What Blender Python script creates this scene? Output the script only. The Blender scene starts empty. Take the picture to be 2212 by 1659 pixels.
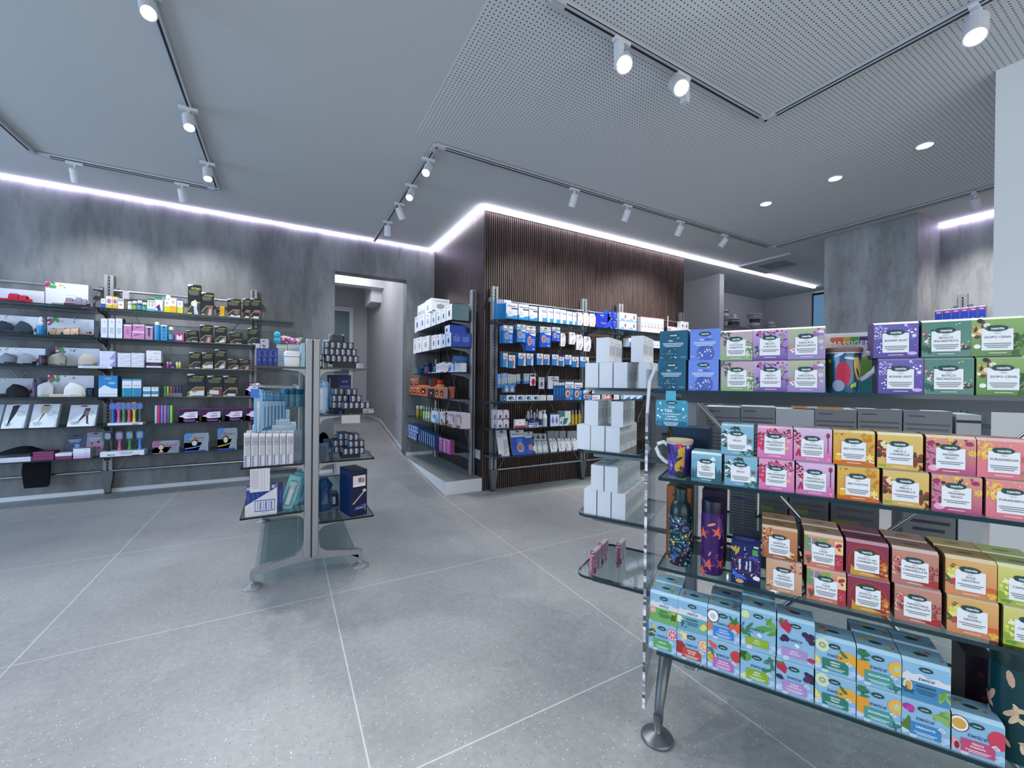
import bpy, math, random
from math import sin, cos, pi, radians, sqrt, atan2
from mathutils import Vector, Matrix
SC = bpy.context.scene; COL = SC.collection
# ---------------------------------------------------------------- camera calibration
FOC = 880.07; YAW = radians(60.756); PIT = radians(-.1506); ROL = radians(.601); CH = 1.2
cf = Vector((cos(YAW)*cos(PIT), sin(YAW)*cos(PIT), sin(PIT)))
cr = cf.cross(Vector((0,0,1))).normalized(); cu = cr.cross(cf)
cr, cu = cr*cos(ROL)+cu*sin(ROL), cu*cos(ROL)-cr*sin(ROL)
CP = Vector((0,0,CH))
cam = bpy.data.cameras.new('camera'); co = bpy.data.objects.new('camera', cam); COL.objects.link(co)
cam.sensor_width = 36; cam.lens = 36*FOC/2212; cam.clip_start = .02
co.matrix_world = Matrix(((cr.x,cu.x,-cf.x,0),(cr.y,cu.y,-cf.y,0),(cr.z,cu.z,-cf.z,CH),(0,0,0,1)))
SC.camera = co
def ray(x, y): return cr*((x-1106)/FOC) - cu*((y-829.5)/FOC) + cf
# ---------------------------------------------------------------- materials
def s2l(c): return c/12.92 if c <= .04045 else ((c+.055)/1.055)**2.4
def rgb(h): return tuple(s2l(int(h[i:i+2],16)/255) for i in (0,2,4)) + (1,)
_M = {}
def M(col, rough=.5, metal=0, spec=.4, emit=0, name=None, alpha=1):
    k = (col, rough, metal, spec, emit, alpha)
    if k in _M: return _M[k]
    m = bpy.data.materials.new(name or 'paint_'+col.replace('>','_')); m.use_nodes = True
    nt = m.node_tree; b = nt.nodes['Principled BSDF']
    if '>' in col:
        parts = col.split('>'); h = float(parts[2]) if len(parts) > 2 else .093
        tc = nt.nodes.new('ShaderNodeTexCoord'); sp = nt.nodes.new('ShaderNodeSeparateXYZ')
        mr = nt.nodes.new('ShaderNodeMapRange'); mr.inputs['From Max'].default_value = h
        mx = nt.nodes.new('ShaderNodeMix'); mx.data_type = 'RGBA'
        nt.links.new(tc.outputs['Object'], sp.inputs[0]); nt.links.new(sp.outputs[2], mr.inputs[0])
        nt.links.new(mr.outputs[0], mx.inputs[0]); mx.inputs[6].default_value = rgb(parts[0]); mx.inputs[7].default_value = rgb(parts[1])
        nt.links.new(mx.outputs[2], b.inputs['Base Color'])
    else:
        b.inputs['Base Color'].default_value = rgb(col)
    b.inputs['Roughness'].default_value = rough; b.inputs['Metallic'].default_value = metal
    b.inputs['Specular IOR Level'].default_value = spec
    if emit:
        b.inputs['Emission Color'].default_value = rgb(col); b.inputs['Emission Strength'].default_value = emit
    _M[k] = m; return m
def clear(name, tint, gloss=.12, rough=.03, power=1.0):
    m = bpy.data.materials.new(name); m.use_nodes = True; nt = m.node_tree; nt.nodes.clear()
    o = nt.nodes.new('ShaderNodeOutputMaterial'); t = nt.nodes.new('ShaderNodeBsdfTransparent'); g = nt.nodes.new('ShaderNodeBsdfGlossy')
    t.inputs[0].default_value = rgb(tint); g.inputs['Roughness'].default_value = rough
    f = nt.nodes.new('ShaderNodeLayerWeight'); f.inputs[0].default_value = .5
    p = nt.nodes.new('ShaderNodeMath'); p.operation = 'POWER'; p.inputs[1].default_value = 4; nt.links.new(f.outputs['Facing'], p.inputs[0])
    q = nt.nodes.new('ShaderNodeMath'); q.operation = 'MULTIPLY_ADD'; q.inputs[1].default_value = .75; q.inputs[2].default_value = gloss*.25; nt.links.new(p.outputs[0], q.inputs[0])
    mx = nt.nodes.new('ShaderNodeMixShader'); nt.links.new(q.outputs[0], mx.inputs[0])
    nt.links.new(t.outputs[0], mx.inputs[1]); nt.links.new(g.outputs[0], mx.inputs[2]); nt.links.new(mx.outputs[0], o.inputs[0])
    return m
GLASS = clear('shelf_glass', 'e2eeee', .22); ACRY = clear('acrylic', 'eef2f4', .25); PLAST = clear('clear_plastic', 'd8e6ee', .35, .15)
TEAL = clear('teal_glass', 'bcd6de', .15)
EDGE = M('0a2f38', .12, 0, .6, name='glass_edge'); EDGEB = M('04090c', .15, name='dark_glass_edge')
CHROME = M('c9ced4', .22, 1, name='chrome'); ALU = M('97999c', .5, .5, name='brushed_aluminium'); ALUD = M('6e7378', .4, .7, name='grey_metal')
RAIL = M('565a5f', .45, .6, name='dark_rail'); BLK = M('0b0c0f', .5); WHT = M('e9eaee', .5); SLOT = M('14161a', .6)
def nodes_mat(name):
    m = bpy.data.materials.new(name); m.use_nodes = True; nt = m.node_tree; return m, nt, nt.nodes['Principled BSDF']
def noise(nt, scale, detail=5, rough=.55, vec=None, stretch=None):
    tc = nt.nodes.new('ShaderNodeTexCoord'); mp = nt.nodes.new('ShaderNodeMapping'); n = nt.nodes.new('ShaderNodeTexNoise')
    nt.links.new(tc.outputs['Object'], mp.inputs[0]); nt.links.new(mp.outputs[0], n.inputs['Vector'])
    if stretch: mp.inputs['Scale'].default_value = stretch
    n.inputs['Scale'].default_value = scale; n.inputs['Detail'].default_value = detail; n.inputs['Roughness'].default_value = rough
    return n.outputs[0]
def ramp(nt, fac, stops):
    r = nt.nodes.new('ShaderNodeValToRGB'); nt.links.new(fac, r.inputs[0]); e = r.color_ramp.elements
    e[0].position = stops[0][0]; e[0].color = rgb(stops[0][1]); e[1].position = stops[-1][0]; e[1].color = rgb(stops[-1][1])
    for p, c in stops[1:-1]: q = e.new(p); q.color = rgb(c)
    return r.outputs[0]
def mixc(nt, fac, a, b, mode='MIX'):
    x = nt.nodes.new('ShaderNodeMix'); x.data_type = 'RGBA'; x.blend_type = mode
    for s, v in ((0,fac),(6,a),(7,b)):
        if hasattr(v, 'links') or hasattr(v, 'is_linked'): nt.links.new(v, x.inputs[s])
        else: x.inputs[s].default_value = v
    return x.outputs[2]
def math_n(nt, op, a, b=None):
    x = nt.nodes.new('ShaderNodeMath'); x.operation = op
    for i, v in enumerate((a,b)):
        if v is None: continue
        if isinstance(v, (int,float)): x.inputs[i].default_value = v
        else: nt.links.new(v, x.inputs[i])
    return x.outputs[0]
def concrete(name, lo, hi, streak=1.0):
    m, nt, b = nodes_mat(name)
    a = noise(nt, 1.6, 8, .6, stretch=(1.6,1.6,.45)); c = noise(nt, 9, 6, .7, stretch=(1,1,.25*streak)); g = noise(nt, 60, 4, .6)
    base = ramp(nt, a, [(.32, lo), (.5, mid(lo,hi)), (.7, hi)])
    st = ramp(nt, c, [(.38,'8a8a8a'), (.52,'ffffff')])
    nt.links.new(mixc(nt, .3, base, st, 'MULTIPLY'), b.inputs['Base Color']); b.inputs['Roughness'].default_value = .62
    bp = nt.nodes.new('ShaderNodeBump'); bp.inputs['Strength'].default_value = .08; nt.links.new(g, bp.inputs['Height']); nt.links.new(bp.outputs[0], b.inputs['Normal'])
    return m
def mid(a, b): return ''.join('%02x' % ((int(a[i:i+2],16)+int(b[i:i+2],16))//2) for i in (0,2,4))
# ---------------------------------------------------------------- mesh builder
_T = {}
def glyphs(text, bold=0, shear=0):
    k = (text, bold, shear)
    if k in _T: return _T[k]
    cu_ = bpy.data.curves.new('t', 'FONT'); cu_.body = text; cu_.size = 1; cu_.align_x = 'CENTER'; cu_.resolution_u = 2; cu_.offset = bold; cu_.shear = shear
    ob = bpy.data.objects.new('t', cu_); COL.objects.link(ob); bpy.context.view_layer.update()
    me = bpy.data.meshes.new_from_object(ob.evaluated_get(bpy.context.evaluated_depsgraph_get()))
    r = ([(v.co.x, v.co.y) for v in me.vertices], [tuple(p.vertices) for p in me.polygons])
    xs = [v[0] for v in r[0]] or [0]
    r = r + (max(xs)-min(xs),)
    bpy.data.objects.remove(ob); bpy.data.curves.remove(cu_); bpy.data.meshes.remove(me)
    _T[k] = r; return r
def tag(o, label=None, cat=None, group=None, kind=None):
    if label: o['label'] = label
    if cat: o['category'] = cat
    if group: o['group'] = group
    if kind: o['kind'] = kind
    return o
class MB:
    def __init__(s): s.v=[]; s.f=[]; s.m=[]; s.mats=[]; s.sm=[]; s.clip=None
    def mi(s, mat):
        if isinstance(mat, str): mat = M(mat)
        if mat not in s.mats: s.mats.append(mat)
        return s.mats.index(mat)
    def add(s, vs, fs, mat, smooth=False):
        b = len(s.v); i = s.mi(mat); s.v += [tuple(v) for v in vs]
        for f in fs: s.f.append(tuple(b+q for q in f)); s.m.append(i); s.sm.append(smooth)
    def box(s, x0, x1, y0, y1, z0, z1, mat, bev=0, faces='xXyYzZ'):
        if bev:
            c = bev; P = []
            # chamfered vertical edges prism with chamfered top/bottom
            def ring(z, k):
                a0,a1,b0,b1 = x0+k,x1-k,y0+k,y1-k
                return [(a0+c,b0,z),(a1-c,b0,z),(a1,b0+c,z),(a1,b1-c,z),(a1-c,b1,z),(a0+c,b1,z),(a0,b1-c,z),(a0,b0+c,z)]
            s.loft([ring(z0,c), ring(z0+c,0), ring(z1-c,0), ring(z1,c)], mat); return s
        V = [(x0,y0,z0),(x1,y0,z0),(x1,y1,z0),(x0,y1,z0),(x0,y0,z1),(x1,y0,z1),(x1,y1,z1),(x0,y1,z1)]
        s.add(V, [(0,3,2,1),(4,5,6,7),(0,1,5,4),(2,3,7,6),(1,2,6,5),(3,0,4,7)], mat); return s
    def loft(s, rings, mat, caps=True, smooth=False, closed=True):
        n = len(rings[0]); V = [p for r in rings for p in r]; F = []
        for i in range(len(rings)-1):
            for j in range(n if closed else n-1):
                k = (j+1) % n; F.append((i*n+j, i*n+k, (i+1)*n+k, (i+1)*n+j))
        s.add(V, F, mat, smooth)
        if caps and closed:
            s.add(rings[0], [tuple(range(n))[::-1]], mat); s.add(rings[-1], [tuple(range(n))], mat)
        return s
    def lathe(s, prof, mat, seg=20, c=(0,0,0), sx=1, sy=1, smooth=True, axis='z'):
        R = []
        for r, z in prof:
            q = []
            for j in range(seg):
                a = 2*pi*j/seg; x, y = r*cos(a)*sx, r*sin(a)*sy
                if axis == 'z': q.append((c[0]+x, c[1]+y, c[2]+z))
                elif axis == 'y': q.append((c[0]+x, c[1]+z, c[2]-y))
                else: q.append((c[0]+z, c[1]+x, c[2]+y))
            R.append(q)
        return s.loft(R, mat, smooth=smooth)
    def tube(s, pts, r, mat, seg=8, r2=None, flat=1):
        R = []; pts = [Vector(p) for p in pts]; n = len(pts)
        for i, p in enumerate(pts):
            d = (pts[min(i+1,n-1)]-pts[max(i-1,0)]).normalized()
            a = d.cross(Vector((0,0,1)))
            if a.length < .01: a = Vector((1,0,0))
            a.normalize(); b = a.cross(d)
            rr = r if r2 is None else r+(r2-r)*i/(n-1)
            R.append([p + a*(rr*cos(2*pi*j/seg)*flat) + b*(rr*sin(2*pi*j/seg)) for j in range(seg)])
        return s.loft(R, mat, smooth=seg > 5)
    def build(s, name, parent=None, loc=None, rz=0, mat=None):
        me = bpy.data.meshes.new(name); me.from_pydata(s.v, [], s.f)
        for m in s.mats: me.materials.append(m)
        me.polygons.foreach_set('material_index', s.m); me.polygons.foreach_set('use_smooth', s.sm); me.update()
        o = bpy.data.objects.new(name, me); COL.objects.link(o)
        if parent: o.parent = parent
        if loc is not None: o.location = loc
        o.rotation_euler[2] = rz
        return o
    # flat artwork in a frame: origin o, right u, up w, outward n
    def flat(s, F, pts, lay, mat):
        if s.clip:
            cw, ch_ = s.clip
            for ax, lim, sg in ((0,0,1),(0,cw,-1),(1,0,1),(1,ch_,-1)):
                out = []; n_ = len(pts)
                for i in range(n_):
                    a, b = pts[i], pts[(i+1)%n_]; da, db = (a[ax]-lim)*sg, (b[ax]-lim)*sg
                    if da >= 0: out.append(a)
                    if (da > 0 and db < 0) or (da < 0 and db > 0):
                        t = da/(da-db); out.append((a[0]+(b[0]-a[0])*t, a[1]+(b[1]-a[1])*t))
                pts = out
                if len(pts) < 3: return
        o,u,w,n = F; k = lay*.00012
        s.add([o+u*x+w*z+n*k for x,z in pts], [tuple(range(len(pts)))], mat)
    def text(s, F, cx, cz, size, text, lay, mat, bold=0, shear=0, maxw=None, rot=0):
        vs, fs, wd = glyphs(text, bold, shear); o,u,w,n = F; k = lay*.00012; sx = size
        if maxw and wd*size > maxw: sx = maxw/wd
        if rot: u, w = w, -u
        if rot: P = lambda x,z: o+F[1]*cx+F[2]*cz+u*x+w*z+n*k
        else: P = lambda x,z: o+u*(cx+x)+w*(cz+z)+n*k
        s.add([P(x*sx, (z-.35)*size) for x,z in vs], fs, mat)
def front(w, h, y=0): return (Vector((-w/2, y-.0002, 0)), Vector((1,0,0)), Vector((0,0,1)), Vector((0,-1,0)))
def topf(w, h, d): return (Vector((-w/2, 0, h+.0002)), Vector((1,0,0)), Vector((0,1,0)), Vector((0,0,1)))
def leftf(w, h, d): return (Vector((-w/2-.0002, d, 0)), Vector((0,-1,0)), Vector((0,0,1)), Vector((-1,0,0)))
def rightf(w, h, d): return (Vector((w/2+.0002, 0, 0)), Vector((0,1,0)), Vector((0,0,1)), Vector((1,0,0)))
def art(mb, F, w, h, spec, L0=1):
    lay = L0; mb.clip = (w, h)
    for op in spec.split(';'):
        a = op.strip().split(',')
        if not a[0]: continue
        k = a[0]; lay += 1
        if k == 'r':
            x0,z0,x1,z1 = [float(q) for q in a[1:5]]; mb.flat(F, [(x0*w,z0*h),(x1*w,z0*h),(x1*w,z1*h),(x0*w,z1*h)], lay, a[5])
        elif k in ('e','h'):
            cx,cz,rx,rz = [float(q) for q in a[1:5]]; n = 18
            mb.flat(F, [((cx+rx*cos(2*pi*j/n))*w, (cz+rz*sin(2*pi*j/n)*(w/h if k=='h' else 1))*h) for j in range(n)], lay, a[5])
        elif k in 'tTsv':
            cx,cz,sz = [float(q) for q in a[1:4]]
            mb.text(F, cx*w, cz*h, sz*h, a[5], lay, M(a[4]), bold=.02 if k in 'Tv' else 0, shear=.35 if k=='s' else 0, maxw=(float(a[6])*w if len(a)>6 else (None if k=='v' else w*.9)), rot=(k=='v'))
        elif k == 'l':
            x0,x1,z = [float(q) for q in a[1:4]]; n = int(a[4]); dz = float(a[5])
            for i in range(n):
                e = (.12 if i == n-1 else .03*(i%2))*(x1-x0); zz = z-i*dz
                mb.flat(F, [((x0+e)*w,(zz-dz*.2)*h),((x1-e)*w,(zz-dz*.2)*h),((x1-e)*w,(zz+dz*.2)*h),((x0+e)*w,(zz+dz*.2)*h)], lay, a[6])
        elif k == 'p':
            q = [float(x) for x in a[2:]]; mb.flat(F, [(q[i]*w, q[i+1]*h) for i in range(0,len(q),2)], lay, a[1])
        elif k == 'k' or k == 'f':   # scattered printed blobs / leaves
            rd = random.Random(int(a[1])); n = int(a[2]); x0,z0,x1,z1,sz = [float(q) for q in a[3:8]]; cs = a[8].split('/')
            for i in range(n):
                cx = x0+(x1-x0)*rd.random(); cz = z0+(z1-z0)*rd.random(); sc = sz*(.6+.7*rd.random()); al = rd.random()*2*pi
                rx, rz = (sc, sc) if k == 'k' else (sc*1.3, sc*.42)
                pts = []
                for j in range(8):
                    t = 2*pi*j/8; px_, pz_ = rx*cos(t), rz*sin(t)*(1 if k == 'k' else (abs(sin(t))))
                    pts.append(((cx+px_*cos(al)-pz_*sin(al))*w, cz*h+(px_*sin(al)+pz_*cos(al))*w))
                mb.flat(F, pts, lay+i*.02, rd.choice(cs))
        elif k == 'w':   # flower: w,cx,cz,r,n,col,centre
            cx,cz,r = [float(q) for q in a[1:4]]; n = int(a[4]); pts = []
            for j in range(n*4):
                t = 2*pi*j/(n*4); q = r*(.45,.85,1,.85)[j%4]; pts.append((cx*w+q*cos(t)*w, cz*h+q*sin(t)*w))
            mb.flat(F, pts, lay, a[5])
            if len(a) > 6: mb.flat(F, [(cx*w+r*.3*cos(j)*w, cz*h+r*.3*sin(j)*w) for j in (0,1,2,3,4,5)], lay+.5, a[6])
        elif k == 'c':   # citrus slice: c,cx,cz,r,rind,flesh
            cx,cz,r = [float(q) for q in a[1:4]]
            for q,cc,dl in ((1,a[4],0),(.9,'f3ead8',.2)): mb.flat(F, [(cx*w+r*q*cos(2*pi*j/16)*w, cz*h+r*q*sin(2*pi*j/16)*w) for j in range(16)], lay+dl, cc)
            for j in range(8):
                a0, a1 = 2*pi*(j+.1)/8, 2*pi*(j+.9)/8
                mb.flat(F, [(cx*w+r*.08*cos((a0+a1)/2)*w, cz*h+r*.08*sin((a0+a1)/2)*w),(cx*w+r*.8*cos(a0)*w, cz*h+r*.8*sin(a0)*w),(cx*w+r*.8*cos(a1)*w, cz*h+r*.8*sin(a1)*w)], lay+.4, a[5])
# ---------------------------------------------------------------- frames for shelving
class Frm:
    def __init__(s, ox, oy, ang, shelves=None):
        s.o = Vector((ox,oy,0)); s.a = ang; s.ex = Vector((cos(ang), sin(ang), 0)); s.ey = Vector((-sin(ang), cos(ang), 0)); s.z = shelves or {}
    def W(s, x, y, z=0): return s.o + s.ex*x + s.ey*y + Vector((0,0,z))
    def hit(s, px, py, off=0):
        d = ray(px, py); p = s.o + s.ey*off; t = (p-CP).dot(s.ey)/d.dot(s.ey); q = CP+d*t
        return (q-s.o).dot(s.ex), q.z
ORD = ['first','second','third','fourth','fifth','sixth','seventh','eighth','ninth','tenth','eleventh','twelfth','thirteenth','fourteenth','fifteenth','sixteenth','seventeenth','eighteenth','nineteenth','twentieth']
def ordn(i, n):
    if n == 2: return ('left','right')[i]
    return 'leftmost' if i == 0 else 'rightmost' if i == n-1 else ORD[i]+' from left'
def carton_mb(w, h, d, body, spec='', side=None, sidespec='', top=None, lspec='', tspec='', bev=0):
    mb = MB(); b = M(body) if isinstance(body, str) else body
    V = [(-w/2,0,0),(w/2,0,0),(w/2,d,0),(-w/2,d,0),(-w/2,0,h),(w/2,0,h),(w/2,d,h),(-w/2,d,h)]
    mb.add(V, [(0,1,5,4)], b); s_ = M(side) if side else b; t_ = M(top) if top else s_
    mb.add(V, [(0,3,2,1),(2,3,7,6),(1,2,6,5),(3,0,4,7)], s_); mb.add(V, [(4,5,6,7)], t_)
    if spec: art(mb, front(w,h), w, h, spec)
    if sidespec: art(mb, rightf(w,h,d), d, h, sidespec)
    if lspec: art(mb, leftf(w,h,d), d, h, lspec)
    if tspec: art(mb, topf(w,h,d), w, d, tspec)
    return mb
def fit(S, x0, x1, yt, off, zb, h=None):
    a, _ = S.hit(x0, yt, off); b, _ = S.hit(x1, yt, off); c, z = S.hit((x0+x1)/2, yt, off)
    return (a+b)/2, abs(b-a), (h if h else max(.01, z-zb))
def app_r(S, px, wpx, py, off):
    x, z = S.hit(px, py, off); D = (S.W(x, off, z)-CP).dot(cf); th = atan2(px-1106, FOC)
    return wpx*D*cos(th)/(2*FOC)
def carton(S, zb, x0, x1, yt, body, spec, label, cat='box', name='carton', d=.05, off=.02, h=None, w=None, group=None, turn=0, **k):
    c, ww, h = fit(S, x0, x1, yt, off, zb, h); w = w or ww-.0006
    o = carton_mb(w, h, d, body, spec, **k).build(name, None, S.W(c, off, zb), S.a+turn)
    tag(o, label, cat, group); o['h'] = h
    return o
def top_of(o): return o.location.z + o['h'] + .0004
# ================================================================ the room
ZC = 3.14
def st(name, mb): return tag(mb.build(name), kind='structure')
mf, nt, b = nodes_mat('floor_stone')
n1 = noise(nt, 1.1, 6, .6); n2 = noise(nt, 260, 2, .5); n3 = noise(nt, 34, 5, .75)
base = ramp(nt, n1, [(.3,'959698'),(.7,'adaeb0')])
base = mixc(nt, .28, base, ramp(nt, n3, [(.35,'a8a8a8'),(.65,'ffffff')]), 'MULTIPLY')
tc = nt.nodes.new('ShaderNodeTexCoord'); vo = nt.nodes.new('ShaderNodeTexVoronoi'); vo.inputs['Scale'].default_value = 95
nt.links.new(tc.outputs['Object'], vo.inputs['Vector'])
cs = nt.nodes.new('ShaderNodeSeparateColor'); nt.links.new(vo.outputs['Color'], cs.inputs[0])
near = math_n(nt,'LESS_THAN', vo.outputs['Distance'], .22)
lt = math_n(nt,'MULTIPLY', near, math_n(nt,'GREATER_THAN', cs.outputs[0], .80)); dk = math_n(nt,'MULTIPLY', near, math_n(nt,'LESS_THAN', cs.outputs[1], .18))
base = mixc(nt, math_n(nt,'MULTIPLY', lt, .7), base, rgb('dcdfe4')); base = mixc(nt, math_n(nt,'MULTIPLY', dk, .6), base, rgb('4e5056'))
sx = nt.nodes.new('ShaderNodeSeparateXYZ'); nt.links.new(tc.outputs['Object'], sx.inputs[0])
def grid(out, off, pitch):
    a = math_n(nt,'ADD', out, -off + 40*pitch); a = math_n(nt,'MODULO', a, pitch); a = math_n(nt,'SUBTRACT', a, pitch/2); a = math_n(nt,'ABSOLUTE', a)
    return math_n(nt,'GREATER_THAN', a, pitch/2-.0028)
gr = math_n(nt,'MAXIMUM', grid(sx.outputs[0], .242, 1.2255), grid(sx.outputs[1], 1.24, 1.25))
base = mixc(nt, math_n(nt,'MULTIPLY', gr, .8), base, rgb('d0d0d2'))
nt.links.new(base, b.inputs['Base Color'])
nt.links.new(ramp(nt, n3, [(.3,'b0b0b0'),(.7,'c4c4c4')]), b.inputs['Roughness']); b.inputs['Specular IOR Level'].default_value = .3
MFLOOR = mf
m, nt, b = nodes_mat('perforated_panel')
tc = nt.nodes.new('ShaderNodeTexCoord'); sx = nt.nodes.new('ShaderNodeSeparateXYZ'); nt.links.new(tc.outputs['Object'], sx.inputs[0])
def cell(o):
    a = math_n(nt,'MODULO', math_n(nt,'ADD', o, 50.), .0245); return math_n(nt,'POWER', math_n(nt,'SUBTRACT', a, .01225), 2)
dd = math_n(nt,'LESS_THAN', math_n(nt,'ADD', cell(sx.outputs[0]), cell(sx.outputs[1])), .0041**2)
nt.links.new(mixc(nt, dd, rgb('cfd1d3'), rgb('1d2026')), b.inputs['Base Color']); b.inputs['Roughness'].default_value = .7
PERF = m
MW = M('bfc1c5', .75, name='wall_paint'); MC = M('c2c5c6', .8, name='ceiling_paint'); MBASE = M('d4d6da', .5, name='baseboard_white')
MCON = concrete('concrete_plaster', '606265', '8e9093'); MCONP = concrete('concrete_pillar', '828587', 'b6b8ba', 1.6)
m, nt, b = nodes_mat('dark_wood_panel')
wn = noise(nt, 22, 8, .6, stretch=(1,1,.05)); nt.links.new(ramp(nt, wn, [(.3,'231c1e'),(.55,'352a2b'),(.75,'473838')]), b.inputs['Base Color']); b.inputs['Roughness'].default_value = .5
MWOOD = m
m, nt, b = nodes_mat('slat_wood')
wn = noise(nt, 60, 6, .6, stretch=(1,1,.04)); nt.links.new(ramp(nt, wn, [(.3,'40332f'),(.7,'6a5754')]), b.inputs['Base Color']); b.inputs['Roughness'].default_value = .48
MSLAT = m
# floor, ramp and platform
X0, X1, Y0, Y1 = -6.0, 9.6, -3.2, 9.6
st('floor', MB().box(X0,X1,Y0,5.82,-.1,0,MFLOOR))
mb = MB()
mb.loft([[(x,4.1,.0005),(x,5.72,.145),(x,7.5,.46),(x,9.2,.46),(x,9.2,-.02),(x,4.1,-.02)] for x in (.58,1.4995)], MFLOOR); st('ramp', mb)
mb = MB().box(1.5,1.93,4.1,5.82,0,.141,M('e2e4e6',.6)); mb.box(1.5,1.93,4.1,5.82,.141,.145,MFLOOR); st('platform', mb)
# ceiling
st('ceiling', MB().box(X0,X1,Y0,9.6,ZC,ZC+.1,MC))
st('ceiling_perforated', MB().box(.885,5.86,-1.6,3.165,ZC-.004,ZC-.0005,PERF))
# concrete wall at left with the passage opening
mb = MB(); mb.box(X0,.576,5.82,6.02,0,ZC,MCON); mb.box(.576,1.52,5.82,6.02,2.65,ZC,MCON); mb.box(1.52,1.93,5.82,6.02,0,ZC,MCON); st('wall_left', mb)
st('baseboard_left', MB().box(X0,.57,5.808,5.82,0,.042,MBASE))
st('baseboard_platform', MB().box(1.53,1.93,5.808,5.82,.145,.19,MBASE))
# passage behind
mb = MB(); mb.box(1.52,1.62,6.02,9.2,0,3.1,M('a9aaae',.7)); st('wall_passage_right', mb)
st('wall_passage_left', MB().box(-.1,.02,6.02,9.2,0,3.1,MW))
mb = MB(); mb.box(.02,.32,9.0,9.2,.4,3.1,MW); mb.box(1.24,1.52,9.0,9.2,.4,3.1,MW); mb.box(.32,1.24,9.0,9.2,2.72,3.1,MW); st('wall_passage_end', mb)
st('ceiling_passage', MB().box(-.1,1.62,6.02,9.2,3.08,3.13,MC))
mb = MB().box(.02,1.52,7.35,7.55,2.84,3.08,M('c9c9ce',.7)); mb.box(1.34,1.52,7.55,8.2,2.62,3.08,M('c9c9ce',.7)); st('beam_passage', mb)
mb = MB()
mb.loft([[(1.507,6.02,.17),(1.519,6.02,.17),(1.519,6.02,.23),(1.507,6.02,.23)],[(1.507,7.5,.46),(1.519,7.5,.46),(1.519,7.5,.52),(1.507,7.5,.52)],[(1.507,9.0,.46),(1.519,9.0,.46),(1.519,9.0,.52),(1.507,9.0,.52)]], MBASE); st('baseboard_passage', mb)
# door at the end of the passage
door = bpy.data.objects.new('door_1', None); COL.objects.link(door); door.location = (.32,8.98,.46); tag(door, kind='structure')
mb = MB(); mb.box(0,.07,-.03,.04,0,2.26,WHT); mb.box(.85,.92,-.03,.04,0,2.26,WHT); mb.box(.07,.85,-.03,.04,2.19,2.26,WHT); mb.build('door_frame', door)
mb = MB().box(.075,.845,-.005,.02,.005,2.18,M('62808c',.25)); mb.box(.1,.56,-.007,-.005,.9,2.12,M('5f6664',.3)); mb.build('door_leaf', door)
MB().box(.10,.125,-.06,-.005,.95,1.2,CHROME).build('door_handle', door)
o = MB().box(0,.012,0,.24,0,.2,M('a2a4a9',.6)).build('access_panel', loc=(1.508,6.32,.66)); tag(o,'small grey square access panel low on the passage wall','panel')
# slatted wall box
mb = MB(); mb.box(1.93,5.234,4.115,5.82,0,ZC-.03,M('0b090a',.8)); mb.box(1.925,1.93,4.10,5.82,0,ZC-.03,MWOOD); mb.box(5.234,5.24,4.1,5.82,0,ZC-.03,MWOOD)
n = 122; p = 3.304/n
for i in range(n): x = 1.9305+i*p; mb.box(x,x+p*.52,4.094,4.116,0.005,ZC-.045,MSLAT)
st('wall_slatted', mb)
# far part of the shop
st('wall_partition', MB().box(6.6,6.72,4.43,5.3,0,ZC,MW))
st('wall_back', MB().box(5.24,9.5,5.3,5.4,0,ZC,MW))
st('wall_far_right', MB().box(9.45,9.6,4.32,5.3,0,ZC,MW))
mb = MB(); mb.box(0,.04,-1.6,0,0,3.1,M('20262c',.4)); mb.box(-.01,.0,-1.5,-.03,.06,3.05,M('6f9cc0',.3,emit=.35)); o = mb.build('window_1', loc=(9.45,4.30,0)); tag(o, kind='structure')
st('wall_pillar', MB().box(6.12,6.8,1.755,2.65,0,ZC,MCONP))
st('wall_right', MB().box(6.8,6.95,-3.2,1.755,0,ZC,concrete('concrete_recess','7a7b7e','acadb0')))
st('wall_column', MB().box(3.78,4.35,-.9,.742,0,ZC,M('dcdfe0',.6)))
# light strips
def led(name, label, mb_boxes, es):
    t = bpy.data.objects.new(name, None); COL.objects.link(t); tag(t, label, 'light strip', 'ceiling edge light strips')
    mb = MB(); mc = MB()
    for (x0,x1,y0,y1,z0,z1) in mb_boxes: mb.box(x0,x1,y0,y1,z0,z1,es)
    mb.build('diffuser', t); return t
LEDW = M('f2efff', emit=11, name='led_white'); LEDV = M('e6d8ff', emit=12, name='led_violet_white')
led('light_strip','long violet-white light strip along the top of the grey concrete wall',[(X0,1.90,5.785,5.812,3.118,3.138)],LEDV)
t_ = led('light_strip','white light strip on the ceiling edge around the dark wooden box',[(1.872,1.912,4.04,5.785,3.108,3.138),(1.912,9.0,4.04,4.08,3.108,3.138)],LEDW)
led('light_strip','short light strip above the recess right of the concrete pillar',[(6.765,6.792,-1.5,1.75,3.10,3.12)],LEDV)
# ceiling cassette
t = bpy.data.objects.new('air_conditioner', None); COL.objects.link(t); t.location = (6.4,3.2,ZC); tag(t,'square white air conditioning cassette flush in the ceiling beyond the light strip','air conditioner')
MB().box(0,.78,0,.78,-.03,0,M('b8babf',.6)).build('cover', t)
mb = MB().box(.2,.58,.2,.58,-.036,-.03,M('74777c',.6))
for i in range(14): mb.box(.2,.58,.205+i*.027,.213+i*.027,-.04,-.036,M('9c9fa4',.6))
mb.build('grille', t)
t = MB().box(0,.1,0,.16,0,.1,M('cfd1d4',.5)).box(-.002,0,.01,.15,.01,.09,M('dfe1e4',.4)).build('wall_socket', loc=(1.915,4.15,.34)); tag(t,'white double wall socket on the dark wood beside the metal upright','socket')
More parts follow.
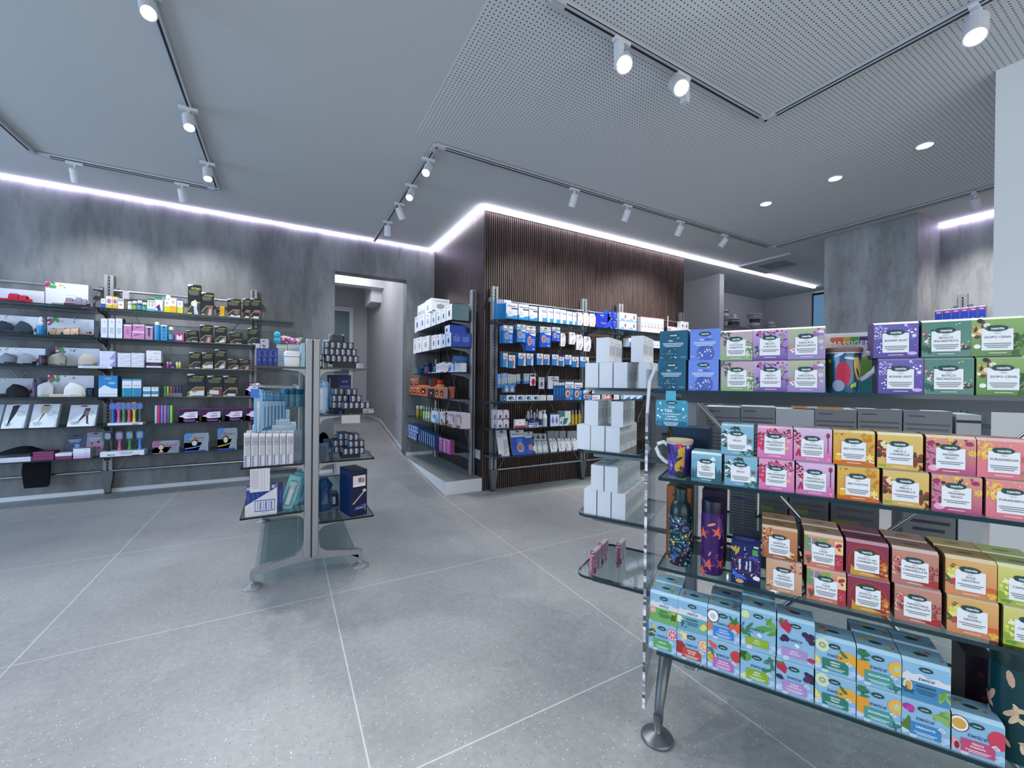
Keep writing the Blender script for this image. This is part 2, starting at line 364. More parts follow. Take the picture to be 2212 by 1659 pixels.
# ---------------------------------------------------------------- track lights
TRK = M('c0c3c8', .4, .2, name='track_white'); TRKS = M('14171f', .5)
def track(label, runs):
    t = bpy.data.objects.new('light_track', None); COL.objects.link(t); tag(t, label, 'light track', 'ceiling light tracks')
    mb = MB(); ms = MB()
    for (x0,y0,x1,y1) in runs:
        if x0 == x1: mb.box(x0-.018,x0+.018,y0,y1,ZC-.034,ZC-.0045,TRK); ms.box(x0-.006,x0+.006,y0+.08,y1-.08,ZC-.0355,ZC-.034,TRKS); ms.box(x0-.0185,x0-.018,y0+.08,y1-.08,ZC-.030,ZC-.022,TRKS)
        else: mb.box(x0,x1,y0-.018,y0+.018,ZC-.034,ZC-.0045,TRK); ms.box(x0+.08,x1-.08,y0-.006,y0+.006,ZC-.0355,ZC-.034,TRKS); ms.box(x0+.08,x1-.08,y0-.0185,y0-.018,ZC-.030,ZC-.022,TRKS)
    mb.build('rail', t); ms.build('slot', t)
track('square run of white light track above the left shelves', [(-.60,1.0,-.60,5.05),(-1.86,5.05,-.60,5.05),(-1.88,1.0,-1.88,5.05)])
track('white light track running back to the wall between concrete and dark wood', [(1.06,3.2,1.06,5.78)])
track('white light track bordering the perforated ceiling panel', [(1.06,3.2,5.88,3.2),(5.90,.6,5.90,3.2)])
track('white light track crossing the perforated ceiling panel overhead', [(1.15,1.69,3.02,1.69),(3.02,-.6,3.02,1.69)])
SB = M('d0d3d8', .4, name='lamp_white'); LENS = M('f4f7ff', emit=60, name='lamp_lens'); LENSD = M('30343a', .3)
def spot(x, y, aim, label, lit=1, r=.035, L=.092, group='track spotlights', power=40, side=(0,0), cone=95):
    t = bpy.data.objects.new('track_spotlight', None); COL.objects.link(t); t.location = (x,y,ZC-.034); tag(t, label, 'spotlight', group)
    d = Vector(aim).normalized(); 
    MB().box(-.055,.055,-.016,.016,-.02,0,SB).box(-.008,.008,-.008,.008,-.06,-.02,SB).build('adapter', t)
    if r > .04: MB().box(side[0]*-.4-.018,side[0]*-.4+.018,-.02,.02,-.165,-.015,SB).build('driver_box', t)
    up = -d; c = Vector((0,0,-.075))+Vector((side[0],side[1],0)); a = d.orthogonal().normalized(); b_ = d.cross(a)
    def ring(k, rr): return [c+d*k+a*(rr*cos(2*pi*j/20))+b_*(rr*sin(2*pi*j/20)) for j in range(20)]
    mb = MB(); mb.loft([ring(-.03,r*.7),ring(-.02,r),ring(L,r),ring(L,r*.86),ring(L-.02,r*.82)], SB, smooth=False); mb.build('lamp_body', t)
    MB().loft([ring(L-.012,r*.80),ring(L-.006,r*.80)], LENS if lit else LENSD).build('lens', t)
    li = bpy.data.lights.new('lamp','SPOT'); li.energy = power; li.spot_size = radians(cone); li.spot_blend = 1; li.shadow_soft_size = .05; li.color = (1,.985,.97)
    lo = bpy.data.objects.new('lamp', li); COL.objects.link(lo); lo.parent = t; lo.location = c+d*(L+.01)
    lo.rotation_euler = d.to_track_quat('-Z','Y').to_euler()
    return t
WP = 100
spot(-.60,2.63,(.25,-.75,-1),'white track spotlight nearest overhead at the top left',power=WP)
spot(-.60,3.62,(.15,-.5,-1),'middle lit spotlight on the left light track',power=WP)
spot(-.60,4.44,(.1,-.45,-1),'lit spotlight nearest the corner of the left light track',power=WP)
spot(-1.63,5.05,(0,.55,-1),'unlit-looking spotlight aimed at the concrete wall, left one of two',lit=0,power=WP*.6)
spot(-.88,5.05,(.1,.55,-1),'spotlight aimed at the concrete wall, right one of two',lit=0,power=WP*.6)
for i,(y,l) in enumerate(((3.40,1),(3.93,1),(4.40,0),(4.97,0))):
    spot(1.06,y,((-.45,-.6,-1),(-.4,-.6,-1),(.55,.3,-1),(.1,.5,-1))[i],'spotlight on the track leading to the wall corner, %s from the front'%('nearest',ORD[1],ORD[2],'farthest')[i],lit=l,power=WP*.45)
for i,x in enumerate((2.47,3.18,4.02,4.86)): spot(x,3.2,(0.05 if i<3 else -.4,.62,-1),'small white spotlight facing the slatted wall, %s'%ordn(i,4),lit=0,power=WP*.75)
spot(1.62,1.69,(-.65,-.75,-1),'bright spotlight overhead on the perforated panel, left one of two',power=WP*.6,side=(.045,.03),r=.046,L=.12)
spot(2.13,1.69,(-.55,-.85,-1),'bright spotlight overhead on the perforated panel, right one of two',power=WP*.6,side=(-.055,.0),r=.046,L=.12)
spot(3.02,.66,(-.6,-.1,-1),'glaring spotlight at the top right corner beside the white column',power=WP*.9,cone=150,r=.046,L=.12)
spot(5.90,1.28,(.7,.0,-1),'white spotlight on the track end beside the white column',lit=0,power=WP*.7)
for i,y in enumerate((2.474,1.851,1.244)):
    t = MB().lathe([(.06,0),(.06,-.006),(.05,-.008),(.048,-.004)], SB, 24).lathe([(.047,-.007),(.047,-.0075)], M('ffffff', emit=30, name='downlight_glow'), 24).build('recessed_downlight', loc=(4.455,y,ZC-.004)); tag(t,'round recessed downlight in the perforated ceiling, %s'%('farthest','middle','nearest')[i],'downlight','recessed downlights')
    li = bpy.data.lights.new('lamp','SPOT'); li.energy = 90; li.spot_size = radians(110); li.spot_blend = .8; li.shadow_soft_size = .05
    lo = bpy.data.objects.new('lamp', li); COL.objects.link(lo); lo.parent = t; lo.location = (0,0,-.02)
t = MB().lathe([(.09,0),(.09,-.012),(.08,-.014)], SB, 24).lathe([(.079,-.014),(.079,-.0145)], M('f6f2ff', emit=8, name='passage_fill_glow'), 24).build('passage_fill_lamp', loc=(.75,6.9,3.08)); tag(t,'round ceiling lamp inside the passage behind the concrete wall','ceiling lamp')  # added lamp, hidden above the opening, to brighten the passage
li = bpy.data.lights.new('lamp','POINT'); li.energy = 26; li.shadow_soft_size = .08; li.color = (.96,.95,1)
lo = bpy.data.objects.new('lamp', li); COL.objects.link(lo); lo.parent = t; lo.location = (0,0,-.12)
# daylight from the shop front at left, plus added fill behind the camera
def area(loc, rot, sx_, sy_, e, col):
    li = bpy.data.lights.new('daylight_and_fill','AREA'); li.shape='RECTANGLE'; li.size=sx_; li.size_y=sy_; li.energy=e; li.color=col
    o = bpy.data.objects.new('daylight_and_fill', li); COL.objects.link(o); o.location=loc; o.rotation_euler=rot; return o
area((-5.6,2.6,1.5), (radians(90),0,radians(-90)), 4.5, 2.6, 200, (.5,.72,1))
area((.5,-3.0,1.7), (radians(90),0,0), 6, 2.6, 95, (.95,.97,1))  # fill light added to brighten the box faces
w = bpy.data.worlds.new('world'); SC.world = w; w.use_nodes = True; w.node_tree.nodes['Background'].inputs[0].default_value = (.86,.9,.94,1); w.node_tree.nodes['Background'].inputs[1].default_value = .5
# ================================================================ shelving
def E_(name, loc, rz, label, cat, group=None):
    t = bpy.data.objects.new(name, None); COL.objects.link(t); t.location = loc; t.rotation_euler[2] = rz; tag(t, label, cat, group); return t
def pane(t, poly, z, th=.010, name='glass_shelf', edge=EDGE, mat=GLASS):
    mb = MB(); lo = [(x,y,z-th) for x,y in poly]; hi = [(x,y,z) for x,y in poly]; n = len(poly)
    mb.add(hi, [tuple(range(n))], mat); mb.add(lo, [tuple(range(n))[::-1]], mat)
    mb.add(lo+hi, [(j,(j+1)%n,n+(j+1)%n,n+j) for j in range(n)], edge)
    return mb.build(name, t)
def rectp(x0,x1,y0,y1): return [(x0,y0),(x1,y0),(x1,y1),(x0,y1)]
def upright(t, x, y, z0, z1, w=.075, d=.05, foot=.24):
    mb = MB(); mb.box(x-w/2,x+w/2,y+.012,y+d,z0+foot*.9,z1,ALU); 
    for s in (-1,1): mb.box(x+s*w*.31-w*.17,x+s*w*.31+w*.17,y,y+.012,z0+foot*.9,z1,ALU,0)
    u = mb.build('upright', t)
    ms = MB(); z = z0+foot
    while z < z1-.03: ms.box(x-.005,x+.005,y+.006,y+.0119,z,z+.022,SLOT); z += .034
    ms.build('slots', u)
    if foot > .1:
        mf_ = MB(); mf_.loft([[(x-a/2,y-.008,z),(x+a/2,y-.008,z),(x+a/2,y+d,z),(x-a/2,y+d,z)] for a,z in ((w*.55,z0+.012),(w*.62,z0+.03),(w*1.15,z0+foot*.75),(w*1.15,z0+foot))], ALUD)
        mf_.box(x-w*.3,x+w*.3,y,y+.04,z0,z0+.012,BLK); mf_.build('foot', u)
def shelving(S, label, posts, zt, spans, shelves, yb, z0=0, rods=True, braces=(), brk=True):
    t = E_('shelving_unit', S.W(0,0,0), S.a, label, 'shelving')
    for x in posts: upright(t, x, yb, z0, zt)
    for (a,b) in spans:
        for z in (zt-.16, z0+.24):
            MB().tube([(a,yb-.01,z),(b,yb-.01,z)], .013, CHROME).build('crossbar', t)
        for q in ((zt-.16,z0+.24),(z0+.24,zt-.16)):
            MB().tube([(a+.03,yb+.012,q[0]),(b-.03,yb+.012,q[1])], .004, ALU, 6).build('brace_rod', t)
    for x in posts:
        MB().box(x-.075,x-.04,yb+.0,yb+.03,zt-.18,zt-.13,ALUD).box(x+.04,x+.075,yb,yb+.03,zt-.18,zt-.13,ALUD).build('rail_clamp', t)
    for (poly, z) in shelves:
        pane(t, poly, z)
        xs = [p[0] for p in poly]; ys = [p[1] for p in poly]
        MB().box(min(xs)+.02,max(xs)-.02,max(ys)-.09,max(ys)-.055,z-.036,z-.0105,RAIL).build('shelf_rail', t)
        for x in posts:
            if min(xs)-.1 <= x <= max(xs)+.1:
                mb = MB(); xx = min(max(x,min(xs)+.01),max(xs)-.01)
                mb.loft([[(xx-.004,yy,z-.0105-hh),(xx+.004,yy,z-.0105-hh),(xx+.004,yy,z-.0105),(xx-.004,yy,z-.0105)] for yy,hh in ((yb,.075),(yb-.06,.04),(min(ys)+.08,.012))], ALUD); mb.build('shelf_bracket', t)
    return t
ZL = (1.895,1.602,1.318,1.022,.738,.430)
SL = Frm(0,5.43,0,dict(enumerate(ZL)))
sh = []
for i,z in enumerate(ZL):
    sh.append((rectp(-2.86,-1.605,0,.33), z)); sh.append((rectp(-1.597,(.105 if i == 0 else -.24 if i in (1,) else -.30 if i else 0),0,.33), z))
shelving(SL, 'tall metal shelving with glass shelves along the grey concrete wall', (-2.87,-1.60,-.325), 2.28, ((-2.83,-1.64),(-1.56,-.36)), sh, .335)
# slatted wall
ZS = (1.872,1.01,.722,.43)
SS = Frm(0,3.72,0)
ch = lambda x0,x1: [(x0,.12),(x0+.10,0),(x1,0),(x1,.33),(x0,.33)]
shs = [(ch(1.93,3.285),ZS[0]),(rectp(3.29,5.12,0,.33),ZS[0])]
for z in ZS[1:]: shs += [(ch(1.88,3.285),z),(rectp(3.29,5.12,0,.33),z)]
uS = shelving(SS, 'metal shelving with glass shelves and hooks in front of the slatted wooden wall', (2.03,3.285,3.90,5.12), 2.265, ((2.07,3.25),(3.32,3.87),(3.93,5.08)), shs, .30)
for z in (1.74,1.53,1.475,1.235): MB().box(2.05,5.1,.20,.225,z-.012,z+.012,ALUD).build('hook_bar', uS)
# corner unit on the platform
SA = Frm(1.53,4.26,-pi/2)
sha = [(rectp(-1.28,-.02,.06,.34),1.89),(rectp(-1.28,0,.05,.34),1.595),(rectp(-1.27,0,.02,.34),1.31)]+[([(-1.52,0),(-.10,0),(0,.10),(0,.34),(-1.52,.34)],z) for z in (1.02,.722,.418)]
tA = E_('shelving_unit', SA.W(0,0,0), SA.a, 'metal shelving with glass shelves on the raised platform beside the dark wood', 'shelving')
def fatpost(t, x, y, z0, z1):
    mb = MB(); mb.box(x-.03,x+.03,y-.03,y+.03,z0,z1,ALU,.008); 
    mb.box(x-.0315,x-.03,y-.006,y+.006,z0+.02,z1-.02,SLOT); mb.box(x+.03,x+.0315,y-.006,y+.006,z0+.02,z1-.02,SLOT); mb.build('upright', t)
fatpost(tA, -.02, .345, .145, 2.255); fatpost(tA, -1.25, .345, .145, 2.255)
for z in (2.1,.32): MB().tube([(-1.22,.35,z),(-.05,.35,z)], .012, CHROME).build('crossbar', tA)
MB().tube([(-1.2,.36,2.05),(-.06,.36,.35)], .004, ALU, 6).build('brace_rod', tA); MB().tube([(-1.2,.36,.35),(-.06,.36,2.05)], .004, ALU, 6).build('brace_rod', tA)
for poly,z in sha:
    pane(tA, poly, z, edge=EDGEB)
    for x in (-.03,-1.2):
        MB().loft([[(x-.004,yy,z-.0105-hh),(x+.004,yy,z-.0105-hh),(x+.004,yy,z-.0105),(x-.004,yy,z-.0105)] for yy,hh in ((.315,.07),(.25,.035),(.09,.01))], ALUD).build('shelf_bracket', tA)
# right recess wall shelving (only its top shows above the tea cartons)
SR = Frm(6.8-.36,1.7,-pi/2)
tR = shelving(SR, 'metal shelving against the recess wall right of the concrete pillar', (SR.hit(2079,660,.31)[0],), 2.27, (), [(rectp(-.02,1.5,0,.33),z) for z in (1.875,1.42,1.1,.8,.45)], .31)
# ---------------------------------------------------------------- gondola in the middle of the floor
tG = E_('gondola_stand', (.153,2.745,0), 0, 'free-standing metal gondola with glass shelves on disc feet in mid floor', 'display stand')
def gpost(y):
    mb = MB(); mb.box(-.0385,-.003,y,y+.07,.125,1.452,ALU,.004); mb.box(.003,.0385,y,y+.07,.125,1.452,ALU,.004); mb.box(-.003,.003,y+.006,y+.064,.125,1.445,SLOT)
    u = mb.build('upright', tG)
    prof = [(-.315,.045),(-.315,.10),(-.29,.112),(-.08,.175),(-.048,.20),(-.04,.235),(.04,.235),(.048,.20),(.075,.185),(.275,.112),(.30,.10),(.30,.045),(.275,.045),(.27,.078),(.06,.105),(-.06,.105),(-.28,.078),(-.285,.045)]
    prof = [(-.315,.05),(-.315,.098),(-.285,.112),(-.085,.15),(-.05,.175),(-.04,.215),(.04,.215),(.05,.175),(.085,.15),(.27,.118),(.30,.105),(.30,.05),(.28,.05),(.275,.088),(.05,.11),(-.05,.11),(-.285,.078),(-.29,.05)]
    mb = MB(); A_ = [(x,y+.012,z-.0) for x,z in prof]; B_ = [(x,y+.058,z-.0) for x,z in prof]; n = len(prof)
    mb.add(A_+B_, [(j,(j+1)%n,n+(j+1)%n,n+j) for j in range(n)], ALU)
    for seq in ((0,1,2,15,16,17),(2,3,14,15),(3,4,5,6,7,8,13,14),(8,9,12,13),(9,10,11,12)):
        mb.add([A_[j] for j in seq], [tuple(range(len(seq)))], ALU); mb.add([B_[j] for j in seq], [tuple(range(len(seq)))[::-1]], ALU)
    f_ = mb.build('foot_bar', tG)
    for x in (-.303,.29):
        MB().lathe([(.012,.055),(.012,.03),(.016,.026),(.05,.012),(.052,.008),(.052,0)][::-1], ALU, 24, c=(x,y+.035,0)).lathe([(.009,.03),(.009,.09)], ALUD, 10, c=(x,y+.035,0)).build('disc_foot', f_)
gpost(0); gpost(1.27)
pane(tG, rectp(-.27,.255,.06,1.28), .119, th=.006, edge=M('5a7a80',.2), mat=clear('floor_glass', 'eef4f4', .04))
MB().box(-.004,.004,.07,1.27,.13,1.38,TEAL).build('glass_divider', tG)
for s in (-1,1):
    zs = (.418,.705,1.0,1.283) if s < 0 else (.332,.705,.993,1.283)
    for i,z in enumerate(zs):
        if s < 0 and i == 2: 
            MB().box(-.30,-.05,.95,1.25,z-.01,z,GLASS).build('glass_shelf', tG); continue
        w = .365 if i < 3 else (.30 if s < 0 else .315)
        x0, x1 = (-w,-.052) if s < 0 else (.052,w)
        pane(tG, rectp(x0,x1,.0,1.34), z, edge=EDGEB)
        for y in (.035,1.305):
            e0, e1 = (-.05,-.20) if s < 0 else (.05,.20)
            MB().loft([[(xx,y-.02,z-.012-hh),(xx,y+.02,z-.012-hh),(xx,y+.02,z-.0115),(xx,y-.02,z-.0115)] for xx,hh in ((e0*.8,.05),(e0*1.1,.026),(e0*1.6,.014),(e1*.8,.004))], ALU).build('shelf_bracket', tG)
# ---------------------------------------------------------------- right tea display (local frame ST) with end cap
ST = Frm(1.076,.931,radians(119.19-180))
ZT = (1.182,.896,.603,.323)
tT = E_('tea_display_stand', ST.W(0,0,0), ST.a, 'large glass-shelved display stand full of tea cartons at right', 'display stand')
for z in ZT:
    pane(tT, rectp((-.02 if z > 1.1 else 0),1.62,0,.36), z, th=.011); pane(tT, rectp(.12,1.62,.44,.80), z, th=.011)
    MB().box(.02,1.6,.30,.335,z-.05,z-.0115,RAIL).build('shelf_rail', tT)
def rpost(x):
    MB().box(x-.02,x+.02,.37,.43,.06,1.3,ALU,.004).build('upright', tT)
rpost(.05); rpost(1.02)
MB().tube([(.06,.355,1.15),(.5,.355,.62),(.95,.355,.08)], .008, CHROME).build('brace_rod', tT); MB().tube([(1.0,.362,1.15),(.5,.362,.57),(.08,.362,.08)], .008, CHROME).build('brace_rod', tT)
for x in (.0,1.02):
    mb = MB(); R = []
    for (yy,z,a,c) in ((.05,.06,.014,.02),(.052,.10,.015,.022),(.10,.16,.019,.03),(.20,.25,.026,.04),(.30,.305,.03,.05),(.40,.31,.03,.05)):
        q = []
        for j in range(12):
            t_ = 2*pi*j/12; q.append((x+a*cos(t_), yy, z+c*sin(t_)))
        R.append(q)
    mb.loft(R, ALUD, smooth=True)
    lg = mb.build('leg', tT)
    MB().lathe([(.052,0),(.053,.006),(.048,.012),(.016,.024),(.012,.028),(.012,.08)], ALUD, 28, c=(x-.004,.046,0)).build('disc_foot', lg)
mb = MB(); mb.box(-.043,-.035,0,.34,.115,1.25,ACRY); mb.build('acrylic_side_panel', tT)
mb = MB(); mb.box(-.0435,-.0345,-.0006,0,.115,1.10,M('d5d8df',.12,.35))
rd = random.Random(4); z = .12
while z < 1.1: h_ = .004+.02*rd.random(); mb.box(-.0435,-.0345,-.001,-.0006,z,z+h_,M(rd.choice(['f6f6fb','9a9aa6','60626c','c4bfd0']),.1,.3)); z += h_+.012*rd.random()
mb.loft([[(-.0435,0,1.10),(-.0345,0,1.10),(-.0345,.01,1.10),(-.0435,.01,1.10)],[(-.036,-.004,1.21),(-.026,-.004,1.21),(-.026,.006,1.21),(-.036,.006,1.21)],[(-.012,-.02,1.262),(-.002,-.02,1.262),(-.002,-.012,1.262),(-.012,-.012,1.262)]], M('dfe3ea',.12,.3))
mb.build('panel_edge', tT)
# end cap: rounded glass shelves left of the acrylic panel
def rounded(x0,x1,y0,y1,r):
    P = []
    for j in range(7): a = pi*1.5-j*pi/12; P.append((x0+r+r*cos(a), y0+r+r*sin(a)))
    for j in range(7): a = pi-j*pi/12; P.append((x0+r+r*cos(a), y1-r+r*sin(a)))
    P += [(x1,y1),(x1,y0)]
    return P[::-1]
tE = E_('end_cap_shelf', ST.W(-.12,.37,0), ST.a, 'rounded glass end shelves of the right stand holding plain white cartons', 'display stand')
for z in ZT: 
    pane(tE, [(x+.12,y-.37) for x,y in rounded(-.445,-.125,.37,.80,.055)], z, th=.012)
for z in ZT: MB().box(-.25,.15,.03,.045,z-.03,z-.0125,ALUD).build('shelf_bracket', tE)
# ================================================================ tea cartons
G_ = '1f4a4c'
def panel(lines, kind='INFUSO', n=3):
    s = 'r,.2,.15,.79,.71,e6e8ea;e,.5,.73,.2,.085,%s;e,.37,.735,.09,.075,%s;T,.5,.735,.085,f4f6f6,neavita;r,.38,.685,.62,.69,c9d6d4;t,.5,.6,.035,55585c,%s' % (G_, G_, kind)
    zs = [.5] if len(lines) == 1 else [.53,.44]
    for l,z in zip(lines, zs): s += ';t,.5,%g,.082,4b4e53,%s,.52' % (z, l)
    return s + ';l,.24,.75,.33,%d,.05,70747a;l,.28,.72,.08,1,.045,e8dfe0' % n
TEA = {
 'cocc': ('8bb079>caa6bd', 'f,1,26,.02,.55,.3,.97,.055,3d4440/5d6a58/2f3a36/8a8f86;f,2,22,.80,.1,.98,.6,.05,2c4a38/4f7a58/dfe8d8;k,3,5,.8,.12,.97,.5,.02,f2f2ea', ['COCCOLA','DIGESTIVA'],'TISANA'),
 'frut': ('6a4a9c>cdb2e0', 'k,4,26,.12,.78,.95,.96,.032,3a2860/c04a78/7a3a68/26223e;k,5,24,.8,.2,.98,.8,.035,a83a68/5a3a80/7fae4a/8a5ab0;f,6,10,.02,.1,.16,.5,.05,3a2a70/9ac07a/4a3a80', ['FRUTTI','di BOSCO'],'INFUSO'),
 'deli': ('9a80c4>b4c08e', 'k,7,14,.68,.72,.98,.96,.045,a86aa8/c04a80/e8d8ee/8a70c0;w,.16,.3,.1,5,f4f2f6,6a4a9c;w,.88,.55,.07,5,f0e6f2,b03a78;w,.9,.36,.06,5,d0b8e0;e,.1,.4,.07,.07,d08a6a;k,8,8,.8,.1,.98,.5,.02,b090d0', ['DELICATA','REGOLARITÀ'],'TISANA'),
 'bonn': ('56479c>6a5cb0', 'k,9,60,.02,.55,.3,.95,.018,d8d4f0/c4bce8;k,10,9,.7,.55,.97,.95,.03,8a7ecc/f0eef8;k,10,9,.7,.25,.97,.95,.012,f4f2fb/d8d0f4;w,.9,.62,.06,8,e8e4f8,fffbe0;k,11,6,.05,.1,.25,.5,.02,f0eefa;e,.86,.12,.11,.05,c8b4e4', ['BONNE NUIT'],'TISANA'),
 'bosc': ('5a8a7c>4e8474', 'k,12,20,.04,.15,.22,.75,.032,a83a58/e8e0d0/2f5a48/c04a70;f,13,12,.02,.05,.3,.3,.07,2a5448/356355;e,.88,.24,.11,.06,2c3f38;k,14,10,.8,.24,.97,.36,.025,b04a68/c8b890/3f6048;k,15,5,.7,.4,.95,.95,.015,d8ecd8', ['BOSCO','INCANTATO'],'INFUSO'),
 'dopo': ('5c8a44>8fb468', 'k,16,26,.02,.5,.28,.96,.05,5a4438/c8a45a/3a2c2a/e8e0d8;w,.3,.82,.08,9,f4f4ee,e0b040;w,.2,.68,.08,9,f4f4ee,e0b040;e,.12,.26,.07,.06,eceee6;f,17,14,.78,.05,.98,.6,.07,2f5030/446838', ['DOPO CENA'],'TISANA'),
 'resp': ('3f7f95>8cc0d4', 'p,6fa4b8,0,.75,.2,.8,.5,.72,.72,.9,1,.7,1,.4,0,.4;p,dcecf2,.6,.78,.72,.92,.82,.8,.72,.76;p,2c6070,.66,0,.8,.62,.95,0;p,2c6070,.8,0,.92,.5,1,.3,1,0;p,2c6070,0,.1,.06,.52,.13,.1;p,34687a,.1,.1,.17,.55,.24,.1', ['RESPIRO','LIBERO'],'TISANA'),
 'rela': ('6aaac8>86bcd4', 'f,18,34,.03,.25,.24,.85,.06,24483e/eef2ec/2f5a4a;f,19,14,.3,.86,.6,.96,.05,2a4a44;w,.88,.5,.1,9,8a7a74,4a3a3c;w,.86,.28,.12,7,eef2f0;f,20,12,.62,.02,.98,.22,.08,2f5a44/44705a', ['RELAX'],'TISANA'),
 'mela': ('e070b0>f2a0c8', 'k,21,12,.02,.3,.2,.8,.06,d0365c/c02c50;k,22,6,.3,.85,.6,.93,.05,d0365c/e2506c;f,23,34,.0,.6,.95,.96,.05,6a3040/8a3a50/3a4438;e,.88,.58,.055,.055,f0b488;e,.84,.36,.055,.055,f0b488', ['MELAGRANA','e ARANCIA'],'INFUSO'),
 'frag': ('d870b0>e6c4e4', 'k,24,20,.02,.45,.2,.95,.035,c0304c/a82a58/38303c;p,b02a40,.04,.14,.12,.38,.16,.38,.2,.14,.14,.16,.12,.26,.1,.15;e,.12,.46,.04,.05,e8b490;e,.9,.84,.05,.08,8a3a50;r,.89,.3,.91,.82,4a2a50;k,25,18,.82,.05,.98,.22,.02,e04a90/f09ac0;l,.84,.96,.3,4,.05,e06aa0', ['FRAGOLE e','CHAMPAGNE'],'INFUSO'),
 'beep': ('e08a2c>e8b848', 'e,.14,.22,.09,.13,e8b828;e,.14,.31,.08,.03,f4e0c0;w,.88,.26,.11,6,f2dc80;w,.92,.1,.08,5,f4ece8,7a3a30;p,d06a20,0,0,1,0,1,.1,.5,.16,0,.1;k,26,8,.04,.6,.3,.94,.018,7a4a1c/e8d8a0;f,27,8,.7,.6,.95,.95,.07,d08a24/c47c1c;p,5f9a3a,.84,.5,.92,.42,.9,.5', ['BEE POSITIVE'],'TISANA'),
 'meca': ('e0b050>e8c468', 'k,28,14,.02,.3,.2,.8,.06,7a3038/9a4038/3a4038;k,29,6,.05,.6,.2,.85,.05,3c4438/e8d8a0;f,30,12,.7,.05,.98,.4,.09,5a2c24/7a3a28;k,31,5,.8,.3,.97,.55,.05,8a4030/3c5040;r,.04,.06,.2,.12,7ab038', ['MELA e','CANNELLA'],'INFUSO'),
 'pens': ('b84078>e8a47a', 'k,32,18,.03,.7,.95,.95,.045,a02a68/3a3440/e8b060/4a5a40;e,.11,.84,.07,.06,a82a6c;e,.87,.85,.08,.06,a02a68;w,.93,.6,.11,9,ecc06a,e0a04a;w,.5,.95,.1,8,efc070;f,33,16,.02,.25,.2,.7,.08,7a4a60/c8789a;e,.15,.14,.11,.09,e8a8c0;k,34,8,.1,.1,.4,.2,.03,f4d8e4', ['PENSIERI','FELICI'],'INFUSO'),
 'pura': ('e87080>ec8a88', 'k,35,70,.0,.5,.34,.98,.03,ecc04a/e8a858/f0d070;k,36,30,.3,.5,.97,.98,.012,f0b060/f4d0a0;f,37,14,.82,.05,.99,.8,.08,c8787a/b86a60/8aa070', ['PURAENERGIA'],'TISANA'),
 'arca': ('a85c34>cc8854', 'k,38,40,.0,.5,.3,.98,.028,8a4a28/e0c0a0/7a3a20;e,.8,.2,.07,.13,d8b090;k,39,12,.68,.04,.97,.25,.035,e8c888/8a5a28;p,8a5020,.6,.05,.95,.02,.97,.08,.62,.14', ['ARANCIA','e CANNELLA'],'INFUSO'),
 'arze': ('d09870>dca988', 'k,40,18,.65,.7,.98,.98,.03,7a4430/b07850;e,.14,.2,.12,.09,b88058;k,41,12,.04,.12,.24,.32,.03,e8c8a0/8a4a30;r,.13,0,.16,.12,a8704c', ['ARANCIA','e ZENZERO'],'INFUSO'),
 'casa': ('d8745c>dfa27c', 'r,.02,.45,.36,.9,8a8486;r,.03,.68,.35,.7,d8d0c8;r,.18,.45,.2,.9,d8d0c8;r,0,.5,.1,.95,6a9a58;k,42,8,.42,.8,.62,.92,.05,7aaa5a;r,.8,0,1,.5,b03848;r,.78,.5,1,.9,e8c890;k,43,6,.84,.55,.96,.8,.05,a83040;k,44,10,.82,.1,.98,.45,.02,d86a70;e,.12,.3,.09,.04,c04a50;p,5a5a40,.04,.28,.2,.28,.12,.06', ['CASA','DOLCE CASA'],'INFUSO'),
 'fuoc': ('7c2238>8c2c46', 'e,.5,.45,.46,.46,a04038;e,.5,.43,.42,.43,8a2c38;p,c8922c,.1,0,.12,.3,.2,.2,.24,.42,.34,.2,.8,.08,.85,0;k,45,22,.78,.1,.96,.55,.045,c87038/e0a050/a85030;p,c0602c,.6,0,1,.1,1,0', ['FUOCO del','CAMINETTO'],'INFUSO'),
 'mand': ('b87060>c88a74', 'f,46,22,.02,.3,.22,.85,.07,8a3040/c86a60/e0b0a0;f,47,14,.78,.25,.98,.6,.05,8a3040/a84048;p,a83438,.55,.08,1,.02,1,.24,.85,.22', ['MANDORLE','CARAMELLATE'],'INFUSO'),
 'sole': ('dc8450>e4b464', 'f,48,24,.03,.3,.3,.92,.07,4a5a34/607040;k,49,12,.05,.35,.25,.8,.06,e8dc84/d4cc5c;e,.18,.36,.08,.09,c03a58;e,.9,.22,.14,.12,d06038;k,50,10,.8,.06,.98,.18,.04,e8b84c/d8a040', ['SOLE','DENTRO'],'INFUSO'),
 'camo': ('a8b828>e0d878', 'f,51,20,.02,.1,.3,.5,.08,8aa838/c8d060;k,52,14,.02,.2,.3,.7,.04,d8dc70/f0ecc0;r,.06,.06,.24,.13,5c9a38', ['CAMOMILLA'],'TISANA'),
}
TEAD = {'tflu': ('175a78', 'e,.36,.2,.27,.25,134e68;k,60,14,.14,.04,.6,.38,.018,e8f2f0/a8c8c8;r,-.0,.08,.14,.1,7ab0c0;l,.76,.95,.12,2,.04,7ab0c0', 'FLU', '2c7c98', '62b4cc'),
        'tref': ('6a88d8', 'e,.52,.2,.3,.28,4a66b4;p,3f5ab0,.28,.34,.34,.42,.5,.46,.5,.36,.38,.28;k,61,22,.24,.06,.78,.42,.024,dfe6f8/2a3c80/f0f4fc/c06a90;l,.02,.14,.12,2,.03,c0d0f4', 'REFLU', '2f428c', 'b8ccf8')}
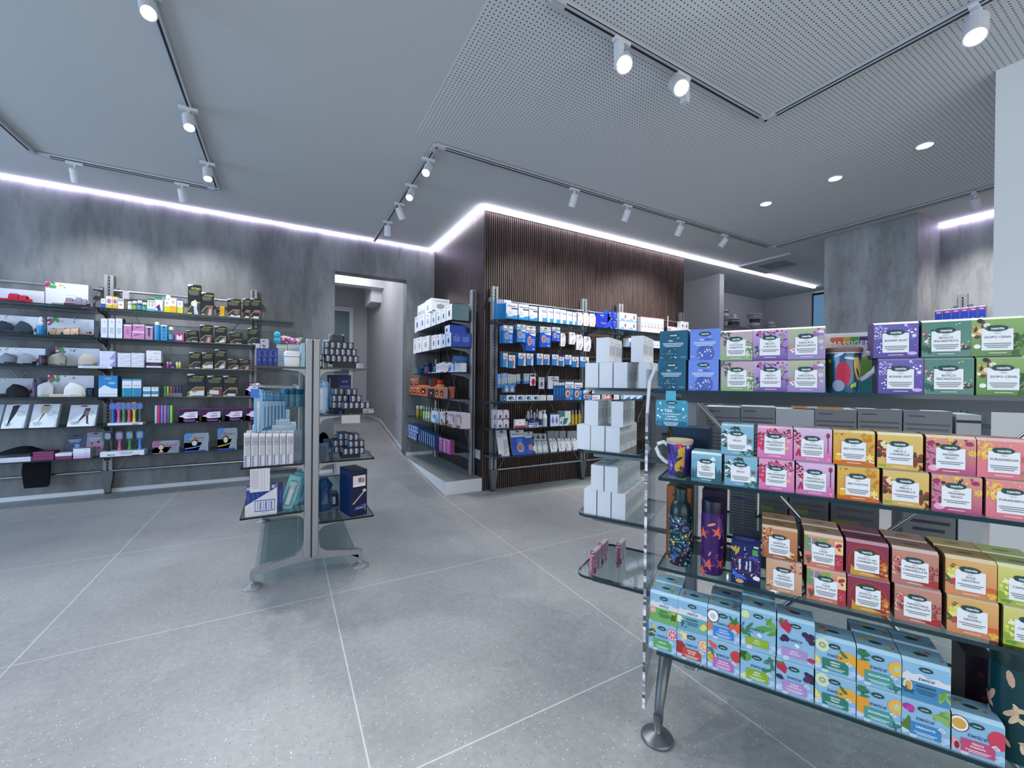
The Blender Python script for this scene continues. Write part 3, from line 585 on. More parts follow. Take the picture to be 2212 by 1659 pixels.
def tea(row, key, x0, x1, yt, label, zb, off=.012, w=.086, h=.0925, d=.074, behind=0, turn=0):
    xm = (x0+x1)/2; a, _ = ST.hit(xm, yt+30, off)
    DS = lambda c: mid(c, mid(c, mid(c, '8c8a90')))
    if key in TEAD:
        body, deco, word, wc, topc = TEAD[key]; h = .0965
        s = deco + ';e,.5,.84,.2,.075,%s;T,.5,.845,.08,f0f4f4,neavita;s,.66,.755,.07,f0f4f4,più;T,.4,.655,.075,f4f8f8,TISA;t,.62,.655,.08,%s,%s;l,.12,.86,.57,3,.05,dfe8f2' % (G_, wc, word)
        mb = carton_mb(w, h, d, body, s, top=topc)
    else:
        body, deco, lines, kind = TEA[key]; s = deco + ';' + panel(lines, kind, 3 if key not in ('frut','mela','sole','mand','meca','pens') else 2)
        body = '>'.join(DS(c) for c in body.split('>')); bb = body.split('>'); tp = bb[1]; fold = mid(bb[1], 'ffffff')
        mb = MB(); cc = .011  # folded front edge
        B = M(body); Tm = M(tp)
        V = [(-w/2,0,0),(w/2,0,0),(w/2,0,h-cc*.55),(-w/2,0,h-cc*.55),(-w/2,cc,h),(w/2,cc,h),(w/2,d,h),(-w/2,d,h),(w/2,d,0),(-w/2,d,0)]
        mb.add(V, [(0,1,2,3)], B); mb.add(V, [(3,2,5,4)], M(fold)); mb.add(V, [(4,5,6,7)], M(mid(tp,mid(tp,'3a3034'))))  # top face colour darkened to stand for shade
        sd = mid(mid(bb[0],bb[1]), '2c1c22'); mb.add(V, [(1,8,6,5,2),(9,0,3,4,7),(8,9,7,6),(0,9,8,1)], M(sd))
        art(mb, front(w,h-.004), w, h-.004, s); art(mb, topf(w,h,d), w, d, 'e,.5,.55,.17,.1,%s' % mid(bb[1],'20302c'))
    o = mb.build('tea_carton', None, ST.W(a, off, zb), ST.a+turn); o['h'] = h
    return tag(o, label, 'tea carton', 'tea cartons on the %s glass shelf' % row)
R_ = 'top'; zt = ZT[0]+.0003
LW = [('tflu',1419,1482,'teal tea carton'),('tref',1483,1555,'cornflower blue tea carton'),('cocc',1558,1626,'green and dusty pink tea carton with grey leaves'),('frut',1628,1701,'purple tea carton with dark berries'),('deli',1702,1780,'olive and lilac tea carton with violets'),('bonn',1896,1994,'violet tea carton with white blossom crescent'),('bosc',1996,2102,'dusty green tea carton with red berries'),('dopo',2112,2222,'leaf green tea carton with daisies')]
UP = {'tflu':(1421,1488),'tref':(1489,1556),'cocc':(1556,1624),'frut':(1626,1700),'deli':(1702,1781),'bonn':(1883,1986),'bosc':(1990,2096),'dopo':(2100,2208)}
for k,a,b_,l in LW:
    o = tea(R_, k, a, b_, 790, l+', lower one, top shelf', zt)
    tea(R_, k, *UP[k], 730, l+', upper one, top shelf', top_of(o), off=.014)
R_ = 'second'; z2 = ZT[1]+.0003
for k,a,b_,ua,ub,l in [('resp',1490,1560,0,0,'teal tea carton with mountain and fir trees'),('rela',1563,1636,1559,1625,'sky blue tea carton with white passion flower'),('mela',1637,1716,1636,1711,'pink tea carton with pomegranates'),('frag',1717,1803,1714,1796,'pale pink tea carton with strawberries'),('beep',1804,1902,1800,1888,'amber tea carton with honey jar'),('meca',1903,2009,1891,1996,'sand yellow tea carton with apples'),('pens',2010,2122,1999,2108,'orange and magenta tea carton with figs'),('pura',2128,2250,2110,2228,'coral tea carton with yellow blossom')]:
    o = tea(R_, k, a, b_, 1020, l+(', lower of two' if ua else ' beside the purple mug'), z2)
    if ua: tea(R_, k, ua, ub, 940, l+', upper of two', top_of(o), off=.012)
R_ = 'third'; z3 = ZT[2]+.0003
for k,k2,a,b_,ua,ub,l,l2 in [('arze','arca',1654,1731,1645,1722,'light tan tea carton with ginger','copper tea carton with orange slices'),('casa','casa',1740,1828,1737,1820,'salmon tea carton with a window picture','salmon tea carton with a window picture'),('fuoc','fuoc',1829,1922,1828,1918,'wine red tea carton with a fireplace','wine red tea carton with a fireplace'),('mand','mand',1929,2036,1926,2028,'dusky rose tea carton with almonds','dusky rose tea carton with almonds'),('sole','sole',2042,2160,2040,2155,'golden orange tea carton with lemons','golden orange tea carton with lemons'),('camo','camo',2168,2290,2158,2275,'lime yellow tea carton at the frame edge','lime yellow tea carton at the frame edge')]:
    o = tea(R_, k, a, b_, 1240, l+', lower of two in front', z3, off=.02); p_ = tea(R_, k2, ua, ub, 1150, l2+', upper of two in front', top_of(o), off=.02)
    q = (o.location.x, o.location.y)
    for i,(src,nm,kk) in enumerate(((o,'lower',k),(p_,'upper',k2))):
        if kk == 'arze': nm = 'lower'
        c = src.copy(); COL.objects.link(c); c.location = src.location + ST.ey*.0765; c['label'] = (l if i == 0 else l2)+', %s of two standing behind' % nm
R_ = 'bottom'; z4 = ZT[3]+.0003
def twice(name, col, fruits, lines, big=0, alp=0, h=.0955):
    base = '8cb8d4'; s = fruits
    if alp: s = 'p,d8d8de,0,.62,.1,.74,.22,.68,.4,.74,.55,.66,.75,.7,.88,.64,1,.66,1,.5,0,.5;r,0,0,1,.5,%s;' % col + fruits + ';e,.5,.87,.15,.07,%s;T,.5,.87,.055,e8eeee,neavita;s,.5,.61,.15,2c3c74,twice,.5;T,.5,.4,.075,22303c,%s;l,.3,.72,.31,3,.05,3a4c50' % (G_, lines[0])
    elif big: s += ';e,.5,.88,.15,.055,%s;T,.5,.88,.045,e8eeee,neavita;s,.48,.54,.13,2c3c74,twice,.5;p,%s,.14,.12,.8,.12,.8,.32,.14,.32;T,.47,.26,.045,f2f4f2,%s;T,.47,.2,.045,f2f4f2,%s;p,e4e6ea,.46,.42,.56,.36,.62,.42,.52,.48' % (G_, col, lines[0], lines[-1])
    else:
        s += ';e,.48,.84,.15,.075,%s;T,.48,.84,.055,e8eeee,neavita;s,.48,.57,.17,2c3c74,twice,.5;r,.18,.1,.82,.44,%s' % (G_, col)
        if len(lines) == 1: s += ';T,.5,.33,.075,f4f6f4,%s' % lines[0]
        else: s += ';T,.5,.36,.07,f4f6f4,%s;T,.5,.28,.07,f4f6f4,%s' % tuple(lines)
        s += ';l,.26,.74,.19,2,.045,e8f0ec;p,e8eaee,.74,.44,.84,.36,.92,.42,.82,.5;p,b4b8c0,.77,.43,.84,.375,.89,.42,.82,.475'
    return base, s
ICE = 'k,70,5,.02,.02,.3,.2,.08,b4c8e4/c4d4ea;k,71,4,.8,.05,.98,.3,.07,b4c8e4/a8c4e4;'
TW = {
 'detA': twice('', '6fae5c', 'c,.1,.4,.13,c04a60,d87a88;w,.85,.4,.08,8,e8c430;w,.84,.17,.07,8,e8c430;f,80,5,.78,.05,.95,.4,.09,3a6a34', ['DETOX'], alp=1),
 'detB': twice('', '5aa462', ICE+'c,.86,.72,.2,c04a80,d04a8c;w,.2,.86,.09,8,e0c050;w,.14,.62,.1,8,e0b840;f,81,6,.04,.3,.2,.8,.09,2f5a48', ['DETOX']),
 'equi': twice('', '6aa6b4', 'c,.06,.34,.13,b8cc80,e0ecb8;k,82,3,.84,.1,.96,.34,.1,e8d060/f0c848;f,83,6,.08,.05,.3,.3,.07,2f6450', ['EQUILIBRIO'], alp=1),
 'oran': twice('', 'c04a3c', ICE+'e,.1,.4,.2,.22,a82a34;c,.92,.68,.2,d87a50,e09468;f,84,6,.02,.7,.35,.95,.1,e08a60/f0d8a0', ['ORANGE','BITTER']),
 'cocc2': twice('', '3f80cc', ICE+'e,.17,.76,.2,.23,4a2c34;e,.17,.76,.17,.2,f0f0f4;e,.17,.75,.09,.1,c8c8ce;e,.85,.56,.2,.2,d8603c;f,85,4,.7,.7,.95,.82,.1,2f7a3c;e,.04,.4,.12,.16,d8764c', ['COCCO','e ARANCIA']),
 'mara': twice('', 'b868b4', ICE+'e,.14,.42,.19,.19,3a1c30;e,.14,.42,.17,.17,f0ead8;e,.14,.42,.14,.14,c4a83c;e,.9,.66,.18,.19,c8403c;p,e8504c,.02,.98,.28,.86,.3,.7,.1,.78;f,86,8,.04,.55,.2,.7,.07,4a7080', ['ARANCIA','e MARACUJA']),
 'minA': twice('', '8eb02c', ICE+'c,.12,.86,.14,8ab44c,bcd484;f,87,4,.62,.55,.98,.85,.2,6fa84c/5c9a40;f,88,16,.02,.35,.3,.62,.08,3a7858', ['MINT','MOJITO'], big=1, h=.12),
 'minB': twice('', '86ac2c', ICE+'e,.14,.8,.18,.16,5c9a44;f,89,3,.05,.75,.3,.9,.11,2a5a34;f,90,9,.7,.5,.97,.9,.1,3a7858;c,.1,.14,.1,8ab44c,bcd484', ['MINT','MOJITO']),
 'morA': twice('', 'b08cc0', ICE+'p,b82c4c,.04,.9,.2,.96,.38,.9,.38,.76,.32,.66,.1,.78;f,91,7,.05,.92,.3,.99,.05,5a7a3c;k,92,7,.74,.56,.96,.76,.09,3a2848/4a3058;k,93,3,.14,.48,.26,.56,.09,3a2848;e,.92,.16,.1,.06,b82c4c', ['MORA','e FRAGOLA'], big=1, h=.12),
 'morB': twice('', 'b088c0', ICE+'p,b82c4c,.0,.95,.2,.98,.3,.82,.26,.62,.02,.74;f,94,6,.0,.92,.2,.99,.06,5a7a3c;k,95,7,.74,.62,.96,.88,.08,3a2848/4a3058;k,96,3,.06,.4,.18,.5,.09,3a2848', ['MORA','e FRAGOLA']),
 'lemA': twice('', '2f7a6c', ICE+'e,.18,.8,.18,.2,cfdcb4;c,.18,.8,.13,cfdcb4,7a9470;e,.8,.56,.26,.2,e0a83c;f,97,2,.66,.6,.8,.7,.13,3f7a44;p,e8d470,0,.5,.14,.34,.14,.2,0,.26', ['LEMON','FRESH']),
 'sgon': twice('', '4a9690', ICE+'e,.14,.46,.18,.26,e09c34;f,98,14,.02,.7,.26,.95,.1,2f6a54/3a7a5c;e,.9,.68,.19,.2,e8b048;e,.9,.68,.08,.09,b8cc9c;f,99,4,.82,.05,.98,.2,.1,2f7468', ['SGONFIANTE']),
 'dreA': twice('', '4488b4', 'e,.12,.34,.1,.17,e8dcc0;e,.13,.34,.07,.13,d0a050;f,100,5,.8,.08,.98,.42,.12,6a9a3c/94b450;f,101,4,.04,.15,.22,.35,.08,2f5a68', ['DRENANTE'], alp=1),
 'dreB': twice('', '3c84bc', ICE+'k,102,5,.05,.62,.24,.92,.1,b02c8c/c03c9c;f,103,10,.74,.6,.98,.9,.13,6a9848/8ab060;f,104,3,.02,.25,.14,.4,.14,5a7a30', ['DRENANTE']),
 'peac': twice('', 'c44c74', ICE+'e,.14,.78,.2,.22,5a2048;e,.14,.78,.18,.2,f0e8dc;e,.14,.78,.14,.14,d0a44c;e,.88,.62,.2,.24,d0405c;p,e8a0a0,0,.4,.14,.34,.18,.06,.02,.1;e,.1,.2,.05,.1,8a2048', ['PEACH','PASSION']),
}
def tw(key, x0, x1, yt, label, zb, h=.0955, off=.006):
    base, s = TW[key]; a, _ = ST.hit((x0+x1)/2, yt, off); w = .087; d = .074
    mb = MB(); cc = .012; V = [(-w/2,0,0),(w/2,0,0),(w/2,0,h-cc*.5),(-w/2,0,h-cc*.5),(-w/2,cc,h),(w/2,cc,h),(w/2,d,h),(-w/2,d,h),(w/2,d,0),(-w/2,d,0)]
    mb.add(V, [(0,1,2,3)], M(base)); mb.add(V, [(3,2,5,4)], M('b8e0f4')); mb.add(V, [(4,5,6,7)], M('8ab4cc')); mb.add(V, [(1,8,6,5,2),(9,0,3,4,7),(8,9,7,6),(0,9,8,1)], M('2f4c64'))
    art(mb, front(w,h-.005), w, h-.005, s); art(mb, topf(w,h,d), w, d, 'k,%d,4,.05,.3,.95,.8,.07,c06a70/d8b84c/6a9a58;e,.5,.55,.16,.09,%s' % (len(label), G_))
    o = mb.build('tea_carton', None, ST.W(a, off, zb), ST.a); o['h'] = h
    return tag(o, label, 'tea carton', 'pale blue fruit tea cartons on the bottom shelf')
B4 = [('detB','detA',1400,1461,1404,1463,'green panel and grapefruit slice','green lower half and snowy peaks',.0955),('oran','equi',1462,1526,1463,1527,'brick red panel and orange halves','blue-grey lower half and snowy peaks',.0955),('mara','cocc2',1527,1598,1528,1598,'mauve panel and passion fruit','blue panel, coconut and orange',.0955),('minB','minA',1599,1674,1600,1676,'lime panel and mint sprig','lime panel, taller with a big lime',.122),('morB','morA',1675,1759,1678,1760,'lilac panel and half strawberry','lilac panel, taller with strawberry and blackberries',.122),('lemA','lemA',1760,1850,1760,1850,'dark green panel and cucumber slice','dark green panel and cucumber slice',.0955),('sgon','sgon',1851,1947,1852,1947,'teal panel and pineapple','teal panel and pineapple',.0955),('dreB','dreA',1948,2054,1948,2056,'blue panel and magenta cactus fruit','blue lower half and cut passion fruit',.0955)]
for kl,ku,a,b_,ua,ub,ll,lu,hh in B4:
    o = tw(kl, a, b_, 1400, 'pale blue tea carton with %s, lower of its stack' % ll, z4); u_ = tw(ku, ua, ub, 1330, 'pale blue tea carton with %s, upper of its stack' % lu, top_of(o), h=hh)
    for i,(src,nm,dl) in enumerate(((o,'lower',ll),(u_,'upper',lu))):
        if kl in ('morB','lemA') and i == 1: continue
        if kl in ('oran',) and i == 1: continue
        c = src.copy(); COL.objects.link(c); c.location = src.location + ST.ey*.077; c['label'] = 'pale blue tea carton with %s, %s rear one' % (dl, nm)
tw('peac', 2055, 2170, 1560, 'pale blue tea carton with pink panel and peach, rightmost on the bottom shelf', z4)
# ---- mugs, bottles and gift boxes
def mug(S, px0, px1, zb, h, off, body, spec, lid, label, hside, white='e9ecf0'):
    a,_ = S.hit(px0, 850, off); b_,_ = S.hit(px1, 850, off); c = (a+b_)/2; r = app_r(S, (px0+px1)/2, px1-px0, 850, off)
    t = E_('lidded_mug', S.W(c, off+r, zb), S.a, label, 'mug')
    mb = MB(); n = 32; prof = [(r*.84,0),(r*.86,.003),(r*.9,h*.3),(r*.97,h*.7),(r,h-.012)]
    mb.lathe(prof, M(body, .18, 0, .6), n); mb.lathe([(r*.99,h-.0125),(r*1.0,h-.009),(r*.95,h-.008)], M(white,.25), n)
    # printed motifs wrapped round the wall
    lay = 0
    def rad(z): 
        z = max(0,min(1,z/h)); return r*(.85+.15*z**.8)+.0006
    for op in spec.split(';'):
        q = op.split(','); lay += 1; R = .00015*lay
        if q[0] == 'e':
            cx,cz,rx,rz,rot = [float(v) for v in q[1:6]]; pts = []; ku = 1.05*r
            for j in range(16):
                t_ = 2*pi*j/16; X,Z = rx*ku*cos(t_), rz*h*sin(t_); X,Z = X*cos(rot)-Z*sin(rot), X*sin(rot)+Z*cos(rot); pts.append((cx+X/ku, cz+Z/h))
        elif q[0] == 'w':
            cx,cz,rr = [float(v) for v in q[1:4]]; nn = int(q[4]); pts = [(cx+rr*(.35,.8,1,.8)[j%4]*cos(2*pi*j/(nn*4)), cz+rr*1.05*r/h*(.35,.8,1,.8)[j%4]*sin(2*pi*j/(nn*4))) for j in range(nn*4)]
        else: v = [float(v) for v in q[2:]]; pts = [(v[i],v[i+1]) for i in range(0,len(v),2)]
        # subdivide as triangle fan following the curved wall
        cx = sum(p[0] for p in pts)/len(pts); cz = sum(p[1] for p in pts)/len(pts); V = []; F = []
        def W(p): th = p[0]*1.05; zz = p[1]*h; k = rad(zz)+R; return (k*sin(th), -k*cos(th), zz)
        m_ = len(pts); K = 3
        for s_ in range(K+1):
            for p in pts: V.append(W((cx+(p[0]-cx)*s_/K, cz+(p[1]-cz)*s_/K)))
        for s_ in range(K):
            for j in range(m_): k2 = (j+1)%m_; F.append((s_*m_+j, s_*m_+k2, (s_+1)*m_+k2, (s_+1)*m_+j))
        mb.add(V, F, q[-1] if q[0] != 'p' else q[1])
    mb.build('cup', t)
    if lid: MB().lathe([(r*.9,h-.012),(r*1.05,h-.009),(r*1.06,h-.001),(r*1.03,h+.003),(r*.2,h+.004)], M(lid,.6), n).build('wooden_lid', t)
    s = hside; pts = [(s*r*.96,0,h*.83),(s*(r+.012),0,h*.9),(s*(r+.030),0,h*.84),(s*(r+.036),0,h*.70),(s*(r+.026),0,h*.5),(s*(r+.008),0,h*.36),(s*r*.9,0,h*.3)]
    mb = MB(); mb.tube(pts, .0065, M(white,.25), 10); mb.build('handle', t)
    return t
mug(ST, 1783, 1868, zt, .121, .02, '1f5578', 'e,-.1,.42,.42,.28,0,b02040;p,b02040,-.25,.66,-.15,.74,-.05,.66;e,-.35,.16,.35,.13,.5,8a9cb0;e,-.3,.86,.3,.03,.5,c0ccd8;e,.25,.78,.3,.03,-.12,c0ccd8;e,.75,.55,.25,.28,.2,c0a058;e,.78,.45,.06,.12,.4,2a2c20;w,.6,.84,.16,7,22304e;w,.9,.86,.16,7,22304e;e,.5,.2,.22,.02,.5,b8c03c;e,.6,.17,.1,.03,.9,b8c03c;e,.4,.15,.1,.03,0,b8c03c;e,-.85,.5,.2,.4,0,24402c;w,-.8,.72,.12,7,c88a4c','7a5c58', 'deep blue lidded mug with a red pomegranate print on the top shelf', 1)
mug(ST, 1437, 1494, z2, .118, .035, '4c3a96', 'p,d0a438,-.15,.14,.35,.14,.55,.3,.55,.85,.2,.85,.0,.75,.2,.66,.05,.6,-.1,.5,.15,.4,-.2,.34,-.25,.22;w,.12,.88,.28,6,d8483c;w,.8,.84,.18,8,e8d8a0;w,.3,.24,.22,5,4a1c70;e,.1,.5,.3,.04,.6,2c3440;e,.3,.06,.6,.1,0,24382e;e,-.35,.72,.04,.12,.3,2c2860;e,-.2,.6,.04,.12,-.4,2c2860;e,-.6,.3,.2,.16,0,6a58b8;w,-.5,.3,.12,8,d8b878;e,-.9,.75,.16,.14,.3,2c3a34;e,.85,.3,.3,.22,0,3c1c78','c4a98c', 'purple lidded mug with orange flower print at the second shelf corner', -1)
def gift(S, zb, x0, x1, yt, off, d, body, spec, label, **k):
    return carton(S, zb, x0, x1, yt, body, spec, label, 'box', 'gift_box', d=d, off=off, **k)
gift(ST, z2, 1452, 1532, 924, .135, .09, '10304c', 'e,.55,.3,.22,.22,8a3038;l,.5,.9,.5,2,.12,3a6a80', 'dark blue gift box with red motif behind the purple mug')
gift(ST, z3, 1440, 1493, 1052, .105, .08, 'b4683c', 'r,0,.0,.06,1,a05830;e,.5,.88,.25,.03,1f3a3a', 'orange brown gift box behind the dark green flower bottle', side='5a2c26')
gift(ST, z3, 1517, 1568, 1060, .115, .08, '241430', '', 'dark purple gift box behind the purple flask')
def flask(S, px0, px1, zb, h, off, body, cap, caph, seed, cols, label, nm, shoulder=1, n=90, capr=.78):
    a,_ = S.hit(px0, 1200, off); b_,_ = S.hit(px1, 1200, off); c = (a+b_)/2; r = app_r(S, (px0+px1)/2, px1-px0, 1200, off)
    t = E_('steel_bottle', S.W(c, off+r, zb), S.a, label, 'bottle')
    mb = MB(); hb = h-caph
    prof = [(r*.9,0),(r,.006),(r,hb-.02),(r*.97,hb-.008),(r*(.66 if shoulder else .97),hb)] if not shoulder else [(r*.88,0),(r,.008),(r,hb*.8),(r*.95,hb*.88),(r*.78,hb*.96),(r*.6,hb)]
    mb.lathe(prof, M(body,.25), 30)
    rd = random.Random(seed)
    for i in range(n):
        th = -1.5+3.0*rd.random(); z = (.03+.93*rd.random())*(hb*(.8 if shoulder else .93)); k = rd.choice(cols); kind, col, s = k; s *= .62 if shoulder else .85; q = r+.0005+.00008*(i%8); al = rd.random()*6.3
        pts = []
        if kind == 'dot': pts = [(s*cos(j*pi/4), s*sin(j*pi/4)) for j in range(8)]
        elif kind == 'leaf': pts = [(s*1.7*cos(j*pi/4), s*.55*sin(j*pi/4)) for j in range(8)]
        elif kind == 'flower': pts = [(s*(.4,1)[j%2]*cos(j*pi/5), s*(.4,1)[j%2]*sin(j*pi/5)) for j in range(10)]
        V = []
        for X,Z in pts: X,Z = X*cos(al)-Z*sin(al), X*sin(al)+Z*cos(al); tt_ = th+X/r; V.append((q*sin(tt_), -q*cos(tt_), z+Z))
        V.append((q*sin(th), -q*cos(th), z)); m_ = len(pts); mb.add(V, [(j,(j+1)%m_,m_) for j in range(m_)], col)
    mb.build('flask_body', t)
    mc = MB(); mc.lathe([(r*capr,hb-.002),(r*capr,h-.012),(r*capr*.95,h-.006),(r*.3,h-.005)], M(cap,.35), 26)
    if shoulder: mc.tube([(-r*.5,0,h-.012),(-r*.35,0,h+.004),(r*.35,0,h+.004),(r*.5,0,h-.012)], .004, M(cap,.4), 8)
    mc.build('cap', t)
    return t
flask(ST, 1440, 1491, z3, .258, .03, '0f2a30', '12302e', .048, 5, [('flower','e8ecec',.006),('leaf','2f6a74',.008),('leaf','245c68',.009),('dot','e0b83c',.007),('flower','8a70b8',.009),('leaf','4a9a8c',.006),('flower','d03a70',.008),('leaf','2c4c50',.008),('dot','e8ecec',.003),('leaf','3a4ca8',.009)], 'dark green floral bottle with screw cap on the third shelf', 'b', capr=.56, n=170)
flask(ST, 1511, 1561, z3, .238, .02, '3a1c5c', '10122c', .045, 9, [('flower','d8604c',.024),('leaf','d87a60',.006),('dot','d87a5c',.006),('leaf','5c2c78',.02),('leaf','d88a6c',.009)], 'purple flask with coral flowers on the third shelf', 'b', shoulder=0, n=17, capr=.97)
flask(ST, 2152, 2262, z4, .27, .03, '0d3a40', '0c2c2c', .05, 12, [('leaf','c8b890',.011),('leaf','c8a088',.014),('leaf','d0c09a',.008)], 'dark green flask with beige leaves at the bottom right corner', 'b', shoulder=0, n=22, capr=.95)
gift(ST, z4, 2085, 2155, 1420, .13, .09, '1c0c20', 'w,.5,.75,.16,6,4c1c3c;w,.6,.45,.14,6,5a1c40;k,5,8,.3,.1,.9,.35,.03,4a3a50', 'very dark purple box with faint flowers on the bottom shelf')
# winter selection carton (open-top dark blue)
a,_ = ST.hit(1579,1250,.01); b_,_ = ST.hit(1643,1250,.01); w_ = b_-a; h_ = .125; d_ = .07
mb = carton_mb(w_, h_, d_, '141e56', 'k,7,46,.02,.02,.98,.97,.02,f2f4fa;f,8,3,.05,.75,.4,.84,.16,b49a3c;r,.72,.74,.9,.88,4a9a4c;r,.76,.92,.92,.96,b8dcb4;e,.75,.66,.18,.06,2c4cb0;f,9,3,.03,.18,.4,.28,.16,3c62c4;p,8a2c4c,.1,.5,.25,.66,.78,.66,.97,.5,.8,.3,.25,.3;p,141e56,.13,.5,.27,.64,.76,.64,.93,.5,.78,.32,.27,.32;v,.28,.48,.09,f0f2f8,neavita;v,.52,.48,.07,f0f2f8,Winter;v,.64,.48,.07,f0f2f8,Selection;e,.3,.08,.14,.05,d0a458;e,.86,.22,.12,.05,e8e0e0;r,.55,.02,.95,.12,0e1230', side='0e1438', top='202a70', tspec='l,.1,.8,.7,4,.1,6a7ab8')
mb.loft([[(-w_/2+.002,d_*.98,h_),(w_/2-.002,d_*.98,h_),(w_/2-.002,d_,h_),(-w_/2+.002,d_,h_)],[(-w_/2+.006,d_*1.0,h_+.022),(w_/2-.006,d_*1.0,h_+.022),(w_/2-.006,d_*1.02,h_+.022),(-w_/2+.006,d_*1.02,h_+.022)]], M('2a2e34'))
tag(mb.build('tea_carton', None, ST.W((a+b_)/2,.01,z3), ST.a), 'dark blue winter tea carton with white snow dots, beside the purple flask', 'tea carton')
# wobbler card on the shelf edge
t = E_('shelf_talker', ST.W(.022,-.004,ZT[0]-.012), ST.a, 'blue promotional hanging card clipped to the top shelf corner', 'sign')
mb = MB(); mb.box(-.0,.031,-.003,-.002,-.022,.010,M('4fa8c4')); mb.build('strap', t)
mb = MB(); w_,h_ = .098,.085; mb.loft([[(-.031+x,-.004+y,-.105+z) for x,z in ((.006,0),(w_-.006,0),(w_,.006),(w_,h_-.006),(w_-.006,h_),(.006,h_),(0,h_-.006),(0,.006))] for y in (0,.0008)], M('3f90ac'))
F = (Vector((-.031,-.0042,-.105)), Vector((1,0,0)), Vector((0,0,1)), Vector((0,-1,0)))
art(mb, F, w_, h_, 'r,.03,.0,.97,.2,1c6480;e,.5,.9,.17,.07,%s;T,.5,.9,.08,f0f4f4,neavita;T,.5,.74,.09,f4f8f8,Prova;T,.4,.6,.15,f4f8f8,TISA;t,.68,.6,.15,1c6480,FLU;T,.5,.48,.075,f4f8f8,la nuova tisana per il;T,.5,.39,.085,f4f8f8,benessere;T,.5,.29,.085,f4f8f8,di naso e gola;l,.25,.72,.15,3,.05,e4f0f4;e,.14,.1,.09,.09,2c7898;k,3,7,.04,.3,.2,.95,.03,eef4f0/cfe8c0;k,4,6,.85,.3,.96,.95,.03,eef4f0/cfe8c0' % G_)
mb.build('card', t)
# massigen style multicolour box behind the mug
gift(ST, zt, 1782, 1884, 719, .16, .06, 'f0eef2', 'r,.12,.80,.98,.93,e8704c;r,.4,.80,.98,.93,e0c040;r,.55,.80,.98,.93,5aae5c;r,.75,.80,.98,.93,5c3c8c;T,.55,.82,.12,ffffff,MASSIGEN;r,0,.7,1,.76,e4e6ea;r,0,.0,1,.62,8cc85c;r,0,.0,1,.3,4ab0b8;r,.0,.55,1,.62,e0dc4c', 'white box with rainbow lettering stripe behind the deep blue mug')
# ---- plain white cartons on the end cap
WC = M('d9dde4', .4); WC2 = 'dcdee2'
TXT = 'l,.06,.5,.92,1,.03,6a6c72;l,.06,.9,.8,1,.03,8a8c92;l,.06,.42,.66,9,.045,9a9ca2;l,.5,.9,.66,9,.045,9a9ca2'
def white(lev, col, n_of, x, y, zb, label, w=.068, h=.113, d=.095, turn=0):
    o = carton_mb(w-.001, h, d-.002, WC, 'r,.0,.0,.02,1,cfd2c8', side=WC2, sidespec=TXT, lspec=TXT, tspec='l,.1,.6,.8,3,.1,a8aaae').build('white_carton', None, ST.W(x, y, zb), ST.a+turn)
    return tag(o, label, 'carton', 'plain white cartons on the end shelves')
for li_,(low,up,dl,du) in enumerate(((((1262,1290),(1292,1321),(1323,1353),(1377,1401)),((1285,1313.5),(1360,1387)),2,2),(((1245,1274),(1275,1305),(1307,1338)),((1261,1291),(1319,1345)),3,2),(((1262,1289),(1291,1320),(1321.7,1352)),((1276.5,1304),(1306,1335)),4,4))):
    zb = ZT[li_]+.0004; ln = ('top','second','third')[li_]
    for r,(cols,dp) in enumerate(((low,dl),(up,du))):
        for j,(pa,pb) in enumerate(cols):
            xa,_ = ST.hit(pa, 1000, .387); xb,_ = ST.hit(pb, 1000, .387)
            for q in range(dp):
                white(li_, j, 0, (xa+xb)/2, .387+q*.0975, zb+r*.1135, 'plain white carton, %s end shelf, %s row, %s, %s' % (ln, ('lower','upper')[r], ordn(j,len(cols)), ('in front' if q == 0 else ORD[q]+' deep')), w=min(xb-xa,.066))
for j,(x,y) in enumerate(((-.372,.40),(-.372,.505),(-.30,.56))):
    a_ = carton_mb(.021,.098,.10,'c98aa4','v,.62,.5,.28,5a1c3c,Vitamina D',side='c8b4c0',sidespec='r,.0,.0,.28,.3,7a4a60;l,.1,.9,.88,6,.1,8a7480;r,.5,.05,.7,.35,9a7484').build('vitamin_carton', None, ST.W(x,y,ZT[3]+.0004), ST.a)
    tag(a_, 'slim pink vitamin carton on the bottom end shelf, %s' % ('nearest','middle','farthest')[j], 'carton', 'slim pink cartons on the bottom end shelf')
# ---- grey-lit carton backs on the rear side of the stand
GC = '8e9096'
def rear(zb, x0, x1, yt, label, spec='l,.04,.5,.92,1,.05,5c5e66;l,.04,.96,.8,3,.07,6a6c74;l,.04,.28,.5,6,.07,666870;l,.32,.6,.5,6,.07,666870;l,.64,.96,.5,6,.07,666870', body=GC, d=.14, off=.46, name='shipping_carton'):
    return carton(ST, zb, x0, x1, yt, body, spec, label, 'carton', name, d=d, off=off, top='dfe1e6', group='cartons on the rear side of the tea stand')  # pale top colour stands for light falling on the carton
zr = ZT[1]+.0004
rs = [(1524,1599),(1600,1675),(1676,1759),(1760,1851),(1853,1949),(1952,2058)]
for j,(a,b_) in enumerate(rs):
    if j == 2: rear(zr, a, b_, 884, 'white blank carton back seen above the pink tea cartons', '', 'c4c6cc'); continue
    rear(zr, a, b_, (879,879,0,884,884,888)[j], 'grey printed carton back behind the second shelf, %s' % ordn(j,6))
rear(zr, 2066, 2120, 896, 'white carton back near the right stand upright', 'r,0,.88,1,.92,3c3c44', 'c8cad0')
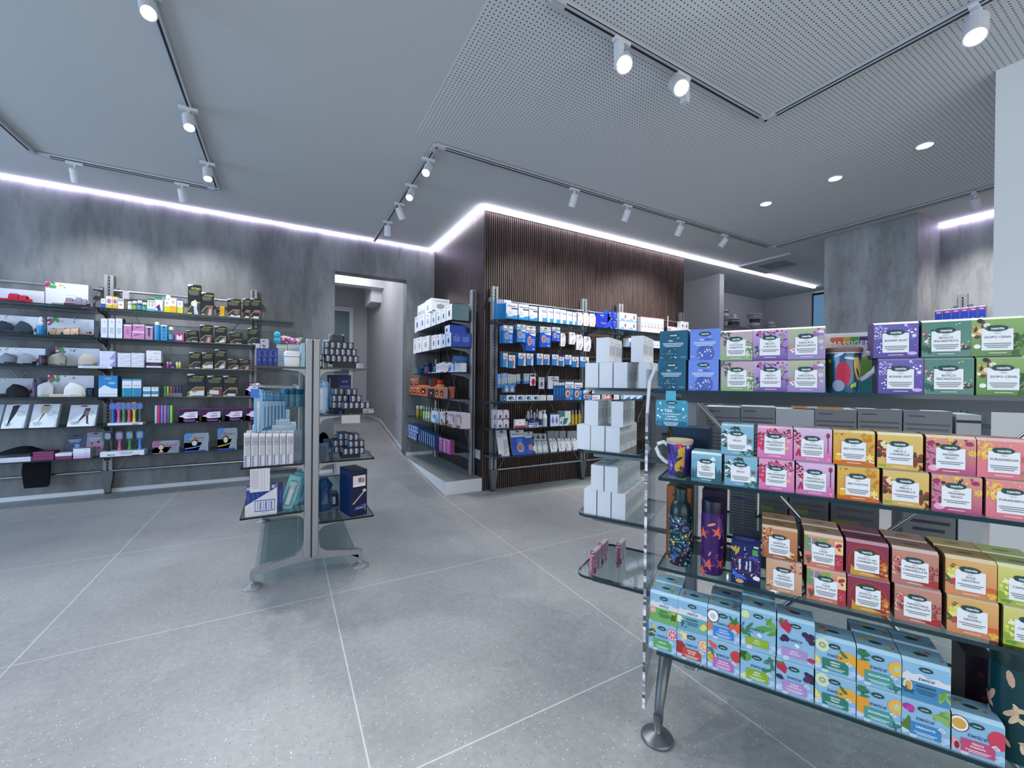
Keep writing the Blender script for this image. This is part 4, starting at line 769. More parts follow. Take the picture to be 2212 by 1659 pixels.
for j,(a,b_,y,l,s,bd) in enumerate([(1640,1702,1062,'grey carton back under the pink tea cartons','T,.3,.5,.2,22242c,Lenodiar;l,.1,.9,.8,2,.1,5c5e66;r,.05,.62,.5,.7,8a8a4c','6c6f74'),(1705,1790,1068,'grey carton back left of the middle rods','T,.7,.5,.2,22242c,Lenodiar;l,.1,.9,.8,2,.1,5c5e66;r,.05,.62,.5,.7,8a8a4c','6c6f74'),(1795,1900,1078,'grey carton back under the honey tea cartons','l,.1,.9,.8,4,.14,5c5e66;r,.05,.5,.6,.6,8a8a4c','6c6f74'),(1950,2065,1110,'grey carton back lettered in black under the fig tea cartons','T,.15,.4,.3,1c1e24,Pol;l,.1,.9,.85,2,.14,3c3e46','7c7f84'),(2070,2122,1120,'white carton under the coral tea cartons','','c8cad0'),(1576,1636,1058,'grey printed folder behind the winter tea carton','l,.05,.45,.95,14,.06,54565c;l,.5,.95,.95,14,.06,54565c;T,.3,.82,.06,3c3c78,UltraMag;r,.5,.74,.95,.8,5c5a90','7c7f84')]):
    rear(ZT[2]+.0004, a, b_, y, l, s, bd)
zq = ST.hit(1760,883,.47)[1]
rear(zq, 1712, 1822, 868, 'flat orange box lying on top of the grey carton row', 'r,.0,.3,1,.5,c8803c;r,.3,.0,.5,1,d8dade', 'd8a04c', d=.08, off=.48, name='flat_box')
rear(ST.hit(1950,890,.47)[1], 1893, 1925, 874, 'small dark green and blue box on the grey carton row', 'r,.5,0,1,1,2c70a8', '3c5c4c', d=.06, off=.48, name='flat_box')
rear(ST.hit(1950,890,.47)[1], 1952, 1987, 873, 'small blue box on the grey carton row at right', 'r,0,.6,1,1,c0b8c0', '2c78b8', d=.06, off=.48, name='flat_box')
SRW = Frm(6.44,1.7,-pi/2)
mb = MB()
o = None
for j in range(6):
    a,_ = SRW.hit(2019+j*18.6, 690, .02); b_,_ = SRW.hit(2036+j*18.6, 690, .02)
    c = carton_mb((b_-a)*.97,.2,.05,'1f3fb4','r,.12,.78,.88,.9,d03a6c;r,.25,.82,.75,.86,f0c8d8;w,.5,.35,.28,6,7ab4f0;e,.5,.12,.3,.08,b8d8f8;r,0,.93,1,1,c8d0e8',side='c8ccd4').build('toothpaste_carton', None, SRW.W((a+b_)/2,.02,1.8754), SRW.a)
    tag(c, 'tall bright blue carton with red band before the recess wall, %s' % ordn(j,6), 'carton', 'bright blue cartons in the right recess')
# ================================================================ goods: shared makers
CUR = [SL, 0, .03]
def on(S, z, off=.03): CUR[0], CUR[1], CUR[2] = S, z+.0004, off
def C(x0, x1, yt, body, spec, label, **k):
    off = k.pop('off', CUR[2]); zb = k.pop('zb', CUR[1]); cat = k.pop('cat', 'box'); name = k.pop('name', 'product_box'); sp = k.pop('grp', None)
    return carton(CUR[0], zb, x0, x1, yt, body, spec, label, cat, name, off=off, group=sp, **k)
def Bt(x0, x1, yt, prof, body, cap, label, capat=.8, off=None, sx=1, zb=None, grp=None, name='bottle', cat='bottle', band=None, seg=16, labelz=None):
    S, z, o_ = CUR; off = o_ if off is None else off; zb = z if zb is None else zb
    c, w, h = fit(S, x0, x1, yt, off, zb); r = app_r(S, (x0+x1)/2, x1-x0, yt, off)
    t = E_(name, S.W(c, off+r, zb), S.a, label, cat, grp)
    P = [(a*r, b*h) for a,b in prof if b <= capat]; Q = [(a*r, b*h) for a,b in prof if b >= capat]
    mb = MB().lathe(P, M(body,.35) if isinstance(body,str) else body, seg)
    if labelz: a0,a1,cl = labelz; mb.lathe([(r*1.003,a0*h),(r*1.003,a1*h)], M(cl), seg)
    mb.build(name+'_body', t)
    if Q: MB().lathe(Q, M(cap,.4), seg).build('lid' if name == 'jar' else 'cap', t)
    t['h'] = h; return t
CYL = [(.95,0),(1,.02),(1,.78),(.7,.8),(.7,.81),(.72,.82),(.72,.98),(.6,1)]
CAN = [(.95,0),(1,.02),(1,.8),(.96,.83),(.8,.84),(.82,.85),(.82,.98),(.7,1)]
JAR = [(.92,0),(1,.04),(1,.66),(.95,.7),(1.02,.71),(1.02,.98),(.95,1)]
SPR = [(.9,0),(1,.03),(1,.5),(.8,.62),(.35,.68),(.35,.7),(.4,.71),(.42,.86),(.3,.98),(.1,1)]
BTL = [(.95,0),(1,.02),(1,.62),(.8,.72),(.4,.78),(.4,.8),(.5,.81),(.48,.98),(.4,1)]
def tilted(S, x0, x1, yt, yb, zb, body, spec, label, lean=.35, off=.12, n=1, th=.012, name='packet', cat='packet', grp=None, gap=.016, side=None, hole=True, nm='behind'):
    """flat packs leaning back against the next one"""
    c, w, hh = fit(S, x0, x1, yt, off, zb); out = []
    a,_ = S.hit(x0, yb, off-.06); b,_ = S.hit(x1, yb, off-.06); c = (a+b)/2; w = abs(b-a); h = hh/cos(lean)*.97
    for i in range(n):
        mb = carton_mb(w, h, th, body, spec, side=side or 'c8ccd4')
        if hole: art(mb, front(w,h), w, h, 'e,.5,.94,.14,.025,101216', 30)
        o = mb.build(name, None, S.W(c, off-.06+i*gap, zb), S.a); o.rotation_euler[0] = 0
        o.rotation_mode = 'XYZ'; o.matrix_world = Matrix.Translation(S.W(c, off-.06+i*gap, zb)) @ Matrix.Rotation(S.a, 4, 'Z') @ Matrix.Rotation(-lean, 4, 'X')
        tag(o, label + ('' if n == 1 else ', in front' if i == 0 else ', %s one %s' % (ORD[i], nm)), cat, grp); out.append(o)
    return out
def shoe(S, x0, x1, zb, kind, up, sole, ins, label, off=.09, flip=1, H=.085, yaw=0, wd=.072, grp='slippers and sandals on the left shelves', y=None):
    a,_ = S.hit(x0, 700, off); b,_ = S.hit(x1, 700, off); c = (a+b)/2; L = abs(b-a)
    t = E_('sandal' if kind != 'clog' else 'slipper', S.W(c, off if y is None else y, zb), S.a+yaw, label, 'sandal' if kind != 'clog' else 'slipper', grp)
    n = 24
    def outline(k, z, e=0):
        P = []
        for j in range(n):
            t_ = 2*pi*j/n; u = cos(t_); v = sin(t_); wid = wd/2*(.78+.22*(1 if u*flip > 0 else -.2*u*0))*(1-.10*(u*flip < 0)); 
            x = u*L/2*k; P.append((x, v*wid*k, z + e*max(0,(u*flip))**3*.012))
        return P
    MB().loft([outline(.96,0),outline(1,.008),outline(1.0,.022,1),outline(.97,.026,1)], M(sole,.7)).build('sole', t)
    mi_ = MB(); mi_.loft([outline(.94,.0262,1),outline(.92,.029,1)], M(ins,.8)); mi_.build('insole', t)
    mb = MB()
    def arch(x, hw, h, r0): return [(x, -hw*cos(pi*j/8), r0+h*sin(pi*j/8)) for j in range(9)]
    U = M(up,.75)
    if kind == 'strap':   # two broad straps
        for x0_,x1_,h in ((-.04,.18,.05*H/.062),(.20,.38,.042*H/.062)):
            r = [arch(flip*L*(x0_+(x1_-x0_)*q), wd*.47, h*(1-.1*q), .012) for q in (0,.5,1)]
            r2 = [[(p[0],p[1]*1.06,p[2]+.003) for p in q] for q in r]
            mb.loft(r2, U, closed=False, caps=False); mb.loft([q[::-1] for q in r], U, closed=False, caps=False)
            mb.box(min(flip*L*x0_,flip*L*x1_)+.006,max(flip*L*x0_,flip*L*x1_)-.006,-wd*.1,wd*.25,h*.98+.012,h*1.0+.017,CHROME)
    else:   # closed toe
        R = []
        for q in (0,.25,.5,.75,.92,1):
            x = flip*L*(-.06+.55*q); k = sqrt(max(0,1-(max(0,q-.2)/.8)**2.6)); R.append(arch(x, wd*.47*max(.12,k), max(.008,(H-.02)*(1-.15*q)*(.25+.75*k)*(.6 if q == 0 else 1)), .015))
        if kind == 'fluff': R = [[(p[0]+.003*sin(31*i+7*j), p[1]*1.05, p[2]+.004*sin(17*i+13*j)) for j,p in enumerate(q)] for i,q in enumerate(R)]
        mb.loft(R, U, closed=False, caps=False, smooth=True)
        if kind == 'fluff': mb.lathe([(.006,0),(.016,.006),(.018,.014),(.006,.022)], M(up,.9), 14, c=(-flip*0,0,H-.03), sx=2.6, sy=2.4) if 0 else None
    mb.build('upper', t)
    return t
def shoebox(x0, x1, yt, label, splash=1, off=.16, d=.12, body='d6daea'):
    return C(x0, x1, yt, body, ('k,%d,8,.0,.6,.12,.98,.045,a02a60/b83a6c;k,%d,8,.08,.72,.22,.98,.045,5a9a54/6aae5a/4a8a5c;k,%d,5,.3,.8,.6,.96,.02,e8c060/70a0d0/a03a78;k,%d,5,.75,.1,.95,.4,.03,6a2a58/b03a6c;' % (x0,x0+1,x0+2,x0+3) if splash else '')+'l,.4,.8,.5,1,.05,c0c6dc', label, off=off, d=d, name='shoe_box', side='b4b8cc')
# ================================================================ left wall goods
def futuro(x0, x1, yt, what, label, **k):
    pics = {'knee':'p,c8ccd4,.5,.0,.45,.3,.35,.4,.55,.5,.75,.42,.7,.2,.85,.0;e,.45,.36,.2,.09,e0e2e8','arm':'p,8a5a58,.4,0,.6,.36,.98,.4,.98,0;p,c8b0b0,.55,0,.7,.3,.85,.28,.8,0','neck':'e,.7,.28,.2,.12,8a6a66;p,e4e0e6,.15,0,.3,.14,.6,.08,.95,.14,.98,0','wrist':'p,b88a88,.4,0,.55,.2,.7,.3,.98,.38,.98,.1;p,e0dce4,.35,0,.45,.14,.8,.22,.9,.05','foot':'p,2a2c34,.5,.04,.7,.1,.8,.38,.98,.38,.98,.05;p,dfe0e6,.45,.02,.95,.02,.95,.07,.5,.09','belt':'p,8a5a52,.3,.2,.45,.42,.98,.42,.98,.2;p,e2e4ea,.12,.03,.12,.22,.95,.26,.95,.03;e,.4,.22,.14,.05,b88878','torso':'p,7a3c3c,.35,0,.45,.42,.95,.42,.95,0;p,dadce2,.15,.1,.15,.3,.75,.28,.75,.08','back':'p,a06a60,.3,.1,.45,.42,.98,.42,.98,.1;p,24283a,.2,.14,.2,.3,.9,.3,.9,.12;p,e4e4ea,.28,0,.3,.12,.8,.12,.85,0'}
    s = 'r,0,.93,.4,1,dcdfe4;p,14151a,.0,.9,.1,.93,.3,.97,1,.975,1,.9;s,.6,.872,.1,e0d868,FUTURO,.72;l,.06,.85,.8,5,.035,8a8c70;r,0,0,1,.42,3a3c48;p,26282e,0,.42,0,.16,.45,.42;%s;p,e0d070,.0,.15,.45,.42,.98,.42,.98,.40,.46,.40,.0,.12;r,.0,.0,.32,.05,d8cc4c' % pics[what]
    d = k.pop('d', .06)
    o = C(x0, x1, yt, '1c1d22', s, label, cat='box', name='support_box', side='5a4628', top='15161a', d=d, grp='black and yellow body support boxes', **k)
    return o
on(SL, ZL[0], .02)
shoebox(-40, 96, 624, 'white shoe box at the far left behind the red sandal, top shelf', 0); shoebox(98, 191, 612, 'white shoe box with colour splashes on the top left shelf')
shoe(SL, -22, 70, CUR[1], 'strap', 'b01c3c','b81838','c02848', 'bright red buckled sandal at the left end of the top shelf', H=.08)
shoe(SL, 112, 178, CUR[1], 'strap', '6c6880','8a8a88','e4e2d0', 'grey strapped sandal with white insole, left of the pair', yaw=.1, off=.115)
shoe(SL, 138, 194, CUR[1], 'strap', '7c7890','5a2838','ece8d6', 'grey strapped sandal with white insole, right of the pair', off=.05, yaw=.1)
for a in [(218,228,645,'e4e8f2','r,0,0,1,.45,2456c0;l,.2,.8,.8,2,.1,4a7ac0','small white and blue box beside the left upright'),(229,242,640,'ecdfe4','r,0,0,1,.3,d8b83c;e,.5,.6,.35,.2,b87888;r,0,.85,1,1,f0f0f0','pink and yellow box, nearer the upright'),(243,254,641,'e6d4da','r,0,0,1,.35,d8b030;e,.5,.6,.35,.18,a86878;r,0,.85,1,1,e8d83c','pink box with yellow lid, right of its twin'),(255,267,645,'eef0f4','r,0,.75,1,.95,7ab0d8;e,.5,.4,.3,.08,c08898','white box with blue top stripe'),(318,334,644,'eef0ee','r,0,.86,1,.98,30343c;r,0,.0,1,.2,7aa8dc;e,.3,.5,.12,.2,a8b4a8;e,.7,.5,.12,.2,a8b4a8;r,0,.7,1,.8,9ac070','white and green box showing two legs'),(335,351,640,'e6ecee','r,0,.78,1,1,2c8a64;r,0,0,1,.1,3c9cb0;p,5a2c60,.1,.3,.6,.5,.8,.1,.5,.05','white and teal box with purple shoe picture'),(355,367,648,'f0ecf0','r,0,0,1,.5,d8cc34;l,.2,.8,.8,2,.1,8a7a90','white and yellow box under the round jar'),(367,381,643,'f0e4f0','r,0,0,1,.45,e0b02c;r,0,.94,1,1,e0c030;l,.2,.8,.75,2,.1,a070a0','white and golden box'),(383,395,646,'eceef6','r,0,0,1,.45,dcd830;r,0,.88,1,1,5a68d0;l,.2,.8,.7,2,.1,8a8ab0','white and yellow box with violet top')]:
    C(a[0],a[1],a[2],a[3],a[4],a[5]+', top shelf on the left wall', d=.045)
Bt(357,368,637,[(.6,0),(1,.1),(1,.7),(.7,1)],'eceef2','eceef2','round white jar standing on a small yellow box', capat=1, zb=CUR[1]+.125, name='jar', cat='jar')
t = E_('foot_brush', SL.W(SL.hit(271,660,.03)[0],.04,CUR[1]), 0, 'wooden handled brush wrapped in clear film on the top left shelf', 'brush')
MB().box(-.008,.008,-.006,.006,0,.13,M('8a6a44')).build('handle', t); MB().box(-.022,.03,-.01,.01,.10,.185,M('b8b4bc',.4),.008).build('brush_head', t)
for i,(a,b_,y,bd,lb) in enumerate([(275,285,651,'a8b8bc','d8e4e4'),(286,295,650,'3f6c34','88b040'),(296,306,649,'2c3c5c','4a90c0'),(307,316,653,'2c5c40','4aae6c')]):
    Bt(a,b_,y,JAR,bd,'e8eaee','small glass jar with white lid, %s of four on the top left shelf' % ordn(i,4), capat=.7, name='jar', cat='jar', grp='small jars on the top left shelf', labelz=(.1,.55,lb))
futuro(406,434,615,'knee','tall black and yellow support box with knee picture, top shelf'); futuro(435,461,632,'arm','black and yellow support box with arm picture, top shelf')
futuro(467,480,662,'wrist','low black support box behind the yellow carton, top shelf', off=.06); C(475,485,661,'dcae24','l,.2,.8,.7,4,.1,c89a18','small plain yellow carton before the black support boxes', d=.04)
futuro(491,520,646,'neck','black and yellow support box with neck collar picture, top shelf'); futuro(525,541,645,'back','black support box partly hidden at the end of the top shelf', off=.05); futuro(541,563,645,'back','black support box with white back brace, rightmost on the top shelf')
on(SL, ZL[1], .02)
shoebox(-30,92,682,'shoe box behind the navy slip-on shoes'); shoebox(102,203,688,'shoe box behind the beige sandals')
for i in (0,1): shoe(SL, (-42,4)[i], (34,74)[i], CUR[1], 'clog','2c3848','1c2028','3a4658','navy slip-on shoe on the second shelf, %s one' % ('left','right')[i], H=.13, yaw=(.1,-.1)[i], off=(.115,.04)[i])
Bt(75,95,683,SPR,M('1e8ac8',.15),'e4eaf0','blue spray bottle with white trigger on the second shelf', capat=.55)
for i in (0,1): shoe(SL, (102,132)[i], (174,203)[i], CUR[1], 'strap','c8a890','2a2a2c','d8c4ac','beige strap sandal on the second shelf, %s one' % ('left','right')[i], off=(.115,.04)[i], yaw=(-.1,.06)[i], flip=-1)
for i,a in enumerate((218,234,250)): C(a,a+15,688,'dfe4f4','e,.5,.84,.1,.02,8a90a8;l,.25,.75,.8,1,.02,8a90a8;l,.2,.8,.5,4,.08,9aa2bc;r,.97,0,1,1,202858','tall white carton with dark edge, %s of three on the second shelf' % ordn(i,3), side='1c2250', d=.09, grp='tall white cartons second shelf')
PK = 'r,0,.9,1,1,ecdce8;e,.5,.5,.2,.25,b878a8;l,.3,.7,.2,1,.05,f0dcea'
C(267,284,701,'cc88bc',PK,'pink carton with white top, second shelf', d=.06); o = C(285,312,716,'cc88bc','r,0,.85,1,1,ecdce8;p,7a4a78,.1,.4,.3,.6,.9,.75,.4,.5','pink flat carton, lower of two stacked', d=.06); C(287,312,701,'cc88bc','r,0,.85,1,1,ecdce8;p,7a4a78,.1,.4,.3,.6,.9,.75,.4,.5','pink flat carton, upper of two stacked', zb=top_of(o), d=.06)
C(314,330,705,'b890b8','r,0,.9,1,1,ecdce8;e,.5,.5,.15,.3,5a3a60;r,.3,.75,.7,.88,3a2a40','mauve carton with dark pattern, second shelf', d=.05)
Bt(332,345,695,CAN,'3c9cd8','f0f2f6','light blue spray can with white cap on the second shelf', capat=.82, name='spray_can', cat='can'); C(347,361,702,'3c9cd0','r,0,.92,1,1,f0f4f8;p,1c3c5c,.3,.9,.7,.9,.6,.78,.4,.78;k,3,14,.3,.1,.7,.7,.08,2a4a6c','blue carton with dark plant pattern, second shelf'); Bt(363,375,706,CAN,'7ab8dc','eef0f2','pale blue small bottle with white cap, second shelf', capat=.6, labelz=(.1,.45,'5aa8d8'))
C(377,398,718,'b04a7c','r,.2,.15,.8,.7,ecdce4;p,38303c,.35,.7,.65,.7,.5,.55','magenta carton with white panel beside the support boxes', side='7a1c4c', d=.07)
futuro(403,428,714,'foot','low black support box, leftmost on the second shelf'); futuro(432,458,702,'arm','tall black support box beside the low one, second shelf'); futuro(464,489,705,'wrist','tall black support box, middle of the second shelf row'); futuro(497,523,718,'foot','low wide black support box on the second shelf'); futuro(535,558,709,'foot','tall black support box at the right end of the second shelf')
on(SL, ZL[2], .02)
shoebox(-30,98,751,'shoe box behind the grey fluffy slippers'); shoebox(120,215,752,'shoe box behind the beige fluffy slippers')
for i in (0,1): shoe(SL, (-30,10)[i], (40,80)[i], CUR[1], 'fluff','8c96a4','14181e','707a88','grey fluffy slipper on the third shelf, %s one' % ('left','right')[i], H=.12, off=(.115,.04)[i])
for i in (0,1): shoe(SL, (103,142)[i], (174,212)[i], CUR[1], 'fluff','b8b0a8','7c7668','8a8270','beige fluffy slipper on the third shelf, %s one' % ('left','right')[i], H=.14, yaw=(.1,-.1)[i], flip=(-1,1)[i], off=(.115,.04)[i])
Bt(80,100,767,[(.96,0),(1,.03),(1,.97),(.96,1)],'1a2038','1a2038','dark blue patterned tin on the third shelf', capat=1, name='tin', cat='tin', labelz=(.3,.6,'5a2c44'))
def stack(x0,x1,ys,bodies,spec,label,d=.09,**k):
    zb = CUR[1]; n = len(ys)
    for i,y in enumerate(ys):
        o = C(x0,x1,y,bodies if isinstance(bodies,str) else bodies[i],spec if isinstance(spec,str) else spec[i],label+', %s' % ('lower' if i == 0 and n == 2 else 'upper' if n == 2 else ('bottom','second','third','fourth','fifth','sixth')[i] + ' of the stack' if i < n-1 else 'topmost of the stack'),zb=zb,d=d,**k); zb = top_of(o)
    return o
stack(215,249,(776,758.5),'d8dcf4','p,9a9ce0,.6,.0,1,0,1,.95;l,.1,.6,.85,1,.05,8a90c0;l,.1,.4,.2,1,.05,8a90c0','lilac white carton with violet corner',grp='lilac cartons third shelf')
for i in (0,1): stack((254,283.5)[i],(283,311.5)[i],(783.5,773,762.5),'dfe0ee','l,.08,.6,.85,1,.1,70607a;p,c8cce0,.3,.3,.9,.5,.9,.2;r,.98,0,1,1,70306c','flat white carton in the %s stack beside the lilac ones' % ('left','right')[i],grp='flat white cartons third shelf')
stack(316,348,(790.5,783,774,766,757.5),['ecebf2','3c1c44','e8e8ee','eceaf2','f0eef4'],['l,.1,.9,.5,1,.3,8a8a98','l,.1,.9,.5,1,.3,a05a90','l,.1,.45,.7,1,.2,3a3440;l,.55,.9,.7,1,.2,3a3440','l,.1,.9,.3,1,.1,9a90a0','t,.7,.4,.4,6a2850,Papidue;l,.06,.4,.7,1,.1,6a6470'],'thin white or plum carton beside the tiny bottles')
t = MB().box(-.12,.12,-.0,.002,-.018,.004,M('e4e8f2')).box(-.09,.09,-.0005,0,-.009,-.005,M('5a78b8')).build('shelf_label', loc=SL.W(SL.hit(206,796,-.003)[0],-.004,ZL[2])); tag(t,'long white shelf label with blue lettering under the lilac cartons','label')
for i,(x,cl) in enumerate(((362,'b040a8'),(368,'b040a8'),(382,'d8d4a0'),(388,'d0c83c'))):
    Bt(x-2.6,x+2.6,782,CYL,cl,'e8e8ee','tiny coloured bottle in the purple display, %s' % ordn(i,4), capat=.8, grp='tiny bottles third shelf', seg=10)
C(366,380,788,'2c1a4c','T,.5,.3,.35,f0eef4,Phyto','dark purple card stand between tiny bottles', d=.02, off=.015, name='card_stand', cat='display')
futuro(409,434,761,'foot','black support box, leftmost on the third shelf'); futuro(435.5,461,762,'belt','black support box with white bandage, third shelf'); futuro(464,488,755,'wrist','tallest black support box on the third shelf'); futuro(493,516,776,'wrist','low black and yellow support box, third shelf'); futuro(517,540,776.5,'arm','low black support box at the right end of the third shelf')
on(SL, ZL[3], .02)
shoebox(-30,80,817,'shoe box behind the black slipper', body='a8aebc'); shoebox(103,203,811,'shoe box behind the white clogs')
shoe(SL, -22, 66, CUR[1], 'clog','14161c','101216','1c1e26','black felt slipper on the fourth shelf', H=.13)
for i in (0,1): shoe(SL, (76,106)[i], (150,188)[i], CUR[1], 'clog','dcdcde','c8bfa8','9a948c','white closed clog on the fourth shelf, %s one' % ('left','right')[i], H=.155, yaw=(.12,-.08)[i], flip=(-1,1)[i], off=(.115,.04)[i])
Bt(68,79,818,CYL,'4a4060','2c2838','small patterned dark bottle beside the black slipper'); C(186,200,838,'2c4868','l,.2,.8,.7,3,.2,8a9ab0','small dark blue box beside the white clogs', d=.04, off=.1)
C(213,254,811.5,'2c88c8','p,e4eaf6,0,.14,1,.14,1,.38,.7,.4,.3,.55,0,.36;r,0,0,1,.14,e0e6f4;r,0,.12,1,.13,3c6ca0;T,.5,.87,.08,dce8f4,Lynfase;e,.7,.65,.2,.06,8ac0e4','blue and white carton with a snowy mountain, fourth shelf', side='0c3c68', d=.1)
for i in (0,1): C((264,285.5)[i],(284.5,305)[i],818.5,'2c8ac0>38a0b8>.12','r,0,.48,1,.9,e6e8f2;r,0,.9,1,1,3c98bc;T,.5,.62,.06,303848,EVADREN;l,.3,.7,.8,1,.03,9aa','white and turquoise medium carton, %s of the pair' % ('left','right')[i].replace('9aa',''), side='9aa4b0', d=.07) if 0 else C((264,285.5)[i],(284.5,305)[i],818.5,'2c8ac0','r,0,.48,1,.9,e6e8f2;r,0,.9,1,1,3c98bc;T,.5,.62,.06,303848,EVADREN;r,0,0,.2,.48,48a8a0','white and turquoise medium carton, %s of the pair' % ('left','right')[i], side='9aa4b0', d=.07)
for i in (0,1): C((309,327)[i],(325,342)[i],835.5,'e8eaf2','r,0,.22,1,.55,3498b4;T,.5,.8,.08,303848,EVADREN;r,0,.94,1,1,70b8cc','white and turquoise small carton, %s of the pair' % ('left','right')[i], side='b0b8c4', d=.05)
t = E_('pen_holder', SL.W(SL.hit(374,850,.03)[0],.03,CUR[1]), 0, 'clear rack holding thin coloured tubes on the fourth shelf', 'display')
MB().box(-.075,.075,-.012,.03,0,.004,PLAST).box(-.075,.075,-.0125,-.0115,.0,.035,PLAST).build('rack', t)
for i,(x,cl) in enumerate(((356.5,'3c9a5c'),(362.5,'a8d848'),(370,'d84860'),(377,'4a5068'),(384,'4c3c98'),(390,'3c3c68'))): Bt(x-2.3,x+2.3,833,[(.9,0),(1,.02),(1,.94),(1,.95),(1,.99),(.9,1)],cl,'14161c','thin coloured tube in the clear rack, %s' % ordn(i,6), capat=.94, seg=10, grp='thin tubes fourth shelf', name='tube', cat='tube', zb=CUR[1]+.0045)
futuro(405,443,808,'belt','large black support box with white belt, leftmost on the fourth shelf', d=.05); futuro(448,481,812,'torso','large black support box with bare torso, fourth shelf', d=.05); o = futuro(482,514,812,'back','large black and gold support box, right end of the fourth shelf', d=.055)
def padbag(x0, x1, yt, label, zb=None, kind='purple', off=.03, d=.06, grp=None):
    S, z, _ = CUR; z = z if zb is None else zb; c, w, h = fit(S, x0, x1, yt, off, z)
    col, sd = {'purple':('74267e','b0a8a4'),'white':('dfe2ee','8a94a8'),'blue':('d8e2f2','98a4b4')}[kind]
    mb = MB(); R = []
    for k,zz in ((.93,0),(1,.04),(1.0,.5),(.985,.9),(.9,1.0)):
        q = k*w/2; R.append([(-q,.006*(1-k),zz*h),(q,.006*(1-k),zz*h),(q*1.02,d*.5,zz*h),(q,d,zz*h),(-q,d,zz*h),(-q*1.02,d*.5,zz*h)])
    b0 = len(mb.v); mb.loft(R, M(sd,.5)); A_ = M(col,.35)
    for i in range(len(R)-1): mb.add([R[i][0],R[i][1],R[i+1][1],R[i+1][0]], [(0,1,2,3)], A_); 
    for v in range(len(mb.v)): pass
    F = front(w*.94, h, -.0015)
    sp = {'purple':'p,f0ecf4,.02,.5,.16,.55,.3,.75,.94,.8,.94,.34,.3,.3,.16,.42,.02,.44;r,.42,.42,.8,.52,b898d0;l,.5,.8,.66,2,.06,5a5ca0;l,.2,.85,.22,3,.06,c080c8;r,.86,.06,.96,.09,f4f0f4',
      'white':'p,b06090,0,1,.3,1,0,.35;p,8a90a0,1,1,1,0,.5,0,.92,1;s,.66,.66,.3,9a2c58,Sicura;e,.3,.52,.13,.24,2c2226;e,.3,.5,.1,.2,e0b8a4;p,e8c4b0,.22,.1,.3,.35,.4,.1;l,.5,.9,.4,1,.06,a03c68',
      'blue':'p,4a90d8,0,1,.35,1,0,.5;p,9aa4b2,1,1,1,0,.55,.0,.9,1;s,.55,.76,.2,9a2c58,Sicura;e,.42,.5,.14,.17,3a2a2c;e,.4,.46,.11,.14,ecd0c0;p,%s,.0,.2,.4,.26,.75,.36,.7,.3,.4,.2,.0,.14;l,.1,.3,.6,2,.05,3c4a60;r,0,0,.9,.07,2c50b0' % ('a8b838' if d < .061 else '5aa0d8')}[kind]
    art(mb, F, w*.94, h, sp)
    o = mb.build('pad_packet', None, S.W(c, off, z), S.a); o['h'] = h; return tag(o, label, 'packet', grp)
padbag(530,560,826,'purple packet with white bottle shape, on the fourth shelf end')
on(SL, ZL[4], .03)
LEG = ['p,2a2e40,.3,.95,.6,.95,.5,.6,.35,.3,.3,.1,.22,.1,.25,.4','p,b0a490,.3,.95,.7,.9,.6,.6,.3,.62;p,8a6a5c,.4,.6,.5,.6,.3,.2,.2,.1,.3,.25','p,5a3a3c,.55,.85,.75,.85,.7,.5,.75,.12,.85,.08,.68,.1,.62,.5,.35,.15,.2,.1,.35,.2,.5,.55']
for i,(x0,x1,y) in enumerate(((1,51,873),(62,120,872),(144,204,874))):
    tilted(SL, x0, x1, y, 924, CUR[1], 'ccd0dc', 'p,f0f2f6,0,0,.9,0,1,.5,.6,.7,0,.2;'+LEG[i]+';l,.1,.45,.2,3,.05,8a90a0;l,.55,.9,.7,4,.06,a0a6b4', 'silvery hosiery packet with leg picture, %s group on the fifth shelf' % ORD[i], lean=.42, off=.1, n=3, grp='hosiery packets on the fifth shelf')
tilted(SL, -52, -4, 873, 924, CUR[1], 'a8b0c4', LEG[0], 'silvery hosiery packet cut by the left picture edge', lean=.42, off=.1)
def tray(x0,x1,label,spec='',off=.005,d=.13,h=.03,y=911):
    S,z,_ = CUR; a,_ = S.hit(x0,y,off); b_,_ = S.hit(x1,y,off); w = b_-a
    return tag(carton_mb(w,h,d,'e6e8f0',spec,side='c8ccd8').build('display_tray', None, S.W((a+b_)/2, off, z), S.a), label, 'display tray')
tray(232,308,'white low tray of silicone facial brushes','r,.7,.2,.88,.5,14161c;t,.6,.3,.3,e0a0c0,beauty',h=.022)
def fbrush(px, zb, cap, col, pad, h, label, y=.045, sq=0, grp=None):
    S = CUR[0]; a,_ = S.hit(px, 900, y); t = E_('facial_brush', S.W(a,y,zb), S.a, label, 'brush', grp)
    hw = .029; n = 20
    def ell(w_,h_,cz,yy): return [(w_*(abs(cos(2*pi*j/n))**(.6 if sq else 1))*(1 if cos(2*pi*j/n) > 0 else -1), yy, cz+h_*(abs(sin(2*pi*j/n))**(.6 if sq else 1))*(1 if sin(2*pi*j/n) > 0 else -1)) for j in range(n)]
    cz = h-(.042 if not sq else .05); mb = MB()
    mb.loft([ell(hw*.9,.04,cz,.009),ell(hw,.042,cz,.002),ell(hw,.042,cz,-.006),ell(hw*.85,.036,cz,-.009)], M(col,.5))
    mb.loft([[(w_*cos(2*pi*j/10), .007*sin(2*pi*j/10), z) for j in range(10)] for w_,z in ((.016,0),(.012,.03),(.009,(cz-.04)*.6),(.013,cz-.034))], M(col,.45), smooth=True)
    mb.build('handle', t)
    mp = MB(); mp.loft([ell(hw*.78,.033,cz,-.009),ell(hw*.74,.03,cz,-.014)], M(pad,.7)); mp.build('brush_pad', t)
    if cap: mc = MB(); mc.loft([ell(hw*1.2,.055,cz,.016),ell(hw*1.3,.058,cz,.012),ell(hw*1.3,.058,cz,-.018),ell(hw*1.15,.052,cz,-.024)], PLAST); mc.build('clear_cover', t)
    return t
